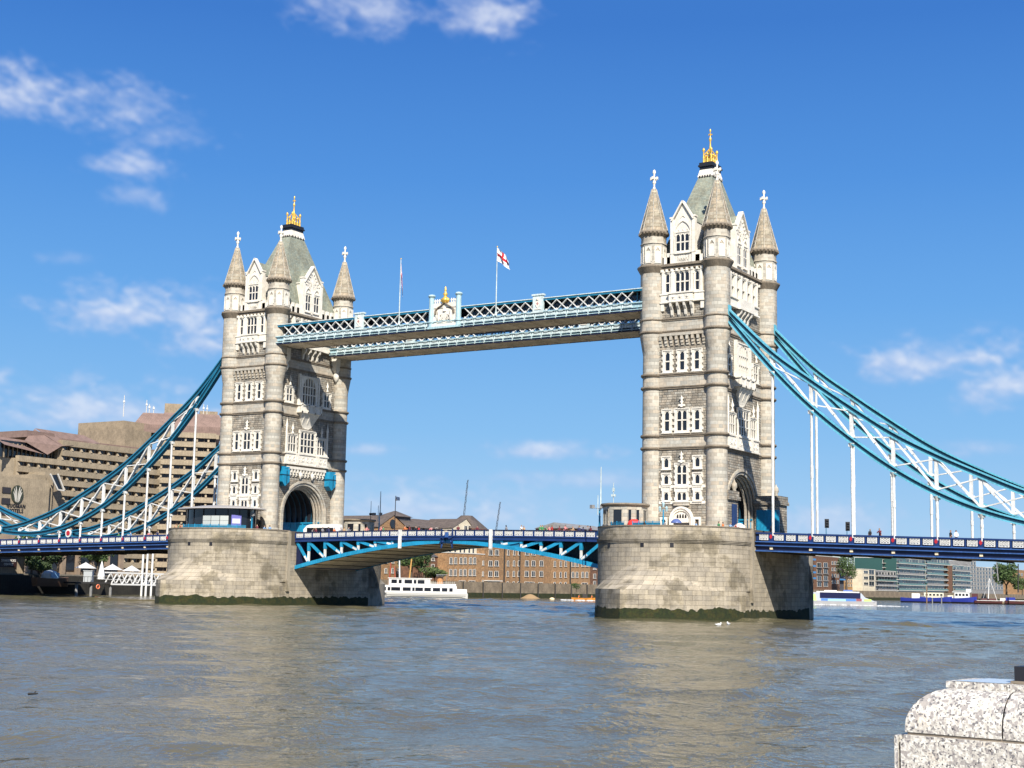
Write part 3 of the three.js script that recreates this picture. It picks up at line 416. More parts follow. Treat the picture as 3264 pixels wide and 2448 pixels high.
  part('upper_gallery', [S(bx(-5.4, 5.4, 44.75, 45.0, 0, 0.75)), S(bx(-5.2, 5.2, 45.0, 46.1, 0, 0.55)), S(bx(-5.4, 5.4, 46.1, 46.3, 0, 0.75)), S(bx(-2.6, 2.6, 44.75, 46.3, 0, 1.05))], M.white, root);
  for (const u of [-1.9, -0.65, 0.65, 1.9]) part('balcony_bracket', [S(ext([[0, 44.8], [1.0, 44.8], [0.85, 44.2], [0.4, 43.7], [0.25, 43.0], [0, 42.75]], 0.36).rotateY(-Math.PI / 2).translate(u + 0.18, 0, 0))], M.white, root);
  for (let k = 0; k < 5; k++) win(root, 'S', -4.0 + k * 2.0, 46.5, 0.48, 3.0, { n: 1, tr: [0.5], fr: 0.42, teeth: false, deep: 0.4 });
  for (let k = 0; k < 6; k++) part('pilaster_strip', [S(bx(-5.0 + k * 2 - 0.14, -5.0 + k * 2 + 0.14, 46.3, 50.0, 0, 0.55))], M.white, root);
  for (let k = 0; k < 12; k++) part('cornice_bracket', [S(box(-6.05 + k * 1.1, 49.8, 0.25, 0.3, 0.4, 0.5))], M.white, root);
  const dormerS = part('dormer', [S(ext([[-2.2, 50.75], [-2.2, 56.6], [0, 59.6], [2.2, 56.6], [2.2, 50.75]], 0.5).translate(0, 0, -0.45)), S(bx(-2.7, -2.1, 50.75, 57.4, -0.55, 0.25)), S(bx(2.1, 2.7, 50.75, 57.4, -0.55, 0.25)), S(bx(-2.8, -2.0, 57.4, 57.65, -0.6, 0.32)), S(bx(2.0, 2.8, 57.4, 57.65, -0.6, 0.32)), S(bx(-2.4, -2.1, 50.75, 56.8, -2.6, -0.5)), S(bx(2.1, 2.4, 50.75, 56.8, -2.6, -0.5)), S(bx(-0.14, 0.14, 51.2, 57.5, 0, 0.25))], M.white, root);
  raw('gable_coping', merged([S(beam(V(-2.4, 56.7, 0), V(0, 60.0, 0), 0.75, 0.22)), S(beam(V(2.4, 56.7, 0), V(0, 60.0, 0), 0.75, 0.22))]), M.white, dormerS);
  raw('dormer_roof', merged([S(quadGeo([[[-2.5, 56.5, -0.4], [0, 59.5, -0.4], [0, 59.5, -4.2], [-2.5, 56.5, -3.0]], [[0, 59.5, -0.4], [2.5, 56.5, -0.4], [2.5, 56.5, -3.0], [0, 59.5, -4.2]]]))]), M.slate, dormerS);
  const crock = []; for (let k = 0; k < 5; k++) for (const s of [-1, 1]) crock.push(S(box(s * (0.35 + k * 0.36), 58.6 - k * 0.5, 0.12, 0.24, 0.36, 0.18)), S(new THREE.TorusGeometry(0.16, 0.05, 4, 8).translate(s * (0.3 + (k % 3) * 0.5), 56.9 - Math.floor(k / 2) * 0.45, 0.1)));
  raw('gable_carving', merged(crock), M.white, dormerS);
  for (const s of [-1, 1]) { raw('gable_arch', merged([S(ext(ringOf(pointed(0.92, 51.6, 54.4, 56.0), pointed(0.78, 51.6, 54.4, 55.75)), 0.18).translate(s * 1.15, 0, 0.05))]), M.white, dormerS); win(root, 'S', s * 1.15, 51.8, 0.62, 2.8, { n: 2, tr: [0.5], fr: 0.12, z: 0.05, teeth: false, deep: 0.14 }); }
  // roof
  const a0 = [4.7, 8.7], a1 = [0.95, 1.5], y0 = 51.0, y1 = 66.4, q = (a, b, y, sx, sz) => [sx * a, y, sz * b];
  const hip = (y0, y1, a0, a1) => quadGeo([[q(...a0, y0, -1, 1), q(...a0, y0, 1, 1), q(...a1, y1, 1, 1), q(...a1, y1, -1, 1)], [q(...a0, y0, 1, 1), q(...a0, y0, 1, -1), q(...a1, y1, 1, -1), q(...a1, y1, 1, 1)], [q(...a0, y0, 1, -1), q(...a0, y0, -1, -1), q(...a1, y1, -1, -1), q(...a1, y1, 1, -1)], [q(...a0, y0, -1, -1), q(...a0, y0, -1, 1), q(...a1, y1, -1, 1), q(...a1, y1, -1, -1)]]);
  const roof = part('roof', [hip(y0, y1, a0, a1)], M.slate, root);
  raw('ridge_band', merged([hip(65.7, 66.9, [1.25, 1.95], [1.0, 1.62])]), M.white, roof);
  const studs = []; for (let k = -2; k <= 2; k++) { studs.push(box(k * 0.42, 65.75, 1.95, 0.2, 0.3, 0.14), box(1.24, 65.75, k * 0.75, 0.14, 0.3, 0.2)); } for (const st of studs) raw('lead_stud', merged([st]), M.dark, roof);
  crown(root);
  if (north) {
    // carved corbel frieze over the arch and the two blue navigation-light lanterns
    part('corbel_course', [S(bx(-5.2, 5.2, 23.3, 23.75, 0, 0.55))], M.white, root);
    for (let k = 0; k < 13; k++) { const u = -4.8 + k * 0.8, big = k === 4 || k === 8; part('corbel', [S(box(u, 23.0, 0.25, 0.34, 0.6, 0.5)), S(box(u, 22.5, 0.16, 0.3, 0.5, 0.32)), big ? S(lathe([[0, 0], [0.3, 0.5], [0.35, 1.1], [0, 1.3]], u, 0.4, 6, 21.6)) : S(box(u, 22.2, 0.1, 0.3, 0.3, 0.2))], M.white, root); }
    for (const s of [-1, 1]) { const l = part('signal_lantern', [S(ext([[-0.95, 20.9], [-0.2, 20.15], [0.95, 21.0], [1.0, 23.1], [-0.9, 23.2]], 1.1).translate(-s * 6.3, 0, 0.1)), S(box(-s * 6.3, 23.35, 0.6, 1.7, 0.3, 1.2))], M.cyan, root); raw('lantern_strap', merged([S(box(-s * 6.3, 22.1, 0.66, 2.04, 0.14, 1.2)), S(box(-s * 6.3 + 0.2, 21.7, 0.68, 0.14, 2.2, 1.16))]), M.tealDark, l); }
    for (const s of [-1, 1]) part('walkway_bracket', [S(bx(-s * 7 - 0.7, -s * 7 + 0.7, 42.0, 44.1, 0, 1.1)), S(lathe([[0.1, 0], [0.5, 0.5], [0.6, 1.2], [0.4, 1.6], [0.7, 2.2]], -s * 7, 0.6, 8, 39.9))], M.white, root);
  } else {
    // toll lodges beside the road and their painted steel screens
    for (const s of [-1, 1]) { const xe = s > 0 ? 6.5 : 8.6, l = part('gate_lodge', [bx(5.0, xe, YB, 16.6, s * 4.9, s * 8.6), bx(4.9, xe + 0.3, 16.6, 17.1, s * 4.6, s * 8.8), bx(4.95, xe + 0.15, 17.1, 17.9, s * 4.8, s * 8.7)], M.rubble, root); raw('lodge_finial', merged([lathe([[0.35, 0], [0.25, 0.4], [0.45, 0.7], [0.4, 1.2], [0.15, 1.5], [0, 1.9]], xe - 0.4, s * 5.3, 8, 17.8)]), M.ashlar, l); raw('painted_screen', merged([s < 0 ? bx(5.4, 8.9, YB, 15.8, s * 4.86, s * 4.6) : bx(6.52, 6.65, YB, 16.0, 5.6, 7.2)]), s < 0 ? M.cyan : M.blue, l); }
  }
  return root;
}
makeTower(-PX, true, 'Gothic stone bridge tower on the left with two blue lanterns over its arch');
makeTower(PX, false, 'taller-looking Gothic stone bridge tower on the right, nearer the viewer');

// ---------- high-level walkways ----------
function makeWalkway(sz, label) {
  const root = thing('high_walkway', label, 'walkway', [0, 44.15, sz * 7]); base.set(root, [0, 44.15, sz * 7]);
  const zi = sz * 4.5, zo = sz * 10.0, x1 = 34.3, C = 1.855, n = Math.floor(2 * x1 / C), x0 = -n * C / 2, face = Math.max(zi, zo), back = Math.min(zi, zo);   // face: the side towards the west
  part('floor', [bx(-34.6, 34.6, 44.2, 44.55, back, face)], M.soffit, root);
  for (let x = -33; x < 34; x += 3.71) part('floor_beam', [bx(x - 0.1, x + 0.1, 44.08, 44.2, back + 0.2, face - 0.2)], M.soffit, root);
  part('edge_girder', [bx(-34.9, 34.9, 44.15, 44.4, face, face + 0.3), bx(-34.9, 34.9, 44.15, 44.4, back, back + 0.3)], M.navy, root);
  part('cornice', [bx(-35, 35, 44.75, 45.4, face, face + 0.22), bx(-35.05, 35.05, 45.38, 45.52, face - 0.1, face + 0.48), bx(-35, 35, 44.38, 44.5, face - 0.05, face + 0.42), bx(-35, 35, 44.45, 45.4, back - 0.2, back)], M.pale, root);
  const panel = merged([bx(-0.78, 0.78, 0.06, 0.48, 0, 0.09), bx(-0.84, -0.7, 0.0, 0.62, 0, 0.14), bx(0.7, 0.84, 0, 0.62, 0, 0.14), bx(-0.3, 0.3, 0.44, 0.6, 0, 0.2), bx(-0.42, 0.42, 0.52, 0.6, 0, 0.24)]), brk = merged([bx(-0.07, 0.07, -0.4, 0, -0.05, 0.2), bx(-0.05, 0.05, -0.52, -0.3, 0, 0.3)]);
  for (let k = 0; k < n; k++) { const x = x0 + (k + 0.5) * C; const p = raw('cornice_panel', panel, M.palest, root); p.position.set(x, 0.62, face + 0.22 - sz * 7); const b = raw('cornice_bracket', brk, M.palest, root); b.position.set(x - C / 2, 0.62, face + 0.2 - sz * 7); }
  // lattice
  const yA = 45.5, yB2 = 47.2, bar = (s) => merged([beam(V(-C / 2 * s, 0, 0), V(C / 2 * s, yB2 - yA, 0), 0.12, 0.2, V(0, 0, 1)), box(0, (yB2 - yA) / 2, 0.04, 0.34, 0.34, 0.14, 0)]), bars = [bar(1), bar(-1)].map((g) => g), bars2 = [1, -1].map((s) => merged([beam(V(-C / 2 * s, 0, 0), V(C / 2 * s, yB2 - yA, 0), 0.1, 0.33, V(0, 0, 1))])), gus = merged([ext([[-0.42, 0], [0.42, 0], [0, 0.42]], 0.1).translate(0, 0, -0.05)]);
  for (let k = 0; k < n; k++) { const x = x0 + (k + 0.5) * C; const skip = Math.abs(x) < 2.9 || Math.abs(Math.abs(x) - 17.2) < 0.95; if (skip) continue; for (const i of [0, 1]) { const m = raw('lattice_bar', bars2[i], M.paintW, root); m.position.set(x, yA - 44.15, face + 0.02 + i * 0.06 - sz * 7); } const g = raw('gusset', gus, M.paintW, root); g.position.set(x - C / 2, yA - 44.15, face + 0.05 - sz * 7); }
  const lat = []; for (let k = 0; k < n; k++) { const x = x0 + (k + 0.5) * C; for (const i of [0, 1]) lat.push(bars2[i].clone().translate(x, yA, back)); }
  part('rear_lattice', lat, M.paintW, root).userData.kind = 'stuff';
  part('top_rail', [bx(-35, 35, 47.2, 47.5, face - 0.12, face + 0.2), bx(-35, 35, 47.2, 47.5, back - 0.2, back + 0.12), bx(-35, 35, 45.45, 45.6, face - 0.1, face + 0.16)], M.teal, root);
  part('gutter', [bx(-35, 35, 47.5, 47.62, face - 0.3, face + 0.3), bx(-35, 35, 47.5, 47.62, back - 0.3, back + 0.3)], M.palest, root);
  part('roof', [quadGeo([[[-35, 47.6, face], [35, 47.6, face], [35, 47.95, (face + back) / 2], [-35, 47.95, (face + back) / 2]], [[-35, 47.95, (face + back) / 2], [35, 47.95, (face + back) / 2], [35, 47.6, back], [-35, 47.6, back]]]), bx(-35, 35, 47.4, 47.55, back, face)], M.slate, root);
  for (let x = -33.4; x < 34; x += 3.71) part('window_post', [bx(x - 0.09, x + 0.09, 44.5, 47.5, face - 1.35, face - 1.2)], M.teal, root);
  part('glazing', [bx(-34.5, 34.5, 46.1, 47.4, face - 1.3, face - 1.26)], M.glass, root);
  part('inner_wall', [bx(-34.5, 34.5, 44.55, 45.9, face - 1.35, face - 1.24)], M.navy, root);
  for (const s of [-1, 1]) { const p = part('shield_panel', [bx(s * 17.2 - 0.9, s * 17.2 + 0.9, 45.5, 48.0, face - 0.1, face + 0.34), bx(s * 17.2 - 1.05, s * 17.2 + 1.05, 48.0, 48.25, face - 0.2, face + 0.46), bx(s * 17.2 - 1.05, s * 17.2 + 1.05, 45.3, 45.52, face - 0.2, face + 0.5)], M.palest, root); raw('shield', merged([ext([[-0.4, 0.9], [0.4, 0.9], [0.42, 0.3], [0, -0.3], [-0.42, 0.3]], 0.1).translate(s * 17.2, 46.3, face + 0.34), lathe([[0.12, 0], [0.28, 0.15], [0.1, 0.4], [0, 0.5]], s * 17.2, face + 0.4, 6, 47.25), box(s * 17.2, 45.9, face + 0.38, 1.1, 0.14, 0.1)]), M.white, p); raw('shield_charge', merged([box(s * 17.2, 46.75, face + 0.46, 0.12, 0.5, 0.05), box(s * 17.2, 46.75, face + 0.47, 0.4, 0.1, 0.05)]), paint(0.42, 0.2, 0.19), p); }
  if (sz > 0) { // central coat of arms
    const zf = face + 0.3, arms = part('arms_panel', [bx(-2.35, 2.35, 45.0, 48.4, face - 0.2, zf), bx(-2.7, 2.7, 44.3, 45.0, face - 0.1, zf + 0.3)], M.white, root);
    for (const s of [-1, 1]) raw('arms_pier', merged([frus(s * 2.6, zf, 44.6, 49.3, 0.46, 0.42, 8), frus(s * 2.6, zf, 49.3, 49.6, 0.42, 0.62, 8), frus(s * 2.6, zf, 49.6, 49.85, 0.62, 0.5, 8), frus(s * 2.6, zf, 45.3, 45.5, 0.6, 0.6, 8)]), M.pale, arms);
    raw('arms_base', merged([bx(-3.0, 3.0, 44.25, 44.6, face, zf + 0.5)]), M.pale, arms);
    const og = (k) => [[-1.9 + k, 46.6], [-1.85 + k, 47.2], [-1.4 + k * 0.7, 47.65], [-0.7, 48.0 - k * 0.6], [-0.25, 48.4 - k], [0, 48.9 - k * 1.6], [0.25, 48.4 - k], [0.7, 48.0 - k * 0.6], [1.4 - k * 0.7, 47.65], [1.85 - k, 47.2], [1.9 - k, 46.6]];
    raw('ogee_hood', merged([ext([...og(0), ...og(0.24).reverse()], 0.3).translate(0, 0, zf)]), M.string, arms);
    for (const s of [-1, 1]) for (let k = 0; k < 3; k++) raw('cresting', merged([lathe([[0.14, 0], [0.1, 0.25], [0.2, 0.4], [0, 0.75]], s * (1.15 + k * 0.42), zf - 0.1, 6, 48.4)]), M.white, arms);
    const lion = (s) => [lathe([[0, 0], [0.26, 0.2], [0.3, 0.8], [0.18, 1.3], [0.24, 1.5], [0.2, 1.75], [0, 1.85]], s * 1.15, zf + 0.05, 7, 45.35), beam(V(s * 1.05, 46.3, zf + 0.15), V(s * 0.5, 46.6, zf + 0.15), 0.14, 0.16), beam(V(s * 1.05, 45.9, zf + 0.15), V(s * 0.55, 45.6, zf + 0.15), 0.14, 0.16), beam(V(s * 1.35, 45.5, zf + 0.1), V(s * 1.7, 46.5, zf + 0.1), 0.1, 0.12)];
    raw('arms_relief', merged([ext([[-0.5, 1.1], [0.5, 1.1], [0.52, 0.4], [0, -0.3], [-0.52, 0.4]], 0.16).translate(0, 45.75, zf), ...lion(-1), ...lion(1), lathe([[0.3, 0], [0.36, 0.2], [0.2, 0.45], [0.26, 0.6], [0, 0.8]], 0, zf + 0.1, 8, 46.95), ext([[-1.5, 0.15], [-0.8, 0.3], [0, 0.12], [0.8, 0.3], [1.5, 0.15], [1.5, 0], [0.8, 0.14], [0, -0.04], [-0.8, 0.14], [-1.5, 0]], 0.12).translate(0, 45.15, zf), new THREE.TorusGeometry(0.62, 0.07, 4, 16).translate(0, 46.15, zf + 0.12)]), M.white, arms);
    raw('gilded_finial', merged([lathe([[0.3, 0], [0.55, 0.35], [0.62, 0.7], [0.3, 1.0], [0.2, 1.2], [0.42, 1.5], [0.18, 1.75], [0.14, 2.0], [0.24, 2.15], [0.1, 2.4], [0.16, 2.55], [0, 2.8]], 0, zf, 10, 48.3), ...[-1, 1].map((s) => lathe([[0.08, 0], [0.34, 0.3], [0.3, 0.7], [0, 0.9]], s * 0.48, zf, 8, 48.35))]), M.gold, arms);
  }
  return root;
}
makeWalkway(1, 'pale blue high-level lattice walkway with the coat of arms, nearer of the two');
makeWalkway(-1, 'pale blue high-level lattice walkway seen behind and below the nearer one');

// flags on the near walkway
function flagCloth(w, h, droop, fold, seed) {
  const nx = 22, ny = 12, g = new THREE.PlaneGeometry(w, h, nx, ny), p = g.attributes.position;
  for (let i = 0; i < p.count; i++) { const u = clamp((p.getX(i) + w / 2) / w), v = p.getY(i); p.setXYZ(i, u * w * (1 - fold), v * (1 - 0.25 * u) - droop * Math.pow(u, 1.25) * w, Math.sin(u * 9 + v * 1.6 + seed) * 0.24 * u + Math.sin(v * 5 + u * 4) * 0.06); }
  g.computeVertexNormals(); return g;
}
function flagTex(draw) { const c = document.createElement('canvas'); c.width = 300; c.height = 180; draw(c.getContext('2d')); const t = new THREE.CanvasTexture(c); t.colorSpace = THREE.SRGBColorSpace; return t; }
const crossTex = flagTex((x) => { x.fillStyle = '#f6f3ee'; x.fillRect(0, 0, 300, 180); x.fillStyle = '#c0202c'; x.fillRect(130, 0, 40, 180); x.fillRect(0, 70, 300, 40); });
const unionTex = flagTex((x) => { x.fillStyle = '#1a2a6c'; x.fillRect(0, 0, 300, 180); const L = (c, w, p) => { x.strokeStyle = c; x.lineWidth = w; x.beginPath(); x.moveTo(p[0], p[1]); x.lineTo(p[2], p[3]); x.stroke(); }; L('#fff', 36, [0, 0, 300, 180]); L('#fff', 36, [300, 0, 0, 180]); L('#c02030', 13, [0, 0, 300, 180]); L('#c02030', 13, [300, 0, 0, 180]); L('#fff', 60, [150, 0, 150, 180]); L('#fff', 60, [0, 90, 300, 90]); L('#c02030', 36, [150, 0, 150, 180]); L('#c02030', 36, [0, 90, 300, 90]); });
for (const [x, tex, label, droop, fold, ry, w] of [[-8.9, unionTex, 'flagpole with a limp red white and blue flag, left of the arms', 1.5, 0.86, 0.5, 3.2], [9.7, crossTex, 'flagpole flying a white flag with a red cross, right of the arms', 0.62, 0.12, -0.35, 3.4]]) {
  const f = thing('flagpole', label, 'flagpole', [x, 45.5, 10.42], 0, 'flagpoles on the high walkway');
  part('pole', [rod(V(0, 0, 0), V(0, 10.9, 0), 0.11, 0.06, 8), frus(0, 0, 0, 0.6, 0.2, 0.16, 8)], M.palest, f);
  raw('ball', new THREE.SphereGeometry(0.12, 8, 6).translate(0, 10.95, 0), M.gold, f);
  const c = raw('flag', flagCloth(w, 2.1, droop, fold, x), mat({ map: tex, roughness: 0.9, side: THREE.DoubleSide }), f); c.position.set(0, 9.7, 0); c.rotation.y = ry;
}

// ---------- bascules ----------
const quatre = (() => { const g = [bx(-0.7, 0.7, 0, 0.09, 0, 0.1), bx(-0.7, 0.7, 0.71, 0.8, 0, 0.1), bx(-0.7, -0.61, 0.09, 0.71, 0, 0.1), bx(0.61, 0.7, 0.09, 0.71, 0, 0.1)]; for (const u of [-0.41, 0, 0.41]) { g.push(beam(V(u - 0.2, 0.09, 0.05), V(u + 0.2, 0.71, 0.05), 0.06, 0.12, V(0, 0, 1)), beam(V(u + 0.2, 0.09, 0.05), V(u - 0.2, 0.71, 0.05), 0.06, 0.12, V(0, 0, 1)), new THREE.TorusGeometry(0.17, 0.05, 4, 8).translate(u, 0.4, 0.06)); } return merged(g); })();
const backing = merged([bx(-0.68, 0.68, 0.04, 0.76, -0.06, -0.02)]);
const panelBack = mat({ color: lin(0.5, 0.52, 0.55), roughness: 0.7 });
function parapetPanel(root, x, y, z, ry, sx = 1) { const m = raw('parapet_panel', quatre, M.paintW, root); m.position.set(x, y, z); m.rotation.set(0, 0, ry); m.scale.x = sx; raw('panel_backing', backing, panelBack, m); return m; }
const deckTop = (x) => { const a = Math.abs(x); return a < 30.5 ? 12.5 - 0.36 * (a / 30.5) ** 2 : x > 0 ? 11.98 - 0.0277 * (a - 51.8) : 11.98 - 0.0194 * (a - 51.8); };   // top of the parapet rail
function makeBascule(s, label) {
  const root = thing('bascule_leaf', label, 'bascule', [s * 15.2, 6, 0]); base.set(root, [s * 15.2, 6, 0]);
  const zf = 8.5, xs = Array.from({ length: 19 }, (_, i) => s * (0.05 + i * 30.35 / 18)), low = (x) => 10.35 - 4.15 * Math.pow(Math.abs(x) / 29.6, 1.65), gy = (x) => deckTop(x) - 1.55;
  const strip = (f0, f1, z0, z1) => { const q = []; for (let i = 0; i < 18; i++) { const a = xs[i], b = xs[i + 1]; q.push([[a, f0(a), z1], [b, f0(b), z1], [b, f1(b), z1], [a, f1(a), z1]], [[a, f1(a), z1], [b, f1(b), z1], [b, f1(b), z0], [a, f1(a), z0]], [[a, f0(a), z0], [b, f0(b), z0], [b, f0(b), z1], [a, f0(a), z1]], [[b, f0(b), z0], [a, f0(a), z0], [a, f1(a), z0], [b, f1(b), z0]]); } return quadGeo(q); };
  part('road_deck', [strip((x) => gy(x) + 0.15, (x) => gy(x) + 0.45, -8.2, 8.2)], M.asphalt, root);
  for (const d of [1, -1]) {
    const zz = (a, b) => d > 0 ? [a, b] : [-b, -a];
    part('deck_girder', [strip((x) => gy(x), (x) => gy(x) + 0.5, ...zz(8.2, 8.55)), strip((x) => gy(x) + 0.44, (x) => gy(x) + 0.54, ...zz(8.2, 8.66)), strip((x) => gy(x) - 0.06, (x) => gy(x) + 0.05, ...zz(8.2, 8.66))], M.blue, root);
    part('hand_rail', [strip((x) => deckTop(x) - 0.14, deckTop, ...zz(8.28, 8.62))], M.navy, root);
    part('kerb_rail', [strip((x) => gy(x) + 0.54, (x) => gy(x) + 0.66, ...zz(8.28, 8.6))], M.blue, root);
    part('lower_chord', [strip((x) => low(x), (x) => Math.min(low(x) + 0.62, gy(x)), ...zz(8.0, 8.5))], M.cyan, root);
  }
  part('soffit', [strip((x) => low(x) + 0.1, (x) => low(x) + 0.22, -8.0, 8.0)], M.soffit, root);
  for (let i = 2; i < 18; i += 2) part('soffit_joint', [beam(V(xs[i], low(xs[i]) + 0.06, -7.9), V(xs[i], low(xs[i]) + 0.06, 7.9), 0.16, 0.1)], M.dark, root);
  for (const z of [-3.2, 3.2]) part('inner_girder', [strip((x) => Math.min(low(x) + 0.3, gy(x)), (x) => gy(x) + 0.1, z - 0.15, z + 0.15)], M.tealDark, root);
  // parapet
  const n = 17, pw = 30.2 / n;
  for (let k = 0; k < n; k++) { const xa = 0.15 + (k + 0.5) * pw, x = s * xa, y = gy(x) + 0.66; parapetPanel(root, x - s * 15.2, y - 6, 8.44, Math.atan(-0.0236 * x / 30.5), (pw - 0.28) / 1.4); part('parapet_post', [bx(s * (xa + pw / 2) - 0.13, s * (xa + pw / 2) + 0.13, gy(x) + 0.6, deckTop(x) - 0.1, 8.3, 8.62)], M.blue, root); }
  part('far_parapet', [strip((x) => gy(x) + 0.6, (x) => deckTop(x) - 0.1, -8.56, -8.48)], M.paintW, root);
  // web members of the near truss
  for (const xa of [10.4, 13.85, 17.3, 20.75, 24.2, 27.65]) { const x = s * xa, xn = s * Math.min(30.2, xa + 3.45), top = gy(x), bot = low(x) + 0.5; if (top - bot < 0.35) continue;
    part('strut', [beam(V(x, bot, 8.25), V(x, top, 8.25), 0.3, 0.34, V(1, 0, 0))], M.paintW, root); part('strut_cap', [beam(V(x, lerp(bot, top, 0.55), 8.26), V(x, top, 8.26), 0.4, 0.46, V(1, 0, 0))], M.cyan, root);
    const bn = low(xn) + 0.5; part('diagonal', [beam(V(xn, gy(xn) - 0.1, 8.3), V(x, bot + 0.1, 8.3), 0.22, 0.46)], M.cyan, root); part('diagonal_web', [beam(V(lerp(xn, x, 0.7), lerp(gy(xn) - 0.1, bot + 0.1, 0.7), 8.42), V(lerp(xn, x, 0.96), lerp(gy(xn) - 0.1, bot + 0.1, 0.96), 8.42), 0.12, 0.3)], M.paintW, root);
    part('back_diagonal', [beam(V(x, bot, -8.1), V(xn, gy(xn), -8.1), 0.3, 0.4), beam(V(x, bot, -8.1), V(x, top, -8.1), 0.4, 0.4, V(1, 0, 0))], M.tealDark, root); }
  part('web_plate', [quadGeo([[[s * 0.1, gy(0), 8.2], [s * 13.5, gy(13.5), 8.2], [s * 13.5, low(13.5) + 0.3, 8.2], [s * 0.1, low(0.1) + 0.3, 8.2]]])], M.teal, root);
  part('fender_post', [bx(s * 8.6 - 0.22, s * 8.6 + 0.22, 9.55, 12.5, 8.6, 8.95)], M.paintW, root);
  part('heel_girder', [bx(s * 29.4, s * 30.3, 6.2, 10.7, -8.1, 8.3)], M.navy, root);
  return root;
}
makeBascule(-1, 'left leaf of the lowered blue bascule roadway between the towers');
makeBascule(1, 'right leaf of the lowered blue bascule roadway between the towers');
{ const g = thing('service_cradle', 'small blue steel maintenance cradle at the meeting of the two bascule leaves', 'cradle', [0.6, 9.6, 8.95]); part('frame', [bx(-1.1, -0.95, 0, 3, -0.1, 0.1), bx(0.95, 1.1, 0, 3, -0.1, 0.1), bx(-1.1, 1.1, 1.6, 1.75, -0.1, 0.4), bx(-1.1, 1.1, 0.9, 1.0, -0.05, 0.3)], M.blue, g); part('brace', [beam(V(-1, 0.1, 0), V(-0.6, 1.6, 0), 0.1, 0.1), beam(V(1, 0.1, 0), V(0.6, 1.6, 0), 0.1, 0.1), bx(-0.3, 0.3, 1.75, 2.5, 0, 0.2)], M.blueEdge, g); }

// ---------- side spans ----------
function makeSpan(s, L, label) {
  const root = thing('side_span', label, 'bridge deck', [s * (51.8 + L / 2), 8, 0]); base.set(root, [s * (51.8 + L / 2), 8, 0]);
  const xa = s * 51.9, xb = s * (51.8 + L), ang = Math.atan((deckTop(xb) - deckTop(xa)) / (xb - xa));
  const slab = (y0, y1, z0, z1) => { const f = (x, y) => deckTop(x) + y; const c = (x, y, z) => [x, f(x, y), z]; const q = []; const [A, B] = [xa, xb]; q.push([c(A, y0, z1), c(B, y0, z1), c(B, y1, z1), c(A, y1, z1)], [c(A, y1, z1), c(B, y1, z1), c(B, y1, z0), c(A, y1, z0)], [c(A, y0, z0), c(B, y0, z0), c(B, y0, z1), c(A, y0, z1)], [c(B, y0, z0), c(A, y0, z0), c(A, y1, z0), c(B, y1, z0)], [c(A, y0, z0), c(A, y0, z1), c(A, y1, z1), c(A, y1, z0)], [c(B, y0, z0), c(B, y0, z1), c(B, y1, z1), c(B, y1, z0)]); return quadGeo(q); };
  part('road_deck', [slab(-1.35, -1.1, -8.6, 8.6)], M.asphalt, root);
  part('soffit', [slab(-2.5, -2.36, -8.2, 8.2)], M.soffit, root);
  for (let k = 0; k * 5.62 < L; k++) { const x = s * (54.1 + k * 5.62); part('cross_beam', [box(x, deckTop(x) - 2.55, 0, 0.5, 0.4, 16)], M.dark, root); }
  for (const d of [1, -1]) {
    const Z = (a, b) => d > 0 ? [a, b] : [-b, -a];
    part('hand_rail', [slab(-0.22, 0, ...Z(8.45, 8.85))], M.blue, root);
    part('parapet_wall', [slab(-1.2, -0.22, ...Z(8.45, 8.6))], M.blue, root);
    part('flange', [slab(-1.34, -1.2, ...Z(8.4, 9.0)), slab(-1.86, -1.74, ...Z(8.4, 8.98)), slab(-2.6, -2.44, ...Z(8.3, 8.98))], M.blueEdge, root);
    part('fascia', [slab(-1.74, -1.34, ...Z(8.4, 8.72)), slab(-2.46, -1.84, ...Z(8.3, 8.62))], M.navy, root);
  }
  for (let k = -1; k * 5.62 < L; k++) {
    const xr = 59.75 - 5.62 + k * 5.62;
    for (const o of [1.1, 2.82, 4.55]) { const a = xr + o; if (a < 52.7 || a > 51.8 + L - 1) continue; const x = s * a; parapetPanel(root, x - s * (51.8 + L / 2), deckTop(x) - 1.03 - 8, 8.68, ang * (xb > xa ? 1 : 1), 0.93); }
    if (xr > 53 && xr < 51.8 + L) { const x = s * xr, y = deckTop(x); part('pier_post', [bx(x - 0.34, x + 0.34, y - 1.25, y + 0.03, 8.5, 8.86)], M.blue, root); const b = part('red_badge', [ext([[-0.17, 0.22], [0.17, 0.22], [0.2, -0.05], [0, -0.26], [-0.2, -0.05]], 0.06).translate(x, y - 0.62, 8.86), box(x, y - 0.34, 8.88, 0.2, 0.12, 0.06)], M.red, root); part('fascia_lamp', [box(x, y - 2.12, 8.68, 0.42, 0.36, 0.2)], M.lampGlass, root); }
    for (const o of [1.96, 3.68]) { const a = xr + o; if (a < 52.4) continue; const x = s * a; part('parapet_post', [bx(x - 0.1, x + 0.1, deckTop(x) - 1.2, deckTop(x) - 0.1, 8.5, 8.8)], M.blue, root); }
  }
  return root;
}
makeSpan(-1, 84, 'blue suspended roadway deck running off to the left under the dark blue chains');
makeSpan(1, 60, 'blue suspended roadway deck running off to the right under the light blue chains');

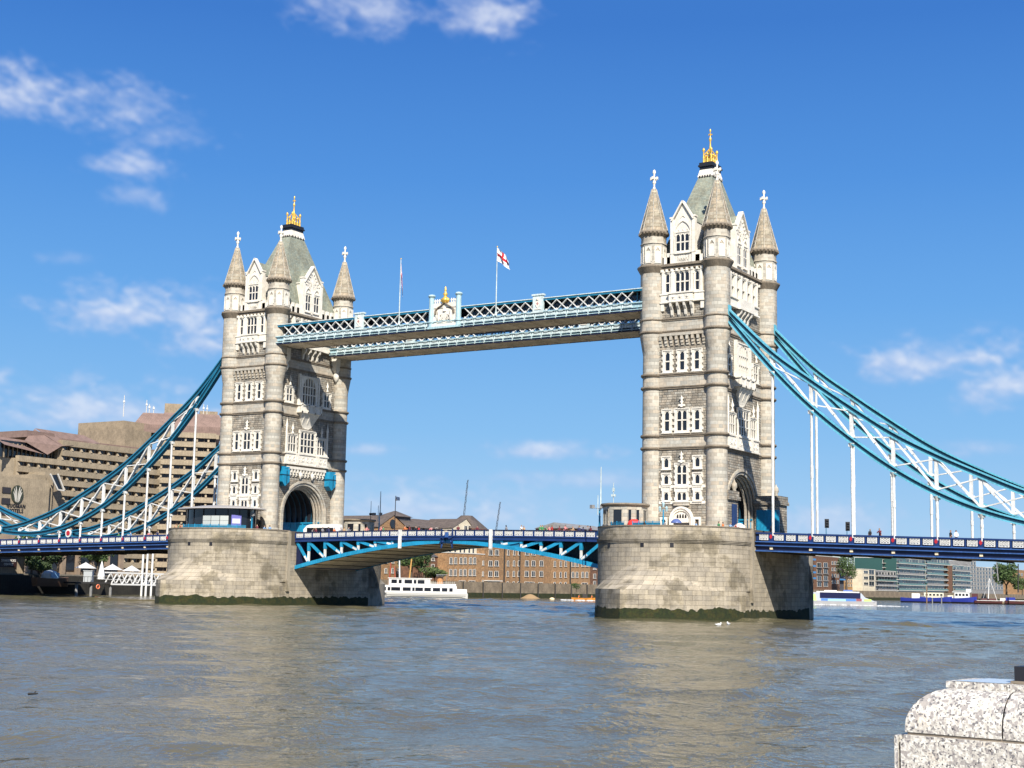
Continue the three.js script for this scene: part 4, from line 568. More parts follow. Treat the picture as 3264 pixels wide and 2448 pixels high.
// ---------- suspension chains ----------
const chainUp = [[47.3, 43.75], [54.4, 36.75], [60, 32.5], [65.6, 28.5], [71.2, 24.75], [76.8, 21.75], [82.4, 19.15], [88, 16.75], [93.6, 15.0], [99.2, 13.65], [104.9, 12.95]];
const chainLo = [[47.3, 43.0], [54.4, 34.6], [60, 28.9], [65.6, 24.2], [71.2, 20.15], [76.8, 16.95], [82.4, 14.6], [88, 13.0], [93.6, 12.15], [99.2, 12.1], [104.9, 12.6]];
function chordGeo(pts, z, hh) { // flanged box link following the curve
  const c = new THREE.CatmullRomCurve3(pts.map((p) => V(p[0], p[1], z))), n = pts.length * 5, P = c.getPoints(n), out = { fl: [], web: [] };
  const sweep = (o0, o1, w) => { const q = []; for (let i = 0; i < n; i++) { const e = (k, o, zz) => { const t = P[Math.min(k + 1, n)].clone().sub(P[Math.max(k - 1, 0)]).normalize(); return [P[k].x - t.y * o, P[k].y + t.x * o, z + zz]; }; const a = i, b = i + 1; q.push([e(a, o0, w), e(b, o0, w), e(b, o1, w), e(a, o1, w)], [e(a, o1, w), e(b, o1, w), e(b, o1, -w), e(a, o1, -w)], [e(a, o0, -w), e(b, o0, -w), e(b, o0, w), e(a, o0, w)], [e(b, o0, -w), e(a, o0, -w), e(a, o1, -w), e(b, o1, -w)]); } return quadGeo(q); };
  return { fl: [sweep(hh - 0.2, hh, 0.4), sweep(-hh, -hh + 0.2, 0.4)], web: [sweep(-hh + 0.19, hh - 0.19, 0.2)] };
}
function makeChain(s, sz, label) {
  const z = sz * 8.7, root = thing('suspension_chain', label, 'suspension chain', [s * 76, 12, z], 0, 'suspension chains'); base.set(root, [s * 76, 12, z]);
  const up = chainUp.map((p) => [s * p[0], p[1]]), lo = chainLo.map((p) => [s * p[0], p[1]]);
  for (const [nm, pts] of [['upper_chord', up], ['lower_chord', lo]]) { const g = chordGeo(pts, z, 0.42), m = part(nm, g.fl, s > 0 ? M.tealSunlit : M.teal, root); raw('chord_web', merged(g.web), M.tealDark, m); }  // right-hand chains take the copy lightened for sunlight
  for (let i = 1; i < 10; i++) {
    const u = V(up[i][0], up[i][1] - 0.4, z), l = V(lo[i][0], lo[i][1] + 0.4, z);
    if (u.y - l.y > 0.4) part('vertical', [beam(l, u, 0.42, 0.42, V(1, 0, 0)), box(l.x, l.y + 0.1, z, 0.9, 0.5, 0.2), box(u.x, u.y - 0.05, z, 0.8, 0.4, 0.2)], M.paintW, root);
    if (i < 9) { const u2 = V(up[i + 1][0], up[i + 1][1] - 0.4, z), l2 = V(lo[i + 1][0], lo[i + 1][1] + 0.4, z); part('diagonal', [beam(u, l2, 0.24, 0.46, V(0, 0, 1)), beam(u.clone().lerp(l2, 0.42), u.clone().lerp(l2, 0.58), 0.3, 0.8, V(0, 0, 1))], M.paintW, root); part('diagonal', [beam(l.clone().setZ(z + 0.12), u2.clone().setZ(z + 0.12), 0.16, 0.32, V(0, 0, 1))], M.paintW, root); }
    const yd = deckTop(lo[i][0]) - 0.4, h = part('hanger', [rod(V(lo[i][0], yd, z), V(lo[i][0], lo[i][1] - 0.4, z), 0.19, 0.19, 8), rod(V(lo[i][0], lerp(yd, lo[i][1], 0.45), z), V(lo[i][0], lerp(yd, lo[i][1], 0.55), z), 0.23, 0.23, 8)], M.paintW, root);
    if (lo[i][1] - yd > 1.2) raw('hanger_socket', merged([frus(lo[i][0], z, lo[i][1] - 1.05, lo[i][1] - 0.4, 0.2, 0.48, 8), box(lo[i][0], lo[i][1] - 0.62, z, 0.8, 0.45, 0.5)]), M.paintW, h);
  }
  const pin = part('pin_plate', [box(s * 105, 12.8, z, 2.2, 1.3, 0.7), box(s * 47.2, 43.4, z, 1.8, 1.5, 0.9)], s > 0 ? M.tealSunlit : M.teal, root);
  if (s < 0) for (const d of [1]) { const g = raw('pin_badge', merged([frus(0, 0, -0.06, 0.06, 0.86, 0.86, 20, 0).rotateX(Math.PI / 2).translate(s * 105, 12.85, z + 0.42)]), M.paintW, pin); raw('pin_boss', merged([frus(0, 0, -0.06, 0.06, 0.5, 0.5, 20, 0).rotateX(Math.PI / 2).translate(s * 105, 12.85, z + 0.5)]), M.red, pin); }
  return root;
}
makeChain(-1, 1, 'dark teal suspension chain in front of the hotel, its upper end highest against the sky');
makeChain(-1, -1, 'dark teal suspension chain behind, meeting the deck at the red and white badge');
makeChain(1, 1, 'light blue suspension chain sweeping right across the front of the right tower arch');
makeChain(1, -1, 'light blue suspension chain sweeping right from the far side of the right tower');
for (const [sz, label] of [[1, 'short blue backstay chain rising at the left edge, nearer one'], [-1, 'short blue backstay chain rising to the left beyond the red badge']]) {
  const z = sz * 8.7, root = thing('backstay_chain', label, 'suspension chain', [-120, 12, z], 0, 'short chains to the shore tower'); base.set(root, [-120, 12, z]);
  const up = [[-105, 12.8], [-111, 13.6], [-118, 15.45], [-127, 18.2], [-135, 21.2]], lo = [[-105, 12.4], [-111, 12.1], [-118, 12.9], [-127, 15.6], [-135, 20.4]];
  for (const [nm, pts] of [['upper_chord', up], ['lower_chord', lo]]) { const g = chordGeo(pts, z, 0.42), m = part(nm, g.fl, M.teal, root); raw('chord_web', merged(g.web), M.tealDark, m); }
  for (let i = 1; i < 4; i++) { part('vertical', [beam(V(lo[i][0], lo[i][1] + 0.4, z), V(up[i][0], up[i][1] - 0.4, z), 0.34, 0.34, V(1, 0, 0))], M.paintW, root); part('diagonal', [beam(V(lo[i][0], lo[i][1] + 0.4, z), V(up[i - 1][0], up[i - 1][1] - 0.2, z), 0.2, 0.3, V(0, 0, 1)), beam(V(up[i][0], up[i][1] - 0.4, z), V(lo[i - 1][0], lo[i - 1][1] + 0.3, z), 0.2, 0.3, V(0, 0, 1))], M.paintW, root); part('hanger', [rod(V(lo[i][0], deckTop(lo[i][0]) - 0.5, z), V(lo[i][0], lo[i][1], z), 0.16, 0.16, 8)], M.paintW, root); }
}

// ---------- river and banks ----------
const waterBump = dataTex(2048, 2048, (u, v) => { const a = fbm(u * 22, v * 34, 4, 0, 5), w = 0.22 * (fbm(u * 9, v * 9, 3, 9, 3) - 0.5), r = (f, g, s, wr) => 1 - Math.abs(2 * fbm(u * f + w * f * 0.35, v * g + w * g * 0.2, 4, wr, s) - 1); const t = vnoise(u * 6, v * 6, 6, 77); return 0.5 * r(26, 26, 11, 26) + 0.32 * fbm(u * 90, v * 90, 4, 90, 19) + 0.18 * t; }, false, 1 / 21);
const waterCol = dataTex(512, 512, (u, v) => { const n = fbm(u * 7, v * 7, 5, 7, 33) - 0.5; return [0.36 + 0.09 * n, 0.343 + 0.08 * n, 0.26 + 0.06 * n]; }, true, 1 / 130);
const waterMat = new THREE.MeshPhysicalMaterial({ map: waterCol, roughness: 0.07, ior: 1.33, bumpMap: waterBump, bumpScale: 0.13 });
{
  const W = []; for (let i = 0; i < 26; i++) { const L = 1.5 * Math.pow(12, i / 25), a = 0.75 + R(-0.95, 0.95), k = TAU / L; W.push([Math.cos(a) * k, Math.sin(a) * k, R(0, TAU), 0.0055 * Math.pow(L, 0.8)]); }
  const wave = (x, z) => { let h = 0; for (const w of W) h += w[3] * Math.sin(w[0] * x + w[1] * z + w[2]); return h * (0.45 + 1.2 * fbm(x * 0.035, z * 0.05, 3) + 1.3 * Math.exp(-(((z - 13 - 16 * (fbm(x * 0.025 + 5, 2, 3) - 0.5)) / 4.5) ** 2)) + 0.9 * sm(-15, -45, z) * sm(0.35, 0.6, fbm(x * 0.03, z * 0.06, 3))) + 0.05 * (fbm(x * 0.5, z * 0.6, 3) - 0.5); };
  const axis = (a, b, c, s0, g) => { const t = [c]; for (let x = c; x < b;) { x += s0 + g * (x - c); t.push(Math.min(x, b)); } for (let x = c; x > a;) { x -= s0 + g * (c - x); t.unshift(Math.max(x, a)); } return t; };
  const X0 = -200, X1 = 170, Z0 = -140, Z1 = 186, xs = axis(X0, X1, 122, 0.32, 0.0052), zs = axis(Z0, Z1, 178, 0.32, 0.0052), nx = xs.length, nz = zs.length;
  const pos = new Float32Array(nx * nz * 3), uv = new Float32Array(nx * nz * 2), idx = [];
  for (let j = 0; j < nz; j++) for (let i = 0; i < nx; i++) { const o = j * nx + i, e = Math.min(1, (xs[i] - X0) / 10, (X1 - xs[i]) / 10, (zs[j] - Z0) / 10); pos[o * 3] = xs[i]; pos[o * 3 + 1] = wave(xs[i], zs[j]) * e; pos[o * 3 + 2] = zs[j]; uv[o * 2] = xs[i]; uv[o * 2 + 1] = zs[j]; if (i + 1 < nx && j + 1 < nz) idx.push(o, o + nx, o + 1, o + 1, o + nx, o + nx + 1); }
  const g = new THREE.BufferGeometry(); g.setAttribute('position', new THREE.BufferAttribute(pos, 3)); g.setAttribute('uv', new THREE.BufferAttribute(uv, 2)); g.setIndex(idx); g.computeVertexNormals();
  struct('river', g, waterMat);
  const flat = (x0, x1, z0, z1) => [[x0, 0, z1], [x1, 0, z1], [x1, 0, z0], [x0, 0, z0]];
  struct('river_reach', [quadGeo([flat(-900, 900, -3000, Z0), flat(-900, X0, Z0, 900), flat(X1, 900, Z0, 900), flat(X0, X1, Z1, 900)])], waterMat);
}
const quayTex = weathered(9, [0.48, 0.43, 0.36], 0.35, 0.5, 512, 91), weedTex = mossMat;
const BX = -125, BY = 4.5;
struct('north_bank', [bx(BX - 0.3, -1500, -2, BY, -2600, -46), bx(BX - 0.3, -1500, -2, BY, -46, 600)], mat({ map: weathered(12, [0.42, 0.4, 0.36], 0.3, 0.1, 256, 93) }));
struct('quay_wall', [bx(BX - 0.3, BX, 1.5, BY + 0.5, -1600, -95)], mat({ map: quayTex }));
struct('quay_weed', [bx(BX - 0.3, BX + 0.12, -1, 1.55, -1600, -95)], mossMat);
const stainShade = mat({ map: weathered(7, [0.13, 0.125, 0.105], 0.6, 0.6, 512, 95) });  // weedy wall stain and the deck's shadow, both darkened into this colour
struct('shaded_quay', [bx(BX - 0.4, BX + 1.5, -1, BY - 0.3, -95, 200)], stainShade);
for (let k = 0; k < 40; k++) { const z = -115 - k * 11.5; single('fender_pile', [rod(V(0, -1, 0), V(0, BY + 0.4, 0), 0.22, 0.2, 6)], M.dark, 'dark timber fender pile standing against the far quay wall', 'pile', [BX + 0.35, 0, z], 0, 'fender piles along the far quay'); }
struct('south_bank', [bx(134, 1200, -2, 5.0, -900, 60)], mat({ map: weathered(12, [0.42, 0.4, 0.36], 0.3, 0.1, 256, 94) }));

// foreground: speckled granite river wall
const granite = mat({ map: dataTex(1024, 1024, (u, v) => { const n = fbm(u * 60, v * 60, 3, 60, 3), q = vnoise(u * 85, v * 85, 85, 8), q2 = vnoise(u * 130, v * 130, 130, 18), q3 = vnoise(u * 45, v * 45, 45, 28), wm = fbm(u * 5, v * 5, 3, 5, 44); let c = [0.72, 0.7, 0.66]; const mix = (d, k) => { c = c.map((x, i) => lerp(x, d[i], k)); }; mix([0.82, 0.81, 0.775], sm(0.4, 0.65, n)); mix([0.6, 0.58, 0.56], sm(0.58, 0.74, q3)); mix([0.88, 0.8, 0.7], sm(0.62, 0.8, wm) * 0.5); mix([0.45, 0.44, 0.44], sm(0.72, 0.8, q)); mix([0.08, 0.08, 0.09], sm(0.79, 0.85, q2 * 0.6 + q * 0.4)); return c; }, true, 1 / 0.62), roughness: 0.6, bumpMap: dataTex(256, 256, (u, v) => fbm(u * 40, v * 40, 4, 40, 4), false, 1 / 0.3), bumpScale: 0.003 });
{
  const p0 = spot(2850, 2340, 7.0), p1 = spot(3264, 2366, 6.78), ry = -Math.atan2(p1.z - p0.z, p1.x - p0.x), yL = p0.y;
  const w = thing('granite_parapet', 'speckled pale granite river wall with rounded coping in the lower right corner', 'river wall', [p0.x, 2.4, p0.z], ry), y = (v) => v - 2.4;
  const prof = (d, r, x) => { const o = []; for (let i = 0; i <= 8; i++) { const a = Math.PI / 2 * i / 8; o.push([r - r * Math.cos(a), r * Math.sin(a)]); } return o; };
  const cap = (x0, x1, roundEnd) => { // coping stone, quarter-round towards the viewer and, at the end, to the left
    const hC = 0.2, r = 0.178, q = [], n = 8, pt = (i, s) => { const a = Math.PI / 2 * i / n, c = r * (1 - Math.cos(a)), h = hC - r + r * Math.sin(a); return [c, h]; };
    const ring = (i) => { const [c, h] = pt(i); const e = roundEnd ? c : 0; return [[x0 + e, h, -0.72 + c], [x0 + e, h, -c], [x1, h, -c]]; };
    let prev = [[x0, 0, -0.72], [x0, 0, 0], [x1, 0, 0]];
    for (let i = 0; i <= n; i++) { const c = ring(i); for (let k = 0; k < 2; k++) q.push([prev[k], prev[k + 1], c[k + 1], c[k]]); prev = c; }
    q.push([prev[0], prev[1], prev[2], [x1, prev[2][1], -0.72 + r]], [[x1, 0, 0], [x1, 0, -0.72], [x1, hC, -0.6], [x1, hC, -r]]); return quadGeo(q).translate(0, y(yL) + 0.012, -0.03);
  };
  part('wall_block', [bx(0.03, 1.4, 0, y(yL) - 0.02, -0.78, 0.0), bx(0.04, 1.4, y(yL) - 0.025, y(yL), -0.77, -0.01)], granite, w);
  part('end_block', [bx(-0.0, 0.018, 0, y(yL) - 0.004, -0.78, 0.0)], granite, w);
  part('bed_joint', [bx(0.05, 1.4, y(yL) - 0.004, y(yL) + 0.014, -0.76, -0.035)], M.string, w);
  part('coping_stone', [cap(0.04, 0.488, true)], granite, w);
  part('coping_stone', [cap(0.494, 1.4, false)], granite, w);
  part('coping_core', [bx(0.3, 1.39, y(yL), y(yL) + 0.1, -0.68, -0.055), bx(0.3, 1.39, y(yL) + 0.1, y(yL) + 0.175, -0.6, -0.15)], M.string, w);
  const yt = y(yL) + 0.212; part('top_slab', [bx(0.17, 0.452, yt, yt + 0.03, -0.56, -0.2)], granite, w); part('top_slab', [bx(0.457, 1.4, yt, yt + 0.028, -0.56, -0.2)], granite, w);
  part('slab_bed', [bx(0.19, 1.38, yt - 0.02, yt + 0.02, -0.55, -0.21)], M.string, w);
  const b = thing('black_plaque', 'black metal box standing on the granite wall at the right edge', 'plaque', [p0.x, 2.4, p0.z], ry); part('case', [bx(0.455, 1.3, yt + 0.04, yt + 0.108, -0.5, -0.3)], M.black, b); part('foot', [bx(0.44, 1.3, yt + 0.03, yt + 0.042, -0.51, -0.29)], M.string, b);
  const c = thing('glass_sheet', 'low pale glass sheet lying on top of the granite wall', 'glass sheet', [p0.x, 2.4, p0.z], ry); part('sheet', [quadGeo([[[0.2, yt + 0.032, -0.22], [0.44, yt + 0.032, -0.22], [0.44, yt + 0.036, -0.5], [0.26, yt + 0.036, -0.5]]])], mat({ color: lin(0.45, 0.52, 0.58), roughness: 0.25 }), c);
  const ax = V(p1.x - p0.x, 0, p1.z - p0.z).normalize(), f = V(-ax.z, 0, ax.x);
  const pr = struct('promenade', [bx(-7, 40, -4.4, 0, -0.9, 40)], mat({ map: weathered(3, [0.6, 0.58, 0.55], 0.2, 0.1, 256, 97) }), [p0.x, 2.4, p0.z]); pr.rotation.y = ry;
}

// ---------- trees ----------
const leafMats = [[0.06, 0.11, 0.022], [0.045, 0.085, 0.02], [0.085, 0.13, 0.03], [0.05, 0.095, 0.03]].map((c) => new THREE.MeshPhysicalMaterial({ color: lin(...c), roughness: 0.9, transmission: 0.25, thickness: 0, side: THREE.DoubleSide }));
const bark = mat({ color: lin(0.07, 0.055, 0.04) });
function crownGeo(rx, ry, rz, n, s) {
  const lob = Array.from({ length: 13 }, () => { const a = R(0, TAU), e = R(-0.5, 1), k = R(0.3, 0.78); return [Math.cos(a) * k * rx, e * ry * 0.62, Math.sin(a) * k * rz, R(0.28, 0.52)]; });
  const pos = []; for (let i = 0; i < n; i++) { const L = pick(lob), u = V(R(-1, 1), R(-1, 1), R(-1, 1)); if (u.length() > 1) u.normalize(); const r = 0.6 + 0.4 * rnd(); u.normalize().multiplyScalar(r); const c = V(L[0] + u.x * L[3] * rx, L[1] + u.y * L[3] * ry, L[2] + u.z * L[3] * rz), a = V(R(-1, 1), R(-1, 1), R(-1, 1)).normalize(), b = V(R(-1, 1), R(-1, 1), R(-1, 1)).cross(a).normalize(), k = s * R(0.6, 1.4); for (const [p, q] of [[-1, 0], [1, 0], [0, 1.5]]) pos.push(c.x + a.x * p * k + b.x * q * k, c.y + a.y * p * k + b.y * q * k, c.z + a.z * p * k + b.z * q * k); }
  const g = new THREE.BufferGeometry(); g.setAttribute('position', new THREE.Float32BufferAttribute(pos, 3)); g.computeVertexNormals(); return g;
}
function tree(label, at, h, w, m, group, cat = 'tree', name = 'broadleaf_tree', n = 2600) {
  const t = thing(name, label, cat, at, R(0, 6), group), th = h * 0.34;
  part('trunk', [rod(V(0, -0.2, 0), V(0, th, 0), h * 0.035, h * 0.022, 7), ...Array.from({ length: 5 }, (_, i) => { const a = i * 1.27 + R(0, 1); return rod(V(0, th * R(0.7, 1), 0), V(Math.cos(a) * w * 0.3, h * R(0.5, 0.72), Math.sin(a) * w * 0.3), h * 0.018, h * 0.006, 5); })], bark, t);
  const c = raw('crown', boxUV(crownGeo(w / 2, h * 0.42, w / 2, n, Math.max(0.16, w * 0.032))), leafMats[m], t); c.position.y = h * 0.6; return t;
}

// ---------- buildings ----------
const zz = (ox, oy, s) => (x, y) => [ox + x * s, oy + y * s];
const A3 = zz(920, 1480, 600 / 2074), A4 = zz(1400, 1480, 560 / 1936), A5 = zz(2520, 1700, 744 / 2212), D1 = zz(0, 1260, 360 / 1991), D3 = zz(0, 1500, 360 / 1991), D5 = zz(0, 1750, 540 / 2212), E1 = zz(2940, 1760, 324 / 2212);
const bankD = (px, X) => { const d = V((px - 1632) / 4590.2, -(1870 - 1224) / 4590.2, -1).applyQuaternion(camera.quaternion); return (128.32 - X) / -d.x * Math.hypot(d.x, d.z); };
const brickMat = (c, s) => mat({ ...masonry(4, 0.25, 0.5, c, 0.2, 0.02, 0.12, 0.22, 0.2, 512, s), bumpScale: 0.01 });
const B = { tan: brickMat([0.57, 0.445, 0.315], 101), tan2: brickMat([0.55, 0.43, 0.305], 103), brown: brickMat([0.42, 0.3, 0.225], 105), yellow: brickMat([0.62, 0.48, 0.3], 107), cream: mat({ map: weathered(8, [0.76, 0.72, 0.63], 0.14, 0.1, 256, 109) }), roof: mat({ map: weathered(5, [0.36, 0.32, 0.29], 0.3, 0.15, 256, 111) }), slate: mat({ map: weathered(5, [0.27, 0.27, 0.29], 0.25, 0.1, 256, 113) }), green: new THREE.MeshPhysicalMaterial({ color: lin(0.03, 0.08, 0.07), roughness: 0.15 }), greenPale: new THREE.MeshPhysicalMaterial({ color: lin(0.085, 0.165, 0.14), roughness: 0.2 }), grey: mat({ map: weathered(6, [0.5, 0.5, 0.5], 0.25, 0.1, 256, 115) }), frame: paint(0.55, 0.53, 0.48, 0.6), blueP: paint(0.05, 0.2, 0.42, 0.4) };
// a house placed by two bearings of its front; openings are given on the same bearings
function house(name, label, cat, [pxa, pya], [pxb, pyBase], X, depth, wallMat, o = {}) {
  const Da = bankD(pxa, X), Db = bankD(pxb, o.X1 ?? X), P = spot(pxa, pya, Da), Q = spot(pxb, pya, Db), w = Math.hypot(Q.x - P.x, Q.z - P.z), ry = -Math.atan2(Q.z - P.z, Q.x - P.x), h = P.y - BY;
  const root = thing(name, label, cat, [P.x, BY, P.z], ry, o.group);
  const S = { root, w, h, u: (px) => { const t = (px - pxa) / (pxb - pxa); return w * t * Da / (Da * t + Db * (1 - t)); }, v: (px, py) => spot(px, py, lerp(Da, Db, clamp((px - pxa) / (pxb - pxa)))).y - BY, k: (px) => lerp(Da, Db, clamp((px - pxa) / (pxb - pxa))) / 4590 / Math.max(0.35, Math.hypot(w, 0) / Math.max(1e-3, (pxb - pxa) * (Da + Db) / 2 / 4590) ? 1 : 1) };
  part('wall', [bx(0, w, 0, h, -depth, 0)], wallMat, root);
  if (o.coping !== false) part('coping', [bx(-0.15, w + 0.15, h, h + 0.3, -depth - 0.1, 0.15)], o.coping || B.frame, root);
  const stretch = w / ((pxb - pxa) * (Da + Db) / 2 / 4590);
  S.win = (px, py, wp, hp, { arched = false, frame = B.frame, glass = M.glass, nb = 2 } = {}) => {
    const u = S.u(px), v = S.v(px, py), k = lerp(Da, Db, clamp((px - pxa) / (pxb - pxa))) / 4590, ww = wp * k * stretch, hh = hp * k, f = Math.min(0.16, ww * 0.14);
    const fr = part('window', [bx(u - ww / 2, u - ww / 2 + f, v - hh / 2, v + hh / 2, 0, 0.14), bx(u + ww / 2 - f, u + ww / 2, v - hh / 2, v + hh / 2, 0, 0.14), bx(u - ww / 2, u + ww / 2, v + hh / 2 - f, v + hh / 2, 0, 0.14), bx(u - ww / 2 - f, u + ww / 2 + f, v - hh / 2 - f, v - hh / 2, 0, 0.24), ...(nb > 1 ? [bx(u - f * 0.35, u + f * 0.35, v - hh / 2, v + hh / 2, 0, 0.1)] : [])], frame, root);
    raw('pane', merged([arched ? ext([[u - ww / 2 + f * 0.5, v - hh / 2], ...arcPts(u, v + hh / 2 - ww * 0.3, ww / 2 - f * 0.5, Math.PI, 0, 6).map(([a, b]) => [a, v + hh / 2 - ww * 0.3 + (b - (v + hh / 2 - ww * 0.3)) * 0.6]), [u + ww / 2 - f * 0.5, v - hh / 2]], 0.05) : bx(u - ww / 2 + f * 0.5, u + ww / 2 - f * 0.5, v - hh / 2, v + hh / 2 - f, 0.01, 0.06)]), glass, fr); return fr;
  };
  S.bar = (nm, pa, pb, pt, pbm, z0, z1, m) => part(nm, [bx(S.u(pa), S.u(pb), S.v((pa + pb) / 2, pbm), S.v((pa + pb) / 2, pt), z0, z1)], m, root);
  return S;
}
const gable = (w, h, rise, d, m, root, ov = 0.3) => part('roof', [quadGeo([[[-ov, h, ov], [w + ov, h, ov], [w + ov, h + rise, -d / 2], [-ov, h + rise, -d / 2]], [[w + ov, h, -d - ov], [-ov, h, -d - ov], [-ov, h + rise, -d / 2], [w + ov, h + rise, -d / 2]], [[-ov, h, ov], [-ov, h + rise, -d / 2], [-ov, h, -d - ov]], [[w + ov, h, ov], [w + ov, h, -d - ov], [w + ov, h + rise, -d / 2]]])], m, root);
{
  let p = A4;
  const wA = house('riverside_warehouse', 'tan brick warehouse with paired arched windows and a white attic storey', 'warehouse', p(95, 975), p(500, 1335), -138, 16, B.tan, { group: 'warehouses along the far quay' });
  for (const y of [1060, 1190]) for (const x of [130, 180, 240, 287, 345, 390]) wA.win(...p(x, y), 9, 20, { arched: true }); for (const x of [258, 365]) wA.win(...p(x, 1298), 21, 10, { arched: true }); for (const y of [1085, 1205, 1300]) wA.win(...p(485, y), 5, 14);
  const wH = wA.h; part('attic', [bx(0, wA.u(p(445, 0)[0]), wH + 0.3, wA.v(...p(270, 905)), -14, -1.2)], B.cream, wA.root);
  for (const x of [150, 205, 262, 306, 360, 404]) { const u = wA.u(p(x, 0)[0]), v = wA.v(...p(x, 955)); const f = part('attic_window', [bx(u - 0.55, u + 0.55, v - 0.9, v + 0.9, -1.2, -1.1)], B.frame, wA.root); raw('pane', merged([bx(u - 0.42, u + 0.42, v - 0.9, v + 0.78, -1.12, -1.06)]), M.glass, f); }
  const wB = house('riverside_warehouse', 'tan brick warehouse mid-row, with a flat canopy over its ground floor door', 'warehouse', p(502, 905), p(1228, 1335), -138, 18, B.tan2, { group: 'warehouses along the far quay' });
  for (const y of [970, 1090, 1205]) { for (const x of [568, 635, 968, 1040, 1128]) wB.win(...p(x, y), 12, 17, { arched: true }); for (const x of [760, 826, 880]) wB.win(...p(x, y), 6, 17, { nb: 1 }); }
  for (const x of [760, 826, 880]) wB.win(...p(x, 1308), 6, 10, { nb: 1 }); wB.win(...p(595, 1312), 30, 12); wB.win(...p(1000, 1312), 32, 10, { arched: true }); wB.win(...p(1122, 1316), 14, 9);
  wB.bar('canopy', p(490, 0)[0] + 3, p(670, 0)[0], p(0, 1278)[1], p(0, 1288)[1], 0, 1.4, B.frame); for (const x of [718, 888]) wB.bar('downpipe', p(x - 4, 0)[0], p(x + 4, 0)[0], p(0, 910)[1], p(0, 1335)[1], 0, 0.3, M.dark);
  const wC = house('riverside_warehouse', 'tan brick warehouse at the right end of the row, beside the right pier', 'warehouse', p(1232, 960), p(1662, 1335), -138, 18, B.tan, { group: 'warehouses along the far quay' });
  for (const y of [1095, 1215]) { for (const x of [1275, 1340, 1395]) wC.win(...p(x, y), 6, 17, { nb: 1 }); for (const x of [1475, 1520, 1583, 1628]) wC.win(...p(x, y), 8, 17, { arched: true }); } for (const x of [1275, 1340, 1395]) wC.win(...p(x, 1315), 6, 10, { nb: 1 }); wC.win(...p(1605, 1320), 20, 9, { arched: true });
  wC.bar('downpipe', p(1440, 0)[0], p(1449, 0)[0], p(0, 970)[1], p(0, 1335)[1], 0, 0.3, M.dark);
  const wD = house('quayside_house', 'narrow brown brick house at the far right end of the warehouse row', 'house', p(1668, 1130), p(1790, 1345), -139, 14, B.brown); for (const y of [1230, 1310]) wD.win(...p(1712, y), 8, 14); wD.win(...p(1712, 1150), 9, 4);
  p = A3;
  const hE = house('brick_house', 'brown brick house with dark slate roof and white sash windows, left of the warehouses', 'house', p(1442, 1012), p(1758, 1258), -142, 12, B.brown, { coping: false }); gable(hE.w, hE.h, 3.6, 12, B.slate, hE.root); for (const x of [1590, 1690, 1745]) { hE.win(...p(x, 1045), 10, 9); hE.win(...p(x, 1132), 11, 19); } for (const x of [1465, 1500]) hE.win(...p(x, 1140), 8, 20);
  const hF = house('brick_house', 'tan brick house behind the red masts, beside the left pier', 'house', p(960, 985), p(1240, 1260), -140, 12, B.tan2, { coping: B.frame }); for (const x of [1075, 1150, 1215]) for (const y of [1060, 1170]) hF.win(...p(x, y), 8, 15);
  // roofs that show over the bascules
  const g1 = house('gabled_hall', 'long brick hall with a round gable window and grey ridge lantern, seen over the roadway', 'hall', p(990, 690), p(1310, 1300), -168, 40, B.tan, { coping: false });
  { const w = g1.w, h = g1.h, pk = g1.v(...p(1150, 570)); part('gable', [ext([[-0.3, h], [w * 0.5, pk], [w + 0.3, h]], 0.6).translate(0, 0, -0.5)], B.tan, g1.root); part('round_window', [frus(0, 0, -0.1, 0.2, 1.5, 1.5, 16, 0).rotateX(Math.PI / 2).translate(g1.u(p(1140, 0)[0]), g1.v(...p(1140, 655)), 0.1)], M.glass, g1.root); part('roof', [quadGeo([[[-0.5, h, 0.3], [w / 2, pk + 0.3, 0.3], [w / 2, pk + 0.3, -42], [-0.5, h, -42]], [[w / 2, pk + 0.3, 0.3], [w + 0.5, h, 0.3], [w + 0.5, h, -42], [w / 2, pk + 0.3, -42]]])], B.roof, g1.root); }
  const g2 = house('long_roofed_hall', 'long low building with a grey-brown pitched roof and square roof lantern over the roadway', 'hall', p(1318, 690), p(1800, 1300), -172, 22, B.brown, { coping: false }); { const rise = g2.v(...p(1500, 585)) - g2.h; gable(g2.w, g2.h, rise, 22, B.roof, g2.root, 0.8); const u0 = g2.u(p(1365, 0)[0]), u1 = g2.u(p(1515, 0)[0]), y0 = g2.h + rise * 0.6, y1 = g2.v(...p(1440, 578)); part('lantern', [bx(u0, u1, y0, y1, -15, -7)], B.slate, g2.root); part('lantern_roof', [frus((u0 + u1) / 2, -11, y1, y1 + 2.2, (u1 - u0) * 0.8, 0.4, 4, Math.PI / 4)], B.roof, g2.root); for (let k = 0; k < 8; k++) g2.win(...p(1340 + k * 58, 712), 8, 8); part('dormer', [bx(g2.w * 0.86, g2.w * 0.93, g2.h + rise * 0.3, g2.h + rise * 0.62, -8, -2.5)], B.slate, g2.root); }
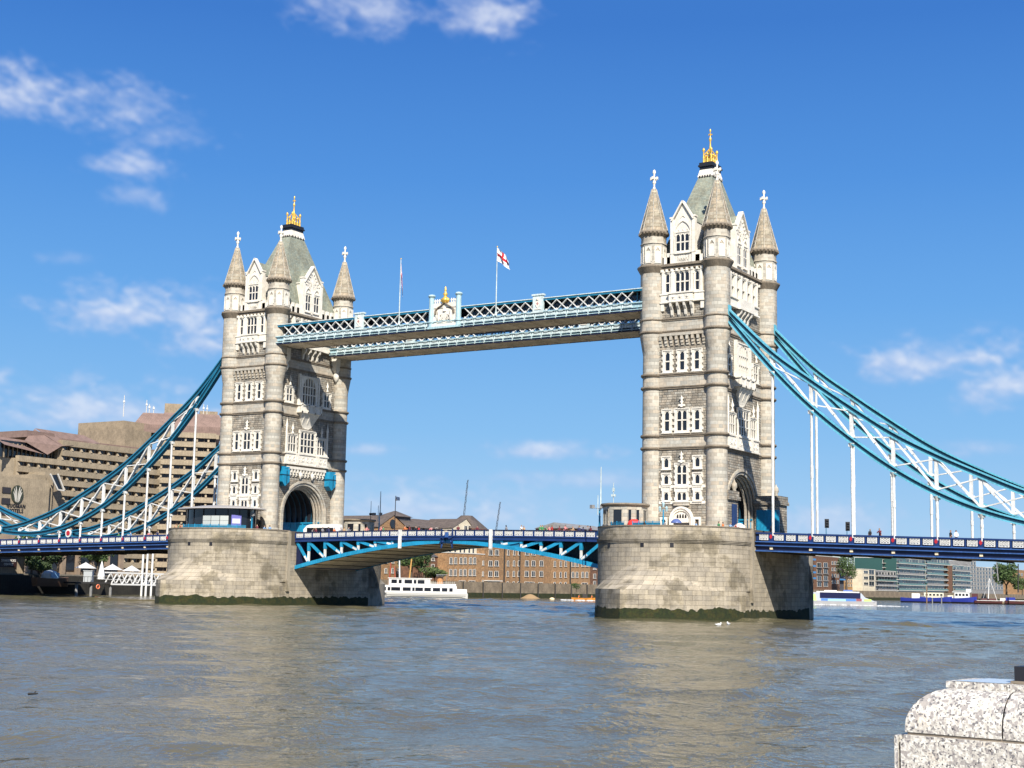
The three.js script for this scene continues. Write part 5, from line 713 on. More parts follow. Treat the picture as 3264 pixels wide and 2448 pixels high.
  const g3 = house('white_gabled_house', 'cream rendered gable with two arched windows, seen over the roadway', 'house', p(1812, 700), p(2040, 1300), -166, 16, B.cream, { coping: false }); part('gable', [ext([[0, g3.h], [g3.w * 0.62, g3.v(...p(1960, 605))], [g3.w, g3.h]], 0.6).translate(0, 0, -0.6)], B.cream, g3.root); part('roof', [quadGeo([[[-0.4, g3.h, 0.2], [g3.w * 0.62, g3.v(...p(1960, 600)), 0.2], [g3.w * 0.62, g3.v(...p(1960, 600)), -16], [-0.4, g3.h, -16]], [[g3.w * 0.62, g3.v(...p(1960, 600)), 0.2], [g3.w + 0.4, g3.h, 0.2], [g3.w + 0.4, g3.h, -16], [g3.w * 0.62, g3.v(...p(1960, 600)), -16]]])], B.roof, g3.root); for (const x of [1950, 1995]) g3.win(...p(x, 700), 11, 14, { arched: true });
  p = A4;
  const g4 = house('hipped_house', 'low brown hipped roof just right of the cream gable, over the roadway', 'house', p(385, 705), p(560, 1200), -164, 14, B.brown, { coping: false }); part('roof', [frus(g4.w / 2, -7, g4.h, g4.h + 5, g4.w * 0.78, g4.w * 0.2, 4, Math.PI / 4)], B.roof, g4.root);
  const g5 = house('pale_roofed_house', 'pale metal pitched roof seen over the roadway beside the right pier', 'house', p(1480, 705), p(1900, 1200), -160, 18, B.brown, { coping: false }); gable(g5.w, g5.h, g5.v(...p(1600, 650)) - g5.h, 18, B.grey, g5.root, 0.5);
}
{
  const p = A5;
  const r1 = house('brick_apartments', 'red-brown brick apartment block with blue balconies, right of the right pier', 'apartment block', p(222, 212), p(462, 560), -150, 16, B.brown);
  for (const y of [300, 360, 425, 480]) for (const x of [268, 330]) r1.win(...p(x, y), 13, 15); for (const y of [280, 340, 400, 460]) { for (const x of [395, 420, 445]) r1.win(...p(x, y), 5, 10, { nb: 1 }); }
  for (const y of [325, 385, 450]) for (const x of [268, 330]) r1.bar('balcony', p(x - 22, 0)[0], p(x + 22, 0)[0], p(0, y - 4)[1], p(0, y + 3)[1], 0, 0.8, B.grey); r1.bar('penthouse', p(230, 0)[0], p(430, 0)[0], p(0, 196)[1], p(0, 212)[1], -12, -2, M.dark);
  const r0 = house('brick_apartments', 'strip of apartment block with four blue balconies, against the right pier edge', 'apartment block', p(120, 205), p(216, 560), -146, 14, B.brown); for (const y of [250, 312, 372, 428]) { r0.bar('balcony', p(172, 0)[0], p(214, 0)[0], p(0, y - 12)[1], p(0, y + 6)[1], 0, 1.6, B.blueP); r0.win(...p(194, y - 24), 10, 9); }
  const r2 = house('yellow_brick_house', 'yellow brick house with a steep dark slate roof, behind the catamaran', 'house', p(505, 425), p(668, 560), -152, 14, B.yellow, { coping: false }); gable(r2.w, r2.h, r2.v(...p(580, 330)) - r2.h, 14, B.slate, r2.root); for (const x of [525, 550, 575, 600, 632]) for (const y of [450, 490]) r2.win(...p(x, y), 5, 8, { nb: 1 });
  const r2b = house('yellow_brick_house', 'narrow house with blue balconies between brick block and yellow brick house', 'house', p(455, 350), p(503, 560), -151, 10, B.slate); for (const y of [385, 440]) r2b.bar('balcony', p(450, 0)[0], p(502, 0)[0], p(0, y - 9)[1], p(0, y + 5)[1], 0, 1.6, B.blueP);
  const glassHouse = (label, a, b, X, top, rows, cols, m, o = {}) => { const h = house('glass_apartments', label, 'apartment block', p(a, top), p(b, 560), X, 18, m, { ...o, group: 'glass apartment blocks on the far bank' }); const y0 = top + 14, dy = (545 - y0) / rows; for (let r = 0; r < rows; r++) { const y = y0 + r * dy; h.bar('floor_slab', p(a, 0)[0], p(b, 0)[0], p(0, y + dy * 0.91)[1], p(0, y + dy)[1], -0.2, 1.3, o.slab || B.frame); if (o.rail !== false) h.bar('balustrade', p(a + 4, 0)[0], p(b - 4, 0)[0], p(0, y + dy * 0.6)[1], p(0, y + dy * 0.9)[1], 1.15, 1.2, hash(r, a, 3) < 0.5 ? B.greenPale : B.grey); const n = cols; for (let c = 0; c < n; c++) { const x = a + (b - a) * (c + 0.5) / n; if (hash(c, r, a) < 0.85) h.win(...p(x, y + dy * 0.42), (b - a) / n * 0.34 * (0.5 + 0.35 * hash(c, r, a + 5)), dy * 0.34 * 0.8, { frame: hash(c, r, a + 1) < 0.6 ? B.frame : B.grey, nb: 1 + (c % 2) }); } } return h; };
  const wf = house('white_apartments', 'white framed apartment block with dark window bays, left of the green glass blocks', 'apartment block', p(680, 340), p(800, 560), -146, 14, B.cream); for (const y of [365, 420, 475]) { wf.win(...p(712, y), 14, 8); wf.win(...p(765, y), 17, 14); }
  glassHouse('low white and glass block with a stair lattice, beside the white framed block', 803, 998, -147, 352, 4, 7, B.grey);
  glassHouse('set-back upper green glass storeys above the low white and glass block', 868, 1000, -158, 232, 7, 6, B.green, { rail: false });
  glassHouse('broad green glass apartment block with white balconies, left of the pair', 1002, 1268, -150, 232, 6, 9, B.green);
  glassHouse('broad green glass apartment block with white balconies, right of the pair', 1272, 1500, -150, 235, 6, 8, B.green);
  const br = house('brick_stair_tower', 'narrow red brick stair tower between the green and the dark glass blocks', 'tower', p(1502, 305), p(1532, 560), -148, 10, B.brown);
  glassHouse('dark glass block with white cornice right of the brick stair tower', 1535, 1700, -151, 302, 5, 5, B.green, { rail: true });
  const grey = (label, a, b, top, n, rows) => { const h = house('grey_apartments', label, 'apartment block', p(a, top), p(b, 560), -152, 16, B.grey, { group: 'grey apartment blocks on the far bank' }); for (let r = 0; r < rows; r++) for (let c = 0; c < n; c++) h.win(...p(a + (b - a) * (c + 0.5) / n, top + 22 + r * (530 - top) / rows), 6, 9, { nb: 1 }); return h; };
  grey('tall slim grey block at the right end of the dark glass block', 1702, 1755, 262, 2, 7); grey('grey apartment block with rows of dark windows behind the sailing barge', 1758, 1925, 318, 6, 6); grey('grey and tan apartment block partly hidden by the far right tree', 1928, 2010, 325, 3, 6);
  const bb = house('tan_tower_house', 'tan brick building with a small turret at the far right edge', 'house', p(2140, 345), p(2300, 560), -150, 14, B.tan); for (const x of [2165, 2190]) for (const y of [390, 450]) bb.win(...p(x, y), 5, 8);
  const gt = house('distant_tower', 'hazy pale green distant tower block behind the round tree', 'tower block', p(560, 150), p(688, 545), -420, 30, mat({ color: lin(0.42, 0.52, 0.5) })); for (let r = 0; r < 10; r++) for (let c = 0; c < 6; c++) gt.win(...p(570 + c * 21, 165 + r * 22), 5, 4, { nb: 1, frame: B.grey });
}
// the concrete hotel
{
  const conc = mat({ map: weathered(7, [0.56, 0.51, 0.43], 0.22, 0.16, 512, 121), bumpMap: dataTex(256, 256, (u, v) => fbm(u * 20, v * 20, 4, 20, 5), false, 1 / 3), bumpScale: 0.02 }), conc2 = mat({ map: weathered(7, [0.545, 0.49, 0.41], 0.22, 0.16, 512, 123) }), pink = mat({ map: weathered(4, [0.45, 0.375, 0.345], 0.2, 0.3, 256, 125) }), winM = new THREE.MeshPhysicalMaterial({ color: lin(0.03, 0.022, 0.022), roughness: 0.15 });
  const root = worldThing('concrete_hotel', 'large stepped brown concrete hotel with an oval emblem and ribbon windows', 'hotel', [-170, 4.5, -75]);
  part('wing', [bx(-166, -195, 4.5, 38.7, -93, -56.5), bx(-166, -195, 4.5, 33.1, -57, -43)], conc, root);
  const ang = Math.atan2(0.71, 0.70);   // the right-hand wing stands at 45 degrees
  const rw = (g) => g.rotateY(ang).translate(-165, 0, -90.4);
  part('wing', [rw(bx(0, 16.5, 4.5, 44.3, -22, -1))], conc, root);
  const fins = merged([ext([[0, -0.55], [1.2, -0.55], [0.4, 0.55], [0, 0.55]], 0.5).rotateY(-Math.PI / 2)]), pane = merged([bx(-1.35, 1.35, -0.54, 0.54, -0.05, 0)]), jamb = merged([bx(-0.06, 0.06, -0.46, 0.46, 0, 0.12)]);
  const floors = (n, yTop, place, u0, u1, pitch, skip) => { for (let k = 0; k < n; k++) { const yc = yTop - k * 2.56, a = u0(k), b = u1(k); if (b - a < 1) continue; const sp = place(bx(a, b, yc + 0.55, yc + 2.01, -0.2, 1.15)), sp2 = k === n - 1 ? place(bx(a, b, yc - 2.01, yc - 0.55, -0.2, 1.15)) : null; part('spandrel', sp2 ? [sp, sp2] : [sp], conc, root); for (let u = a + 0.3; u < b - 1.6; u += pitch) { const w = raw('window', place(pane.clone().translate(u + 1.6, yc, 0.1)), winM, root); raw('mullion', place(jamb.clone().translate(u + 1.9, yc, 0.1)), conc2, w); part('window_fin', [place(fins.clone().translate(u + 0.2, yc, 0.1))], conc, root); } } };
  const L = (g) => g.rotateY(Math.PI / 2).translate(-166, 0, 0);   // local u runs along -z
  floors(13, 36.85, L, (k) => (k < 2 ? 57 : k < 4 ? 43.5 : 52), () => 91.6, 3.12);
  floors(15, 42.4, rw, () => 0.9, () => 15.6, 3.1);
  part('core', [bx(-167, -185, 30, 44.2, -89.5, -80), bx(-170, -188, 40, 46.8, -93, -82)], conc2, root);
  part('roof_storey', [rw(bx(-7, 17.5, 44.3, 46.6, -20, -3)), bx(-166.5, -190, 38.7, 39.4, -92, -58)], pink, root);
  const sl = (x0, x1, y0, y1, z0, z1, in0) => quadGeo([[[x0, y0, z1], [x1, y0, z1], [x1 - in0, y1, z1 - in0], [x0 + in0, y1, z1 - in0]], [[x1, y0, z1], [x1, y0, z0], [x1 - in0, y1, z0], [x1 - in0, y1, z1 - in0]], [[x0, y0, z0], [x0, y0, z1], [x0 + in0, y1, z1 - in0], [x0 + in0, y1, z0]], [[x0 + in0, y1, z1 - in0], [x1 - in0, y1, z1 - in0], [x1 - in0, y1, z0], [x0 + in0, y1, z0]]]);
  part('mansard', [rw(sl(-1, 18.5, 46.4, 50.4, -22, -3, 2.2)), rw(sl(-7, 6, 46.6, 50.2, -22, -4, 2.4)), rw(sl(-12, 0, 44.2, 47, -22, -4, 1.5))], pink, root);
  part('plant_room', [rw(bx(1.2, 6.2, 49, 53.2, -16, -7)), rw(bx(11, 16, 50, 51.6, -14, -8))], conc2, root);
  for (const [u, h] of [[-3.8, 3], [-3, 1.8], [-1.8, 1.4], [12, 2.6], [13, 2.4], [-10, 4]]) part('roof_aerial', [rw(rod(V(u, 49, -8), V(u, 51 + h, -8), 0.12, 0.1, 5)), rw(box(u, 50.9 + h * 0.6, -8, 0.5, 0.5, 0.5))], B.frame, root);
  // left end: copper roofs, glazed bar, sign block
  part('copper_roof', [bx(-168, -192, 38.9, 40.6, -56.8, -48).rotateZ(0), quadGeo([[[-164.5, 37.2, -56.4], [-164.5, 34.6, -52], [-166.5, 37.6, -46], [-170, 41.4, -52]], [[-164.5, 37.2, -56.4], [-170, 41.6, -52], [-172, 41.6, -70], [-165.5, 39.2, -70]], [[-165, 34.6, -52], [-165, 36.0, -39], [-170, 38.4, -39], [-169, 38, -52]]])], pink, root);
  part('roof_glazing', [bx(-167.5, -168, 33.1, 37.4, -56.5, -40)], M.glass, root); for (let k = 0; k < 12; k++) part('glazing_bar', [bx(-167.2, -167.5, 33.1, 36.8, -55.8 + k * 1.35, -55.6 + k * 1.35)], conc2, root);
  part('sign_block', [bx(-157.5, -168, 4.5, 27.6, -47.4, -28), bx(-159, -168, 4.5, 29.8, -49.6, -46.9), bx(-158.5, -168, 27.6, 28.8, -46.9, -42.8)], conc, root);
  part('skylight', [quadGeo([[[-157, 28.8, -47.0], [-157, 25.6, -49.3], [-157.2, 25.4, -51.4], [-157.2, 29.2, -49.2]]])], M.glass, root);
  part('skylight_frame', [beam(V(-156.9, 29.1, -46.8), V(-156.9, 25.4, -49.4), 0.35, 0.35), beam(V(-157, 29.3, -49.2), V(-157, 25.4, -51.5), 0.35, 0.35), beam(V(-156.9, 25.4, -49.4), V(-157, 25.3, -51.5), 0.35, 0.35)], B.frame, root);
  part('stair_wall', [bx(-160, -167, 4.5, 29, -53.5, -49.6)], conc2, root);
  for (let k = 0; k < 3; k++) for (const z of [-31, -34.4]) part('window', [bx(-157.3, -157.5, 23.6 - k * 2.6, 25 - k * 2.6, z - 1.2, z + 1.2)], winM, root);
  const font = await new FontLoader().loadAsync('fonts/droid/droid_sans_bold.typeface.json');
  const ZC = -37.6, em = part('emblem', [new THREE.CylinderGeometry(1, 1, 0.25, 32).rotateZ(Math.PI / 2).scale(1, 2.2, 1.75).translate(-157.35, 23.5, ZC)], mat({ color: lin(0.035, 0.04, 0.025), roughness: 0.5 }), root);
  const fr = []; for (const sgn of [-1, 1]) for (const [x0, x1, x2, y0, y1, w] of [[0.15, 0.22, 0.62, -1.9, 1.9, 0.3], [0.42, 0.55, 1.05, -1.85, 1.35, 0.3], [0.62, 0.85, 1.3, -1.6, 0.6, 0.28]]) { const l = []; const rgt = []; for (let i = 0; i <= 6; i++) { const t = i / 6, x = (1 - t) * (1 - t) * x0 + 2 * t * (1 - t) * x1 * 0.8 + t * t * x2, y = lerp(y0, y1, t), ww = w * (0.45 + 0.9 * Math.sin(t * 2.4)) * (t > 0.85 ? 0.35 : 1) * 0.55; l.push([sgn * (x - ww / 2), y]); rgt.push([sgn * (x + ww / 2), y]); } fr.push(ext(sgn > 0 ? [...l, ...rgt.reverse()] : [...rgt, ...l.reverse()], 0.08).rotateY(Math.PI / 2).translate(-157.24, 23.5, ZC)); }
  raw('emblem_leaves', merged(fr), B.frame, em);
  for (const [txt, y] of [['GUOMAN', 20.25], ['HOTELS', 19.1]]) { const t = new TextGeometry(txt, { font, size: 0.9, depth: 0.12, curveSegments: 3 }); t.computeBoundingBox(); const w = t.boundingBox.max.x; part('lettering', [t.translate(-w / 2, 0, 0).rotateY(Math.PI / 2).translate(-157.5, y, ZC + 0.1)], M.black, root); }
  // coffee kiosk sign on the quay
  const k = worldThing('coffee_kiosk', 'quayside coffee shop with a dark sign board, at the far left under the deck', 'kiosk', [-128, 4.5, -11]);
  part('wall', [bx(-127, -133, 4.5, 8.6, -16, -5)], conc2, k); part('sign_board', [bx(-126.6, -127, 5.8, 7.8, -13.5, -9.2)], paint(0.03, 0.012, 0.01), k); part('canopy', [bx(-126, -130, 8.3, 8.7, -16.5, -4.5)], B.grey, k);
  for (const [txt, y] of [['STARBUCKS', 6.95], ['COFFEE', 6.15]]) { const t = new TextGeometry(txt, { font, size: 0.5, depth: 0.08, curveSegments: 3 }); t.computeBoundingBox(); part('lettering', [t.translate(-t.boundingBox.max.x / 2, 0, 0).rotateY(Math.PI / 2).translate(-126.6, y, -11.35)], B.frame, k); }
}

// ---------- things on the piers ----------
{ // round glass cabin on the left pier
  const c = worldThing('glass_cabin', 'round glass cabin with a thin disc roof on the left pier', 'cabin', [-PX + 0.4, YB, 15.6]), X = -PX + 0.4, Z = 15.6;
  const ell = (g, sx, sz) => g.scale(sx, 1, sz).translate(X, 0, Z);
  part('disc_roof', [ell(new THREE.CylinderGeometry(1, 1.04, 0.22, 40).translate(0, 15.75, 0), 8.4, 5.2), ell(new THREE.CylinderGeometry(0.5, 1.0, 0.42, 40).translate(0, 16.05, 0), 8.2, 5.0)], mat({ color: lin(0.3, 0.29, 0.28), roughness: 0.5 }), c);
  part('glass_wall', [ell(new THREE.CylinderGeometry(1, 1, 4.4, 40, 1, true).translate(0, 13.4, 0), 6.9, 4.2)], M.glass, c);
  for (let k = 0; k < 18; k++) { const a = k * TAU / 18; part('mullion', [box(X + 6.95 * Math.sin(a), 13.4, Z + 4.25 * Math.cos(a), 0.12, 4.4, 0.12, a)], M.black, c); }
  for (let r = 0; r < 4; r++) for (let k = 0; k < 3; k++) { const a0 = 0.02 + k * 0.24, a1 = a0 + 0.225, P = (a) => [X + 7.12 * Math.sin(a), Z + 4.42 * Math.cos(a)]; const [x0, z0] = P(a0), [x1, z1] = P(a1); part('metal_panel', [beam(V(x0, 11.6 + r * 0.82, z0), V(x1, 11.6 + r * 0.82, z1), 0.06, 0.78)], mat({ color: lin(0.5, 0.53, 0.5), roughness: 0.4, metalness: 0.2 }), c); }
  { const a = 0.95, x = X + 7.05 * Math.sin(a), z = Z + 4.35 * Math.cos(a); part('poster', [box(x, 13.5, z, 1.6, 2.2, 0.08, a * 0.85)], paint(0.12, 0.12, 0.38), c); part('poster', [box(x + 0.05, 13.6, z + 0.06, 1.3, 0.8, 0.08, a * 0.85)], paint(0.5, 0.5, 0.68), c); }
}
function stoneCabin(at, ry, label) {
  const c = thing('stone_cabin', label, 'cabin', at, ry, 'stone control cabins'); const r = 3.1;
  part('wall', [frus(0, 0, 0, 4.0, r, r, 8), frus(0, 0, 0, 1.5, r + 0.08, r + 0.08, 8)], M.ashlar, c); part('roof', [frus(0, 0, 4.0, 4.22, r + 0.15, r + 0.35, 8), frus(0, 0, 4.22, 4.42, r + 0.35, r + 0.3, 8), frus(0, 0, 4.42, 4.6, r, 0.3, 8)], M.string, c);
  for (let i = 0; i < 8; i++) { const a = i * Math.PI / 4, ap = r * Math.cos(Math.PI / 8), wide = i % 2 === 0; for (const u of wide ? [0] : [-0.6, 0.6]) { const w = wide ? 0.62 : 0.22; const m = part('window', [bx(u - w - 0.12, u - w, 1.5, 3.5, ap, ap + 0.08), bx(u + w, u + w + 0.12, 1.5, 3.5, ap, ap + 0.08), bx(u - w - 0.12, u + w + 0.12, 3.5, 3.62, ap, ap + 0.1), bx(u - w - 0.12, u + w + 0.12, 1.4, 1.52, ap, ap + 0.12)].map((g) => g.rotateY(a)), M.ashlar, c); raw('pane', merged([bx(u - w, u + w, 1.52, 3.5, ap - 0.02, ap + 0.02).rotateY(a)]), M.glass, m); } }
  return c;
}
stoneCabin([PX - 5.6, YB, 16.2], 0.1, 'octagonal grey stone cabin on the front of the right pier');
stoneCabin([-PX + 3.4, YB, -17.6], 0.2, 'flat-roofed stone cabin behind the left tower, on the far end of its pier');
function lampPost(at, h, label, mast) {
  const l = thing('lamp_post', label, 'lamp post', at, 0, 'light blue lamp posts on the piers');
  part('post', [lathe([[0.36, 0], [0.36, 0.5], [0.24, 0.7], [0.26, 1.1], [0.15, 1.4], [0.12, h * 0.7], [0.18, h * 0.72], [0.1, h * 0.75], [0.1, h]], 0, 0, 10)], M.cyan, l);
  if (mast) { part('mast', [rod(V(0.15, h, 0), V(0.15, h + mast, 0), 0.12, 0.06, 6), rod(V(-0.3, h * 0.8, 0), V(-0.3, h + 2, 0), 0.07, 0.05, 6)], M.palest, l); for (const s of [-1, 1]) part('floodlight', [box(s * 0.75 - 0.4, h + 0.4, 0.1, 0.5, 0.5, 0.5, s * 0.4), rod(V(0, h + 0.1, 0), V(s * 0.75 - 0.4, h + 0.3, 0), 0.05, 0.05, 5)], B.grey, l); }
  else for (const s of [-1, 0, 1]) part('lantern', [frus(s * 0.5, 0, h - 0.1 + (s ? -0.2 : 0.4), h + 0.4 + (s ? -0.2 : 0.4), 0.14, 0.22, 6), frus(s * 0.5, 0, h + 0.4 + (s ? -0.2 : 0.4), h + 0.65 + (s ? -0.2 : 0.4), 0.24, 0.04, 6), rod(V(0, h - 0.3, 0), V(s * 0.5, h - 0.2, 0), 0.04, 0.04, 5)], M.pale, l);
  return l;
}
lampPost([PX - 9.6, YB, 16.3], 3.7, 'light blue post with floodlights and tall white mast left of the stone cabin', 6.0);
lampPost([PX + 0.4, YB, 16.5], 3.6, 'light blue lamp post with three lanterns before the right tower door');
lampPost([-PX + 7.6, YB, 16], 3.2, 'light blue post with white camera mast right of the round glass cabin', 3.2);
lampPost([-PX + 8.1, YB, -18], 5.0, 'dark post with floodlights and aerial beyond the left tower', 4.6);
single('aerial', [rod(V(0, 0, 0), V(0, 3.2, 0), 0.06, 0.05, 5), box(0, 1.4, 0, 0.6, 0.3, 0.3), box(0, 2.2, 0, 0.25, 0.5, 0.25)], M.palest, 'thin white aerial on the stone cabin roof of the right pier', 'aerial', [PX - 7.8, YB + 4.3, 15.6]);
single('aerial', [rod(V(0, 0, 0), V(0, 3.4, 0), 0.06, 0.04, 5), box(0, 1.0, 0, 0.5, 0.4, 0.3)], M.dark, 'thin dark aerial above the flat stone cabin beyond the left tower', 'aerial', [-PX + 6.4, YB + 4.4, -17.6]);
{ const f = thing('flagpole', 'slender mast with a small white pennant beyond the left tower', 'flagpole', [-30.2, 9, -19]); part('pole', [rod(V(0, 0, 0), V(0, 11, 0), 0.12, 0.06, 6)], paint(0.3, 0.2, 0.14), f); const c = raw('flag', flagCloth(0.9, 0.8, 0.1, 0.05, 3), mat({ color: lin(0.7, 0.7, 0.72) }), f); c.position.set(0, 10.5, 0); }
// railings round the pier tops
function railing(pts, label) {
  const r = thing('railing', label, 'railing', [pts[0][0], YB, pts[0][1]], 0, 'light blue railings on the piers'); base.set(r, [pts[0][0], YB, pts[0][1]]);
  for (let i = 0; i + 1 < pts.length; i++) { const [x0, z0] = pts[i], [x1, z1] = pts[i + 1]; for (const y of [YB + 1.7, YB + 1.2]) part('rail', [beam(V(x0, y, z0), V(x1, y, z1), 0.07, 0.07)], M.cyan, r); part('post', [rod(V(x0, YB, z0), V(x0, YB + 1.85, z0), 0.06, 0.06, 6)], M.cyan, r); part('infill', [beam(V(x0, YB + 1.4, z0), V(x1, YB + 1.4, z1), 0.03, 0.42)], M.teal, r); }
  return r;
}
const bow = (cx, t0, t1, n, r = 9.6) => Array.from({ length: n + 1 }, (_, i) => { const t = lerp(t0, t1, i / n); return [cx + r * Math.sin(t), ZB + r * Math.cos(t)]; });
railing(bow(PX, -1.35, -0.35, 6), 'light blue railing below the stone cabin on the right pier');
railing(bow(PX, -0.28, 0.22, 4, 8.6), 'light blue railing before the right tower door');
railing(bow(-PX, -0.28, 0.95, 8), 'light blue railing below the round glass cabin on the left pier');
single('red_tarpaulin', [lathe([[0.9, 0], [1.0, 1.4], [0.8, 1.9], [0.4, 2.15], [0, 2.2]], 0, 0, 9)], paint(0.6, 0.03, 0.025, 0.7), 'bright red covered barrier beside the stone cabin', 'cover', [PX - 3.0, YB, 18.6]);
single('blue_umbrella', [lathe([[0, 0.7], [0.4, 0.6], [0.75, 0.3], [0.8, 0.1]], 0, 0, 8), rod(V(0, -1.2, 0), V(0, 0.7, 0), 0.03, 0.03, 5)], paint(0.08, 0.12, 0.3), 'small dark blue umbrella before the right tower door', 'umbrella', [PX + 2.6, YB + 1.6, 17]);
single('white_umbrella', [lathe([[0, 0.75], [0.4, 0.65], [0.85, 0.3], [0.9, 0.1]], 0, 0, 8), rod(V(0, -1.2, 0), V(0, 0.7, 0), 0.03, 0.03, 5)], M.paintW, 'white umbrella right of the near turret of the right tower', 'umbrella', [PX + 9.2, YB + 1.2, 10.8]);
{ // white coach crossing by the left tower
  const v = thing('white_coach', 'white coach on the roadway beside the left tower arch', 'coach', [-33.4, 11.0, -2.2], 0.02); const sh = [[-3.4, 0.4], [-3.4, 2.1], [-2.7, 2.75], [-1.8, 2.95], [3.3, 2.95], [3.4, 2.6], [3.4, 0.4]];
  part('body', [ext(sh, 2.3).translate(0, 0, -1.15)], paint(0.78, 0.78, 0.76, 0.3), v); part('window_band', [bx(-2.6, 3.2, 1.5, 2.35, 1.15, 1.18), quadGeo([[[-3.42, 1.4, 1.0], [-3.42, 1.4, -1.0], [-2.75, 2.65, -1.0], [-2.75, 2.65, 1.0]]])], M.glass, v); for (const x of [-2.2, 2.3]) for (const z of [-1.05, 1.05]) part('wheel', [new THREE.CylinderGeometry(0.48, 0.48, 0.28, 14).rotateX(Math.PI / 2).translate(x, 0.48, z)], M.black, v);
}
for (const [x, i] of [[56.7, 0], [59.8, 1]]) { const t = thing('traffic_light', i ? 'traffic light on the right-hand deck, right one of the two' : 'traffic light on the right-hand deck, left one of the two', 'traffic light', [x, deckTop(x) - 1.1, -6], 0.5, 'traffic lights on the deck'); part('pole', [rod(V(0, 0, 0), V(0, 3.6 - i * 0.35, 0), 0.06, 0.06, 6)], M.teal, t); part('head', [box(0.12, 3.1 - i * 0.35, 0, 0.42, 1.15, 0.3), box(0.12, 3.1 - i * 0.35, -0.05, 0.62, 1.3, 0.05)], M.black, t); for (const y of [-0.36, 0, 0.36]) part('visor', [box(0.18, 3.16 + y - i * 0.35, 0.24, 0.36, 0.1, 0.24), rod(V(0.12, 3.06 + y - i * 0.35, 0.12), V(0.12, 3.06 + y - i * 0.35, 0.2), 0.12, 0.12, 8)], M.black, t); }

// ---------- people ----------
const bodies = (() => {
  const N = 44, out = [];
  const poses = [{ arm: 0.25, lean: 0, head: 0.02 }, { arm: 0.9, lean: 0.1, head: 0.05 }, { arm: 0.05, lean: -0.04, head: -0.03 }];
  for (const po of poses) {
    const mc = new MarchingCubes(N, new THREE.MeshBasicMaterial(), false, false, 40000); mc.isolation = 0;
    const J = { pelvis: [0, 0.95, 0], chest: [0, 1.3, po.lean], neck: [0, 1.48, po.lean * 1.2], head: [0, 1.62, po.lean * 1.3 + po.head] };
    const caps = [[J.pelvis, J.chest, 0.15, 0.175], [J.chest, J.neck, 0.15, 0.06], [J.neck, J.head, 0.055, 0.06], [[0, 1.6, J.head[2]], [0, 1.66, J.head[2]], 0.095, 0.1]];
    for (const s of [-1, 1]) { caps.push([[s * 0.09, 0.93, 0], [s * 0.1, 0.5, 0.02], 0.095, 0.065], [[s * 0.1, 0.5, 0.02], [s * 0.11, 0.09, -0.02], 0.062, 0.045], [[s * 0.11, 0.06, -0.02], [s * 0.12, 0.04, 0.14], 0.045, 0.04]); const el = [s * 0.25, 1.14, po.lean + 0.25 * po.arm], hd = [s * (0.25 - 0.12 * po.arm), 0.9 + 0.42 * po.arm, po.lean + 0.05 + 0.38 * po.arm]; caps.push([[s * 0.19, 1.4, po.lean], el, 0.06, 0.047], [el, hd, 0.045, 0.034], [hd, [hd[0], hd[1] - 0.05 + 0.06 * po.arm, hd[2] + 0.05], 0.036, 0.028]); }
    const sd = (p, [a, b, r0, r1]) => { const ab = [b[0] - a[0], b[1] - a[1], b[2] - a[2]], ap = [p[0] - a[0], p[1] - a[1], p[2] - a[2]], t = clamp((ap[0] * ab[0] + ap[1] * ab[1] + ap[2] * ab[2]) / (ab[0] ** 2 + ab[1] ** 2 + ab[2] ** 2)); return Math.hypot(ap[0] - ab[0] * t, ap[1] - ab[1] * t, ap[2] - ab[2] * t) - lerp(r0, r1, t); };
    for (let k = 0; k < N; k++) for (let j = 0; j < N; j++) for (let i = 0; i < N; i++) { const p = [((i - N / 2) / (N / 2)) * 0.94, ((j - N / 2) / (N / 2)) * 0.94 + 0.9, ((k - N / 2) / (N / 2)) * 0.94]; let d = 1; for (const c of caps) { const e = sd(p, c), h = Math.max(0.04 - Math.abs(d - e), 0) / 0.04; d = Math.min(d, e) - h * h * 0.01; } mc.field[k * N * N + j * N + i] = -d; }
    mc.update(); const n = mc.count, g = new THREE.BufferGeometry(), P = new Float32Array(n * 3); for (let i = 0; i < n; i++) { P[i * 3] = mc.positionArray[i * 3] * 0.94; P[i * 3 + 1] = mc.positionArray[i * 3 + 1] * 0.94 + 0.9; P[i * 3 + 2] = mc.positionArray[i * 3 + 2] * 0.94; }
    g.setAttribute('position', new THREE.BufferAttribute(P, 3)); g.setAttribute('normal', new THREE.BufferAttribute(mc.normalArray.slice(0, n * 3), 3)); g.computeVertexNormals(); out.push(g);
  }
  return out;
})();
const personMat = new THREE.MeshStandardMaterial({ vertexColors: true, roughness: 0.85 });
const TOPS = [['red', [0.35, 0.03, 0.03]], ['navy blue', [0.02, 0.025, 0.08]], ['black', [0.015, 0.015, 0.018]], ['white', [0.7, 0.7, 0.68]], ['pink', [0.55, 0.2, 0.2]], ['tan', [0.4, 0.26, 0.15]], ['grey', [0.2, 0.2, 0.22]], ['maroon', [0.12, 0.02, 0.03]], ['orange', [0.55, 0.16, 0.05]], ['light blue', [0.2, 0.32, 0.5]], ['green', [0.05, 0.2, 0.08]]];
const bodyCache = new Map();
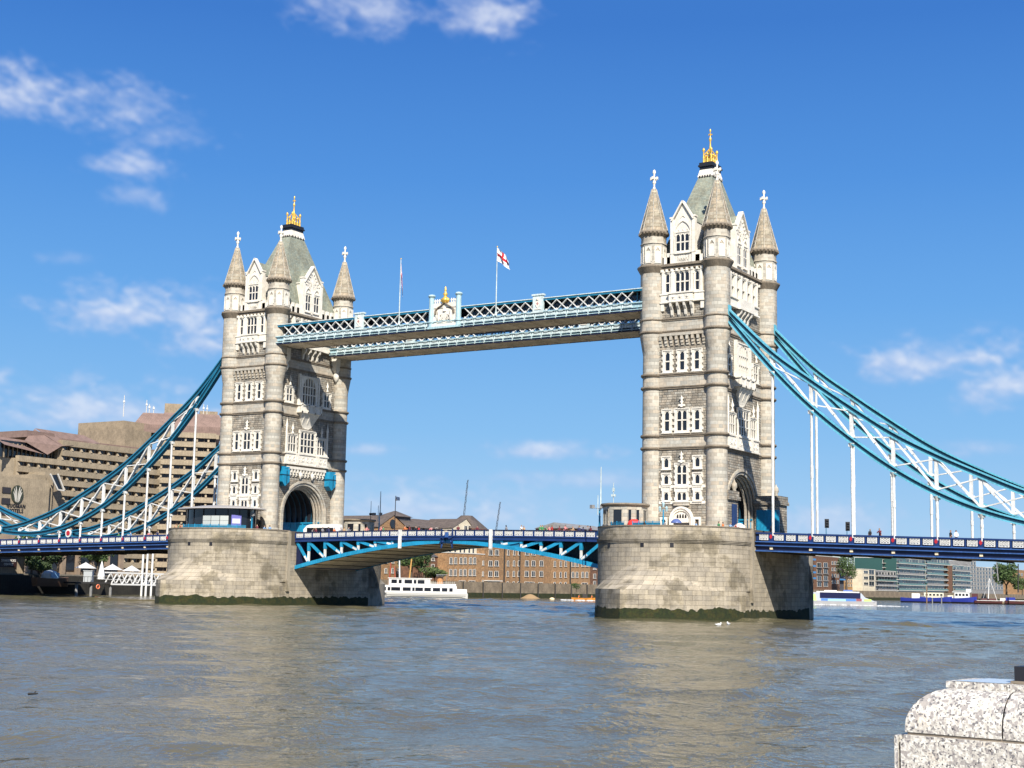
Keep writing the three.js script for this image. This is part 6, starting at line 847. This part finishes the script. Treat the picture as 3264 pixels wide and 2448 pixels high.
function bodyGeo(pose, top) {
  const key = pose + '_' + top; if (bodyCache.has(key)) return bodyCache.get(key);
  const g = bodies[pose].clone(), p = g.attributes.position, c = new Float32Array(p.count * 3), skin = hash(pose, top) < 0.25 ? [0.16, 0.09, 0.06] : [0.45, 0.27, 0.2], hair = hash(top, pose, 4) < 0.6 ? [0.025, 0.018, 0.014] : [0.2, 0.13, 0.06], leg = hash(top, pose, 9) < 0.5 ? [0.03, 0.035, 0.06] : [0.09, 0.08, 0.07], sleeve = hash(top, pose, 12) < 0.5 ? 1.12 : 0.97;
  for (let i = 0; i < p.count; i++) { const x = p.getX(i), y = p.getY(i), z = p.getZ(i), ax = Math.abs(x); let k = TOPS[top][1]; if (y > 1.47) k = y > 1.66 || z < -0.02 ? hair : skin; else if (y < 0.06) k = [0.02, 0.02, 0.02]; else if (ax > 0.17 ? y < sleeve : y < 0.92) k = ax > 0.17 ? skin : leg; c.set(k, i * 3); }
  g.setAttribute('color', new THREE.BufferAttribute(c, 3)); bodyCache.set(key, g); return g;
}
{
  const pp = []; const add = (x, z, y, t, where) => pp.push([x, z, y, t, where]);
  const road = (x) => deckTop(x) - 1.08;
  for (const x of [-29, -27.9, -26.6, -25.8, -24.4, -23.8, -23.1, -22.2, -21.3, -20.6, -18.1, -17.2, -14.2, -13.3, -9.6, -8.4, -7.2, -6.6, -4.5, 1.6, 4.2, 10.6, 12.2, 13.0, 15.4, 16.5, 17.1, 18.0, 18.6, 19.7, 21.1, 21.5, 22.6, 23.0, 23.7, 24.3, 25.4, 26.2]) add(x + R(-0.2, 0.2), R(5.6, 7.9), road(x) + R(0, 0.14), Math.floor(rnd() * TOPS.length), 'central roadway');
  for (const x of [-53.5, -54.4, -56, -57.2, -58.7, -61, -62.3, -64, -66.5, -70, -74.5]) add(x, R(6.2, 8.0), road(x) + R(0, 0.1), Math.floor(rnd() * TOPS.length), 'left-hand deck');
  for (const [t, r] of [[-0.75, 9.6], [-0.66, 9.4], [-0.58, 9.7], [-0.5, 9.3], [-0.42, 9.6], [-0.34, 9.5], [1.15, 9.6], [1.28, 9.5], [1.4, 9.6]]) add(-PX + r * Math.sin(t), ZB + r * Math.cos(t), YB + 0.12, Math.floor(rnd() * TOPS.length), 'left pier');
  for (const [t, r] of [[0.02, 9.7], [0.3, 9.6], [0.75, 9.5], [1.1, 9.6], [1.2, 9.4], [1.32, 9.6], [1.45, 9.6]]) add(PX + r * Math.sin(t), ZB + r * Math.cos(t), YB + 0.1, Math.floor(rnd() * TOPS.length), 'right pier');
  for (const [x, t] of [[53.8, 1], [67.6, 2], [69.0, 7], [78.2, 2], [78.9, 3]]) add(x, 7.8, road(x) + 0.25, t, 'right-hand deck');
  const count = {};
  const ord = (n) => n + (n % 10 === 1 && n !== 11 ? 'st' : n % 10 === 2 && n !== 12 ? 'nd' : n % 10 === 3 && n !== 13 ? 'rd' : 'th');
  pp.sort((a, b) => (a[4] < b[4] ? -1 : a[4] > b[4] ? 1 : a[0] - b[0]));
  for (const [x, z, y, t, where] of pp) { count[where] = (count[where] || 0) + 1; const m = raw(numbered('person'), bodyGeo(Math.floor(rnd() * 3), t), personMat, scene); m.position.set(x, y, z); m.rotation.y = R(0, TAU); m.scale.setScalar(R(0.94, 1.05)); tag(m, `person in a ${TOPS[t][0]} top, ${ord(count[where])} from the left on the ${where}`, 'person', 'people on the bridge'); }
}

// ---------- boats ----------
function hullGeo(L, b, h, { bow: bw = 0.3, sheer = 0.3, flat = 0.75 } = {}) { // bow at +x, waterline at y = 0
  const n = 14, st = []; for (let i = 0; i <= n; i++) { const t = i / n, x = -L / 2 + L * t, k = t > 1 - bw ? Math.sqrt(Math.max(0, 1 - ((t - 1 + bw) / bw) ** 2)) : 1, w = b / 2 * Math.max(0.02, k) * (t < 0.08 ? 0.85 + t * 1.9 : 1), y = h * (1 + sheer * Math.pow(Math.abs(t - 0.4) / 0.6, 2)); st.push([[x, -0.5, w * 0.55], [x, 0.15, w * flat], [x, y, w], [x, y, -w], [x, 0.15, -w * flat], [x, -0.5, -w * 0.55]]); }
  const q = []; for (let i = 0; i < n; i++) for (let k = 0; k < 6; k++) { const a = st[i], c = st[i + 1], m = (k + 1) % 6; q.push([a[k], c[k], c[m], a[m]]); } q.push([st[0][0], st[0][1], st[0][4], st[0][5]], [st[0][1], st[0][2], st[0][3], st[0][4]]); return quadGeo(q);
}
const facing = (px) => { const a = spot(px, 1880, 100), b = spot(px + 50, 1880, 100); return -Math.atan2(b.z - a.z, b.x - a.x); };   // yaw that shows a boat side-on
const onWater = (px, D) => { const p = spot(px, 1880, D); return [p.x, 0, p.z]; };
const boatW = paint(0.68, 0.68, 0.66, 0.35);
{ const L = 24.6, b = thing('river_cruiser', 'two-deck white river cruiser with a tan funnel, beyond the left bascule leaf', 'boat', onWater(1353, 414), facing(1353));
  part('hull', [hullGeo(L, 5, 1.5, { bow: 0.1, sheer: 0.06 }).rotateY(Math.PI)], boatW, b); part('rubbing_strake', [bx(-L / 2 + 0.3, L / 2 - 0.6, 0.72, 0.84, 2.42, 2.5)], M.dark, b); part('main_deck', [bx(-L / 2 + 0.3, L / 2 - 3.2, 1.4, 3.5, -2.3, 2.3)], boatW, b); part('upper_deck', [bx(-L / 2 + 2.2, 1.6, 3.5, 5.4, -2.1, 2.1)], boatW, b); part('upper_roof', [bx(-L / 2 + 1.9, 2.1, 5.4, 5.58, -2.3, 2.3)], boatW, b); part('bulwark', [bx(1.6, L / 2 - 3.4, 3.5, 4.1, 2.15, 2.25), bx(L / 2 - 3.2, L / 2 - 0.3, 1.5, 2.7, 2.0, 2.1)], boatW, b);
  for (const [x, w] of [[-11.2, 0.7], [-10, 0.7], [-8.1, 2.5], [-5.0, 2.2], [-3.1, 0.6], [-1.5, 2.1], [0.9, 1.8], [3.4, 2.0], [5.7, 1.5], [7.5, 0.9]]) { const m = part('window', [bx(x - w / 2 - 0.06, x + w / 2 + 0.06, 1.92, 2.98, 2.3, 2.32)], B.grey, b); raw('pane', merged([bx(x - w / 2, x + w / 2, 2.0, 2.9, 2.32, 2.34)]), M.glass, m); }
  for (const [x, w] of [[-8.6, 1.5], [-6.9, 0.8], [-4.6, 2.1], [-2.7, 0.7], [-1, 1.9]]) { const m = part('window', [bx(x - w / 2 - 0.06, x + w / 2 + 0.06, 4.0, 5.1, 2.1, 2.12)], B.grey, b); raw('pane', merged([bx(x - w / 2, x + w / 2, 4.06, 5.04, 2.12, 2.14)]), M.glass, m); }
  part('funnel', [frus(4.3, 0, 3.6, 6.2, 0.95, 0.95, 16, 0)], paint(0.45, 0.22, 0.09), b); part('funnel_top', [frus(4.3, 0, 6.2, 6.5, 1.0, 1.0, 16, 0)], boatW, b); part('awning', [bx(3.2, 6.4, 6.6, 6.75, -2, 2), rod(V(6.2, 3.5, 1.8), V(6.2, 6.6, 1.8), 0.06, 0.06, 5)], B.grey, b); part('rail', [bx(1.6, 8.6, 4.4, 4.46, 2.15, 2.2), ...Array.from({ length: 12 }, (_, i) => bx(1.8 + i * 0.6, 1.86 + i * 0.6, 4.1, 4.8, 2.15, 2.2))], B.frame, b);
}
for (const [px, py0, py1, dx, label, m] of [[1240, 1795, 1845, 6, 'red-brown furled sail and mast, leftmost behind the white cruiser', paint(0.3, 0.06, 0.03)], [1262, 1805, 1842, -5, 'slanting red-brown spar behind the white cruiser', paint(0.32, 0.08, 0.04)], [1275, 1782, 1842, -2, 'upright white mast behind the white cruiser', boatW], [1303, 1782, 1842, 9, 'leaning tan wooden mast behind the white cruiser', paint(0.5, 0.28, 0.08)]]) { const a = spot(px, py1, 425), c = spot(px + dx, py0, 425); single('mast', [rod(V(0, -2.5, 0), V(c.x - a.x, c.y - a.y, c.z - a.z), 0.28, 0.2, 6)], m, label, 'mast', [a.x, a.y, a.z], 0, 'masts of moored sailing boats'); }
{ const b = thing('passenger_catamaran', 'blue and white passenger catamaran with lime green bow, right of the right pier', 'boat', onWater(2682, 463), facing(2682) + 0.0); const k = 463 / 4590, X = (zx) => (2520 + zx * 0.33635 - 2682) * k, Y = (zy) => (1927 - 1700 - zy * 0.33635) * k;
  part('hull', [hullGeo(21, 1.6, 1.3, { bow: 0.25, sheer: 0.1 }).translate(0, 0, 2.6), hullGeo(21, 1.6, 1.3, { bow: 0.25, sheer: 0.1 }).translate(0, 0, -2.6)], paint(0.36, 0.36, 0.37, 0.4), b);
  part('cabin', [ext([[X(190), 1.2], [X(195), Y(560)], [X(655), Y(560)], [X(690), Y(600)], [X(770), 1.5], [X(775), 1.2]], 6).translate(0, 0, -3)], paint(0.42, 0.46, 0.52, 0.4), b); part('window_band', [bx(X(290), X(650), Y(612), Y(560), 3.0, 3.04)], paint(0.015, 0.018, 0.06, 0.15), b); part('livery_band', [bx(X(300), X(610), Y(640), Y(614), 3.0, 3.03)], paint(0.08, 0.2, 0.5), b); part('livery_band', [bx(X(360), X(520), Y(637), Y(618), 3.03, 3.05)], paint(0.3, 0.55, 0.75), b); part('livery_band', [bx(X(612), X(660), Y(636), Y(612), 3.0, 3.03)], paint(0.25, 0.08, 0.1), b); part('bow_panel', [bx(X(680), X(745), Y(640), Y(615), 3.0, 3.04)], paint(0.45, 0.68, 0.18), b); part('stern_panel', [ext([[X(188), Y(640)], [X(188), Y(600)], [X(250), Y(572)], [X(262), Y(640)]], 0.05).translate(0, 0, 3)], paint(0.5, 0.72, 0.25), b); part('roof', [bx(X(260), X(640), Y(560), Y(550), -2.8, 2.8), bx(X(330), X(440), Y(550), Y(540), -2, 2)], boatW, b); part('wheelhouse', [bx(X(500), X(580), Y(550), Y(535), -1.5, 1.5)], paint(0.1, 0.16, 0.4), b);
  const wv = []; for (let i = 0; i < 60; i++) { const x = X(790) + i * 0.16 + R(-1, 1), s = R(0.25, 0.8) * (1 - i / 80); wv.push(new THREE.SphereGeometry(s, 5, 3).scale(1, 0.3, 1).translate(x, 0.05, R(-2.6, 3))); } for (let i = 0; i < 70; i++) wv.push(new THREE.SphereGeometry(R(0.15, 0.4), 5, 3).scale(1.3, 0.4, 1).translate(R(X(190), X(780)), 0.08, 3.5 + R(-0.2, 0.3)));
  const f = single('wake', wv, paint(0.75, 0.77, 0.78, 0.9), 'white foam wake around the catamaran', 'wake', onWater(2682, 463), facing(2682)); f.userData.kind = 'stuff';
}
function barge(px, D, L, h, hullM, label, extra) { const b = thing('moored_boat', label, 'boat', onWater(px, D), facing(px) + R(-0.1, 0.1), 'boats moored on the far bank'); part('hull', [hullGeo(L, L * 0.24, h, { bow: 0.3, sheer: 0.35 })], hullM, b); part('waterline', [hullGeo(L * 0.995, L * 0.243, h * 0.3, { bow: 0.3, sheer: 0 })], M.dark, b); extra(b); return b; }
const boatBlue = paint(0.02, 0.035, 0.26, 0.4), boatMaroon = paint(0.09, 0.03, 0.03, 0.5), boatCream = paint(0.7, 0.66, 0.5, 0.5);
barge(2921, 690, 14, 2.0, boatBlue, 'dark blue tug with pale deck gear, leftmost of the moored boats', (b) => { part('wheelhouse', [bx(-2, 1.5, 2, 4.2, -1.2, 1.2)], boatW, b); part('deck_gear', [bx(2.2, 4, 2, 3, -1, 1), rod(V(3, 2, 0), V(3, 7, 0), 0.1, 0.08, 5)], B.grey, b); });
barge(2982, 690, 16, 2.4, boatBlue, 'blue barge with a long cream deckhouse', (b) => { part('deckhouse', [bx(-5, 3.5, 2.2, 4.6, -1.5, 1.5)], boatCream, b); for (let i = 0; i < 5; i++) part('window', [bx(-4.3 + i * 1.6, -3.3 + i * 1.6, 3.2, 4.1, 1.5, 1.53)], M.glass, b); part('rail', [bx(-7, 6, 3.2, 3.28, 1.7, 1.76)], B.frame, b); });
barge(3050, 690, 17, 2.4, boatBlue, 'blue and white boat with a white wheelhouse, rightmost of the blue boats', (b) => { part('wheelhouse', [bx(-1, 5.5, 2.2, 5.0, -1.6, 1.6), bx(-2, 6, 5.0, 5.3, -1.8, 1.8), bx(4, 6.2, 5.3, 6.6, -1, 1)], boatW, b); for (let i = 0; i < 4; i++) part('window', [bx(-0.6 + i * 1.5, 0.4 + i * 1.5, 3.4, 4.4, 1.6, 1.63)], M.glass, b); part('saloon', [bx(-4, -1.5, 2.2, 3.6, -1.5, 1.5)], boatCream, b); });
barge(3108, 700, 11, 2.2, M.dark, 'dark tug half hidden behind the blue and white boat', (b) => part('wheelhouse', [bx(-1.5, 1.2, 2, 4.6, -1, 1)], boatMaroon, b));
barge(3160, 690, 15, 1.4, boatMaroon, 'maroon sailing barge with a white A-frame mast', (b) => { part('a_frame', [rod(V(-1.5, 1.4, 0), V(-0.8, 11.5, 0), 0.28, 0.16, 6), rod(V(2.4, 1.4, 0), V(-0.6, 11.2, 0), 0.14, 0.1, 6), rod(V(-4, 1.4, 0), V(-0.9, 11, 0), 0.07, 0.06, 5)], boatW, b); part('gunwale', [bx(-6.6, 4, 1.5, 1.7, 1.5, 1.75)], boatW, b); part('coach_roof', [bx(-4.5, 2, 1.6, 2.5, -1, 1)], boatMaroon, b); });
barge(3210, 690, 11, 1.3, paint(0.35, 0.27, 0.17), 'white and tan motor yacht right of the sailing barge', (b) => { part('cabin', [bx(-3, 1.5, 1.3, 2.8, -1.2, 1.2)], boatW, b); part('gunwale', [bx(-5, 3.4, 1.35, 1.55, 1.1, 1.35)], boatW, b); });
barge(3250, 690, 13, 1.6, boatMaroon, 'maroon barge at the far right edge of the water', (b) => { part('gunwale', [bx(-5, 4, 1.7, 1.95, 1.3, 1.55)], boatW, b); part('tarpaulin', [bx(-6, -2, 1.8, 3.2, -1.2, 1.2)], boatBlue, b); });
for (const [zx, y0, y1, label] of [[1967, 275, 450, 'leaning white mast left of the far right tree'], [1290, 500, 655, 'brown timber mooring post among the blue boats'], [1430, 600, 655, 'pale mooring post between the blue boats, right one'], [1343, 610, 655, 'pale mooring post between the blue boats, left one'], [2157, 290, 560, 'tall dark lamp column before the far right tree']]) { const a = spot(...A5(zx, y1), 680), c = spot(...A5(zx - (zx === 1967 ? 16 : 0), y0), 680); single('mooring_post', [rod(V(0, a.y > 1 ? 0 : -1, 0), V(c.x - a.x, c.y - a.y, c.z - a.z), 0.3, 0.24, 6)], zx === 2157 ? M.dark : zx === 1290 ? paint(0.22, 0.14, 0.08) : B.grey, label, 'post', [a.x, a.y, a.z], 0, 'posts and masts on the far right shore'); }
{ const b = thing('inflatable_boat', 'orange speedboat throwing spray just left of the right pier', 'boat', onWater(1868, 431), facing(1868)); part('tube', [hullGeo(8.5, 2.6, 0.8, { bow: 0.35, sheer: 0.4 })], paint(0.6, 0.24, 0.03), b); part('console', [bx(-1, 0.4, 0.8, 2.0, -0.6, 0.6), bx(-3.4, -3.2, 0.8, 2.4, -0.8, 0.8)], M.dark, b); [[1.6, 0.3, 'nearer the bow of'], [-2.2, -0.2, 'nearer the stern of']].forEach(([dx, dz, w]) => { const m = raw(numbered('person'), bodyGeo(1, 8), personMat, scene), q = V(dx, 0.05, dz).applyAxisAngle(UP, facing(1868)).add(V(...onWater(1868, 431))); m.position.copy(q); m.rotation.y = facing(1868) + 1.57; tag(m, `person in an orange top standing ${w} the orange speedboat`, 'person', 'people in the speedboat'); });
  const wv = []; for (let i = 0; i < 60; i++) wv.push(new THREE.SphereGeometry(R(0.15, 0.5), 5, 3).scale(1.4, 0.4, 1).translate(R(-7, 4.5), 0.1, 1.5 + R(-0.4, 0.5))); const f = single('spray', wv, paint(0.75, 0.77, 0.78, 0.9), 'white spray beside the orange speedboat', 'spray', onWater(1868, 431), facing(1868)); f.userData.kind = 'stuff'; }
single('mooring_buoy', [new THREE.SphereGeometry(0.7, 10, 8).scale(1.3, 0.8, 1)], paint(0.75, 0.6, 0.35), 'small pale buoy floating before the far quay', 'buoy', onWater(1760, 460));
single('sand_heap', [lathe([[4.2, 0], [2.4, 0.8], [1, 1.6], [0, 1.8]], 0, 0, 14)], mat({ color: lin(0.3, 0.2, 0.1) }), 'low heap of tan sand at the foot of the far quay', 'sand heap', (() => { const p = spot(1690, 1890, 476); return [p.x, -0.4, p.z]; })());
for (const [px, py, label] of [[2291, 1991, 'white gull floating before the right pier, left one'], [2322, 1988, 'white gull floating before the right pier, right one']]) { const D = 4.04 / ((py - 1879) / 4590), p = spot(px, py, D); const g = single('gull', [new THREE.SphereGeometry(0.2, 10, 8).scale(1.6, 0.75, 0.8).translate(0, 0.12, 0), new THREE.SphereGeometry(0.1, 8, 6).translate(0.26, 0.3, 0), rod(V(0.34, 0.3, 0), V(0.44, 0.28, 0), 0.03, 0.01, 5), rod(V(-0.25, 0.15, 0), V(-0.48, 0.2, 0), 0.08, 0.02, 5)], boatW, label, 'gull', [p.x, 0.02, p.z], R(0, 3), 'gulls on the water'); }
{ const p = spot(109, 2186, 4.04 / ((2186 - 1836) / 4590)); single('driftwood', [rod(V(-0.25, 0, 0), V(0.25, 0.04, 0.05), 0.05, 0.03, 6), rod(V(0, 0.02, 0), V(0.12, 0.12, 0), 0.025, 0.01, 5)], M.dark, 'small dark piece of driftwood on the water, far left', 'driftwood', [p.x, 0.02, p.z]); }

// ---------- cranes, left bank, trees ----------
for (const [a, b, D, label] of [[A3(1898, 600), A3(1975, 172), 900, 'tall dark tower crane jib leaning right, left one over the roofs'], [A4(588, 705), A4(673, 415), 950, 'slim crane jib leaning right above the middle of the roadway']]) { const p = spot(...a, D), q = spot(...b, D), c = thing('crane', label, 'crane', [p.x, p.y - 20, p.z], 0, 'distant cranes'), o = V(0, 20, 0), d = V(q.x - p.x, q.y - p.y + 20, q.z - p.z); for (const [ox, oz] of [[-0.7, 0], [0.7, 0], [0, 0.9]]) part('chord', [rod(V(ox, 0, oz), V(ox, 0, oz).lerp(d.clone().add(V(ox * 0.4, 0, oz * 0.4)), 1), 0.16, 0.12, 5)], M.dark, c); for (let i = 0; i < 20; i++) { const u = d.clone().multiplyScalar(i / 20), w = d.clone().multiplyScalar((i + 1) / 20), s = i % 2 ? -0.7 : 0.7; part('lacing', [rod(V(u.x + s, u.y, u.z), V(w.x - s, w.y, w.z), 0.1, 0.1, 4)], M.dark, c); } }
{ // footbridge to the landing stage
  const g = worldThing('gangway_truss', 'white steel lattice gangway at the waterside, left of the left pier', 'gangway', [-113, 2.4, -35]); const z0 = -27, z1 = -46, x = -113; for (const xx of [x - 1, x + 1]) { part('chord', [beam(V(xx, 2.6, z0), V(xx, 2.5, z1), 0.3, 0.34), beam(V(xx, 5.1, z0), V(xx, 5.0, z1), 0.24, 0.3)], boatW, g); for (let k = 0; k < 12; k++) { const a = lerp(z0, z1, k / 12), b = lerp(z0, z1, (k + 1) / 12); part('brace', [beam(V(xx, k % 2 ? 5 : 2.6, a), V(xx, k % 2 ? 2.6 : 5, b), 0.2, 0.2)], boatW, g); } part('hand_rail', [beam(V(xx, 3.6, z0), V(xx, 3.5, z1), 0.1, 0.1)], boatW, g); } part('deck', [bx(x - 0.9, x + 0.9, 2.5, 2.62, z1, z0)], B.grey, g);
  const pl = worldThing('landing_platform', 'dark timber landing platform with railings, left end of the gangway', 'platform', [-114, 0, -22]); part('deck', [bx(-112, -123, 2.6, 3.0, -28, -17.5)], M.dark, pl); for (const z of [-18, -22, -27.5]) part('leg', [rod(V(-112.6, -1, z), V(-112.6, 2.7, z), 0.3, 0.3, 8)], B.grey, pl); for (let z = -27.8; z < -17.5; z += 0.9) part('baluster', [rod(V(-112.2, 3, z), V(-112.2, 4.1, z), 0.04, 0.04, 5)], M.dark, pl); part('rail', [beam(V(-112.2, 4.1, -28), V(-112.2, 4.1, -17.5), 0.08, 0.08)], M.dark, pl);
  single('white_hut', [bx(-0.9, 0.9, 0, 2.3, -0.8, 0.8), bx(-1.0, 1.0, 2.3, 2.45, -0.9, 0.9)], paint(0.36, 0.39, 0.41, 0.5), 'pale grey hut on the landing platform', 'hut', [-114, 3, -22.4], 0.6);
  single('life_ring', [new THREE.TorusGeometry(0.42, 0.13, 6, 16).rotateY(Math.PI / 2)], paint(0.75, 0.2, 0.1), 'orange and white life ring below the landing platform', 'life ring', [-111.8, 2.0, -23.2]);
  const parasol = (x, z, y, r, open, label) => { const s = thing('garden_parasol', label, 'parasol', [x, BY, z], 0, 'white parasols on the terrace'); part('pole', [rod(V(0, 0, 0), V(0, y - BY + 0.2, 0), 0.08, 0.06, 6)], B.grey, s); part('canopy', [open ? frus(0, 0, y - BY - 1.3, y - BY, r, 0.08, 8) : lathe([[0.9, y - BY - 4], [0.8, y - BY - 3], [0.35, y - BY - 1], [0.05, y - BY]], 0, 0, 8)], boatW, s); };
  parasol(-119, -30.5, 7.6, 1, false, 'tall closed white parasol at the end of the landing platform'); parasol(-128, -34, 7.3, 2.6, true, 'open white parasol behind the gangway, left one'); parasol(-128, -42, 7.1, 2.6, true, 'open white parasol behind the gangway, middle one'); parasol(-128, -48, 6.9, 2.4, true, 'open white parasol behind the gangway, right one');
  for (const [i, z] of [-36.0, -37.3, -38.9].entries()) single('mooring_pile', [rod(V(0, -1, 0), V(0, 10.2, 0), 0.24, 0.24, 10)], boatW, `tall white mooring pile beside the left pier, ${['left', 'middle', 'right'][i]} one`, 'pile', [-112, 0, z], 0, 'white mooring piles');
  const tl = worldThing('moored_launch', 'small covered launch with blue windows tied to the dark quay', 'boat', [-117, 2.2, -15]); part('hull', [hullGeo(9, 2.6, 1.2).rotateY(Math.PI / 2).translate(-117, 2.4, -15)], paint(0.12, 0.07, 0.045), tl); part('canopy', [lathe([[1.8, 0], [1.7, 0.9], [1.2, 1.5], [0, 1.8]], -117, -14.5, 10, 3.6)], paint(0.42, 0.48, 0.52), tl); part('window', [bx(-115.5, -115.3, 3.8, 4.8, -15.6, -13.4)], paint(0.15, 0.3, 0.5, 0.2), tl);
  const ter = thing('terrace_building', 'low brown terrace building with dark bays behind the white parasols', 'building', [-140, BY, -28]); part('wall', [bx(-10, 0, 0, 8.2, -28, 0), bx(-10, 1.2, 8.2, 8.8, -28, 0), ...Array.from({ length: 7 }, (_, i) => bx(0, 0.8, 0, 8.2, -28 + i * 4.5, -26.8 + i * 4.5))], mat({ map: weathered(6, [0.5, 0.44, 0.38], 0.2, 0.2, 256, 131) }), ter);
  for (let i = 0; i < 6; i++) part('window', [bx(0.1, 0.3, 1, 6.5, -4.0 - i * 4.5, -1.2 - i * 4.5)], M.glass, ter);
}
{
  const g = 'trees on the near end of the far bank';
  tree('dense dark green tree right of the coffee kiosk, under the deck', [-127, BY - 0.5, -20], 8.6, 8, 1, g); tree('dark green tree beside the hotel terrace, second from the kiosk', [-128, BY - 0.5, -26], 8.2, 8, 1, g); tree('lighter green tree in the gap under the deck', [-133, BY, -23], 8.8, 8, 0, g); tree('spreading tree over the terrace behind the mooring piles', [-134, BY, -43], 8.4, 8, 0, g); tree('low green shrub on the quay edge at far left', [-124.6, BY - 1, -1], 4.2, 7, 1, g, 'shrub', 'quay_shrub', 1500); tree('low leafy shrub beside the launch', [-124.5, BY - 1, -18], 4.0, 7, 1, g, 'shrub', 'quay_shrub', 1500);
  tree('small yellow-green tree beyond the left-hand deck above the rail', [-131, BY, 1], 10.5, 10, 2, g);
  const q = (px, D) => { const p = spot(px, 1870, D); return [p.x, BY, p.z]; }, g2 = 'trees on the far bank';
  tree('bright green weeping tree behind the white cruiser', q(1310, 448), 12, 9, 0, g2); tree('dark green tree beside the brown brick house', q(1352, 452), 14, 8, 1, g2); tree('low yellow-green hedge tree before the brown brick house', q(1385, 446), 4.6, 9, 2, g2);
  tree('rounded green tree between brick block and yellow house', q(2698, 830), 21, 11, 0, g2); tree('tall dense green tree near the far right edge', q(3208, 1040), 21, 17, 0, g2, 'tree', 'broadleaf_tree', 3600); tree('low autumn-green tree at the far right edge', q(3258, 1030), 11, 14, 2, g2);
  tree('small leafy shrub growing on the far quay wall', q(1837, 505).map((v, i) => i === 1 ? 2.4 : v), 3, 3.4, 0, g2, 'shrub', 'quay_shrub', 500);
}
renderer.render(scene, camera);
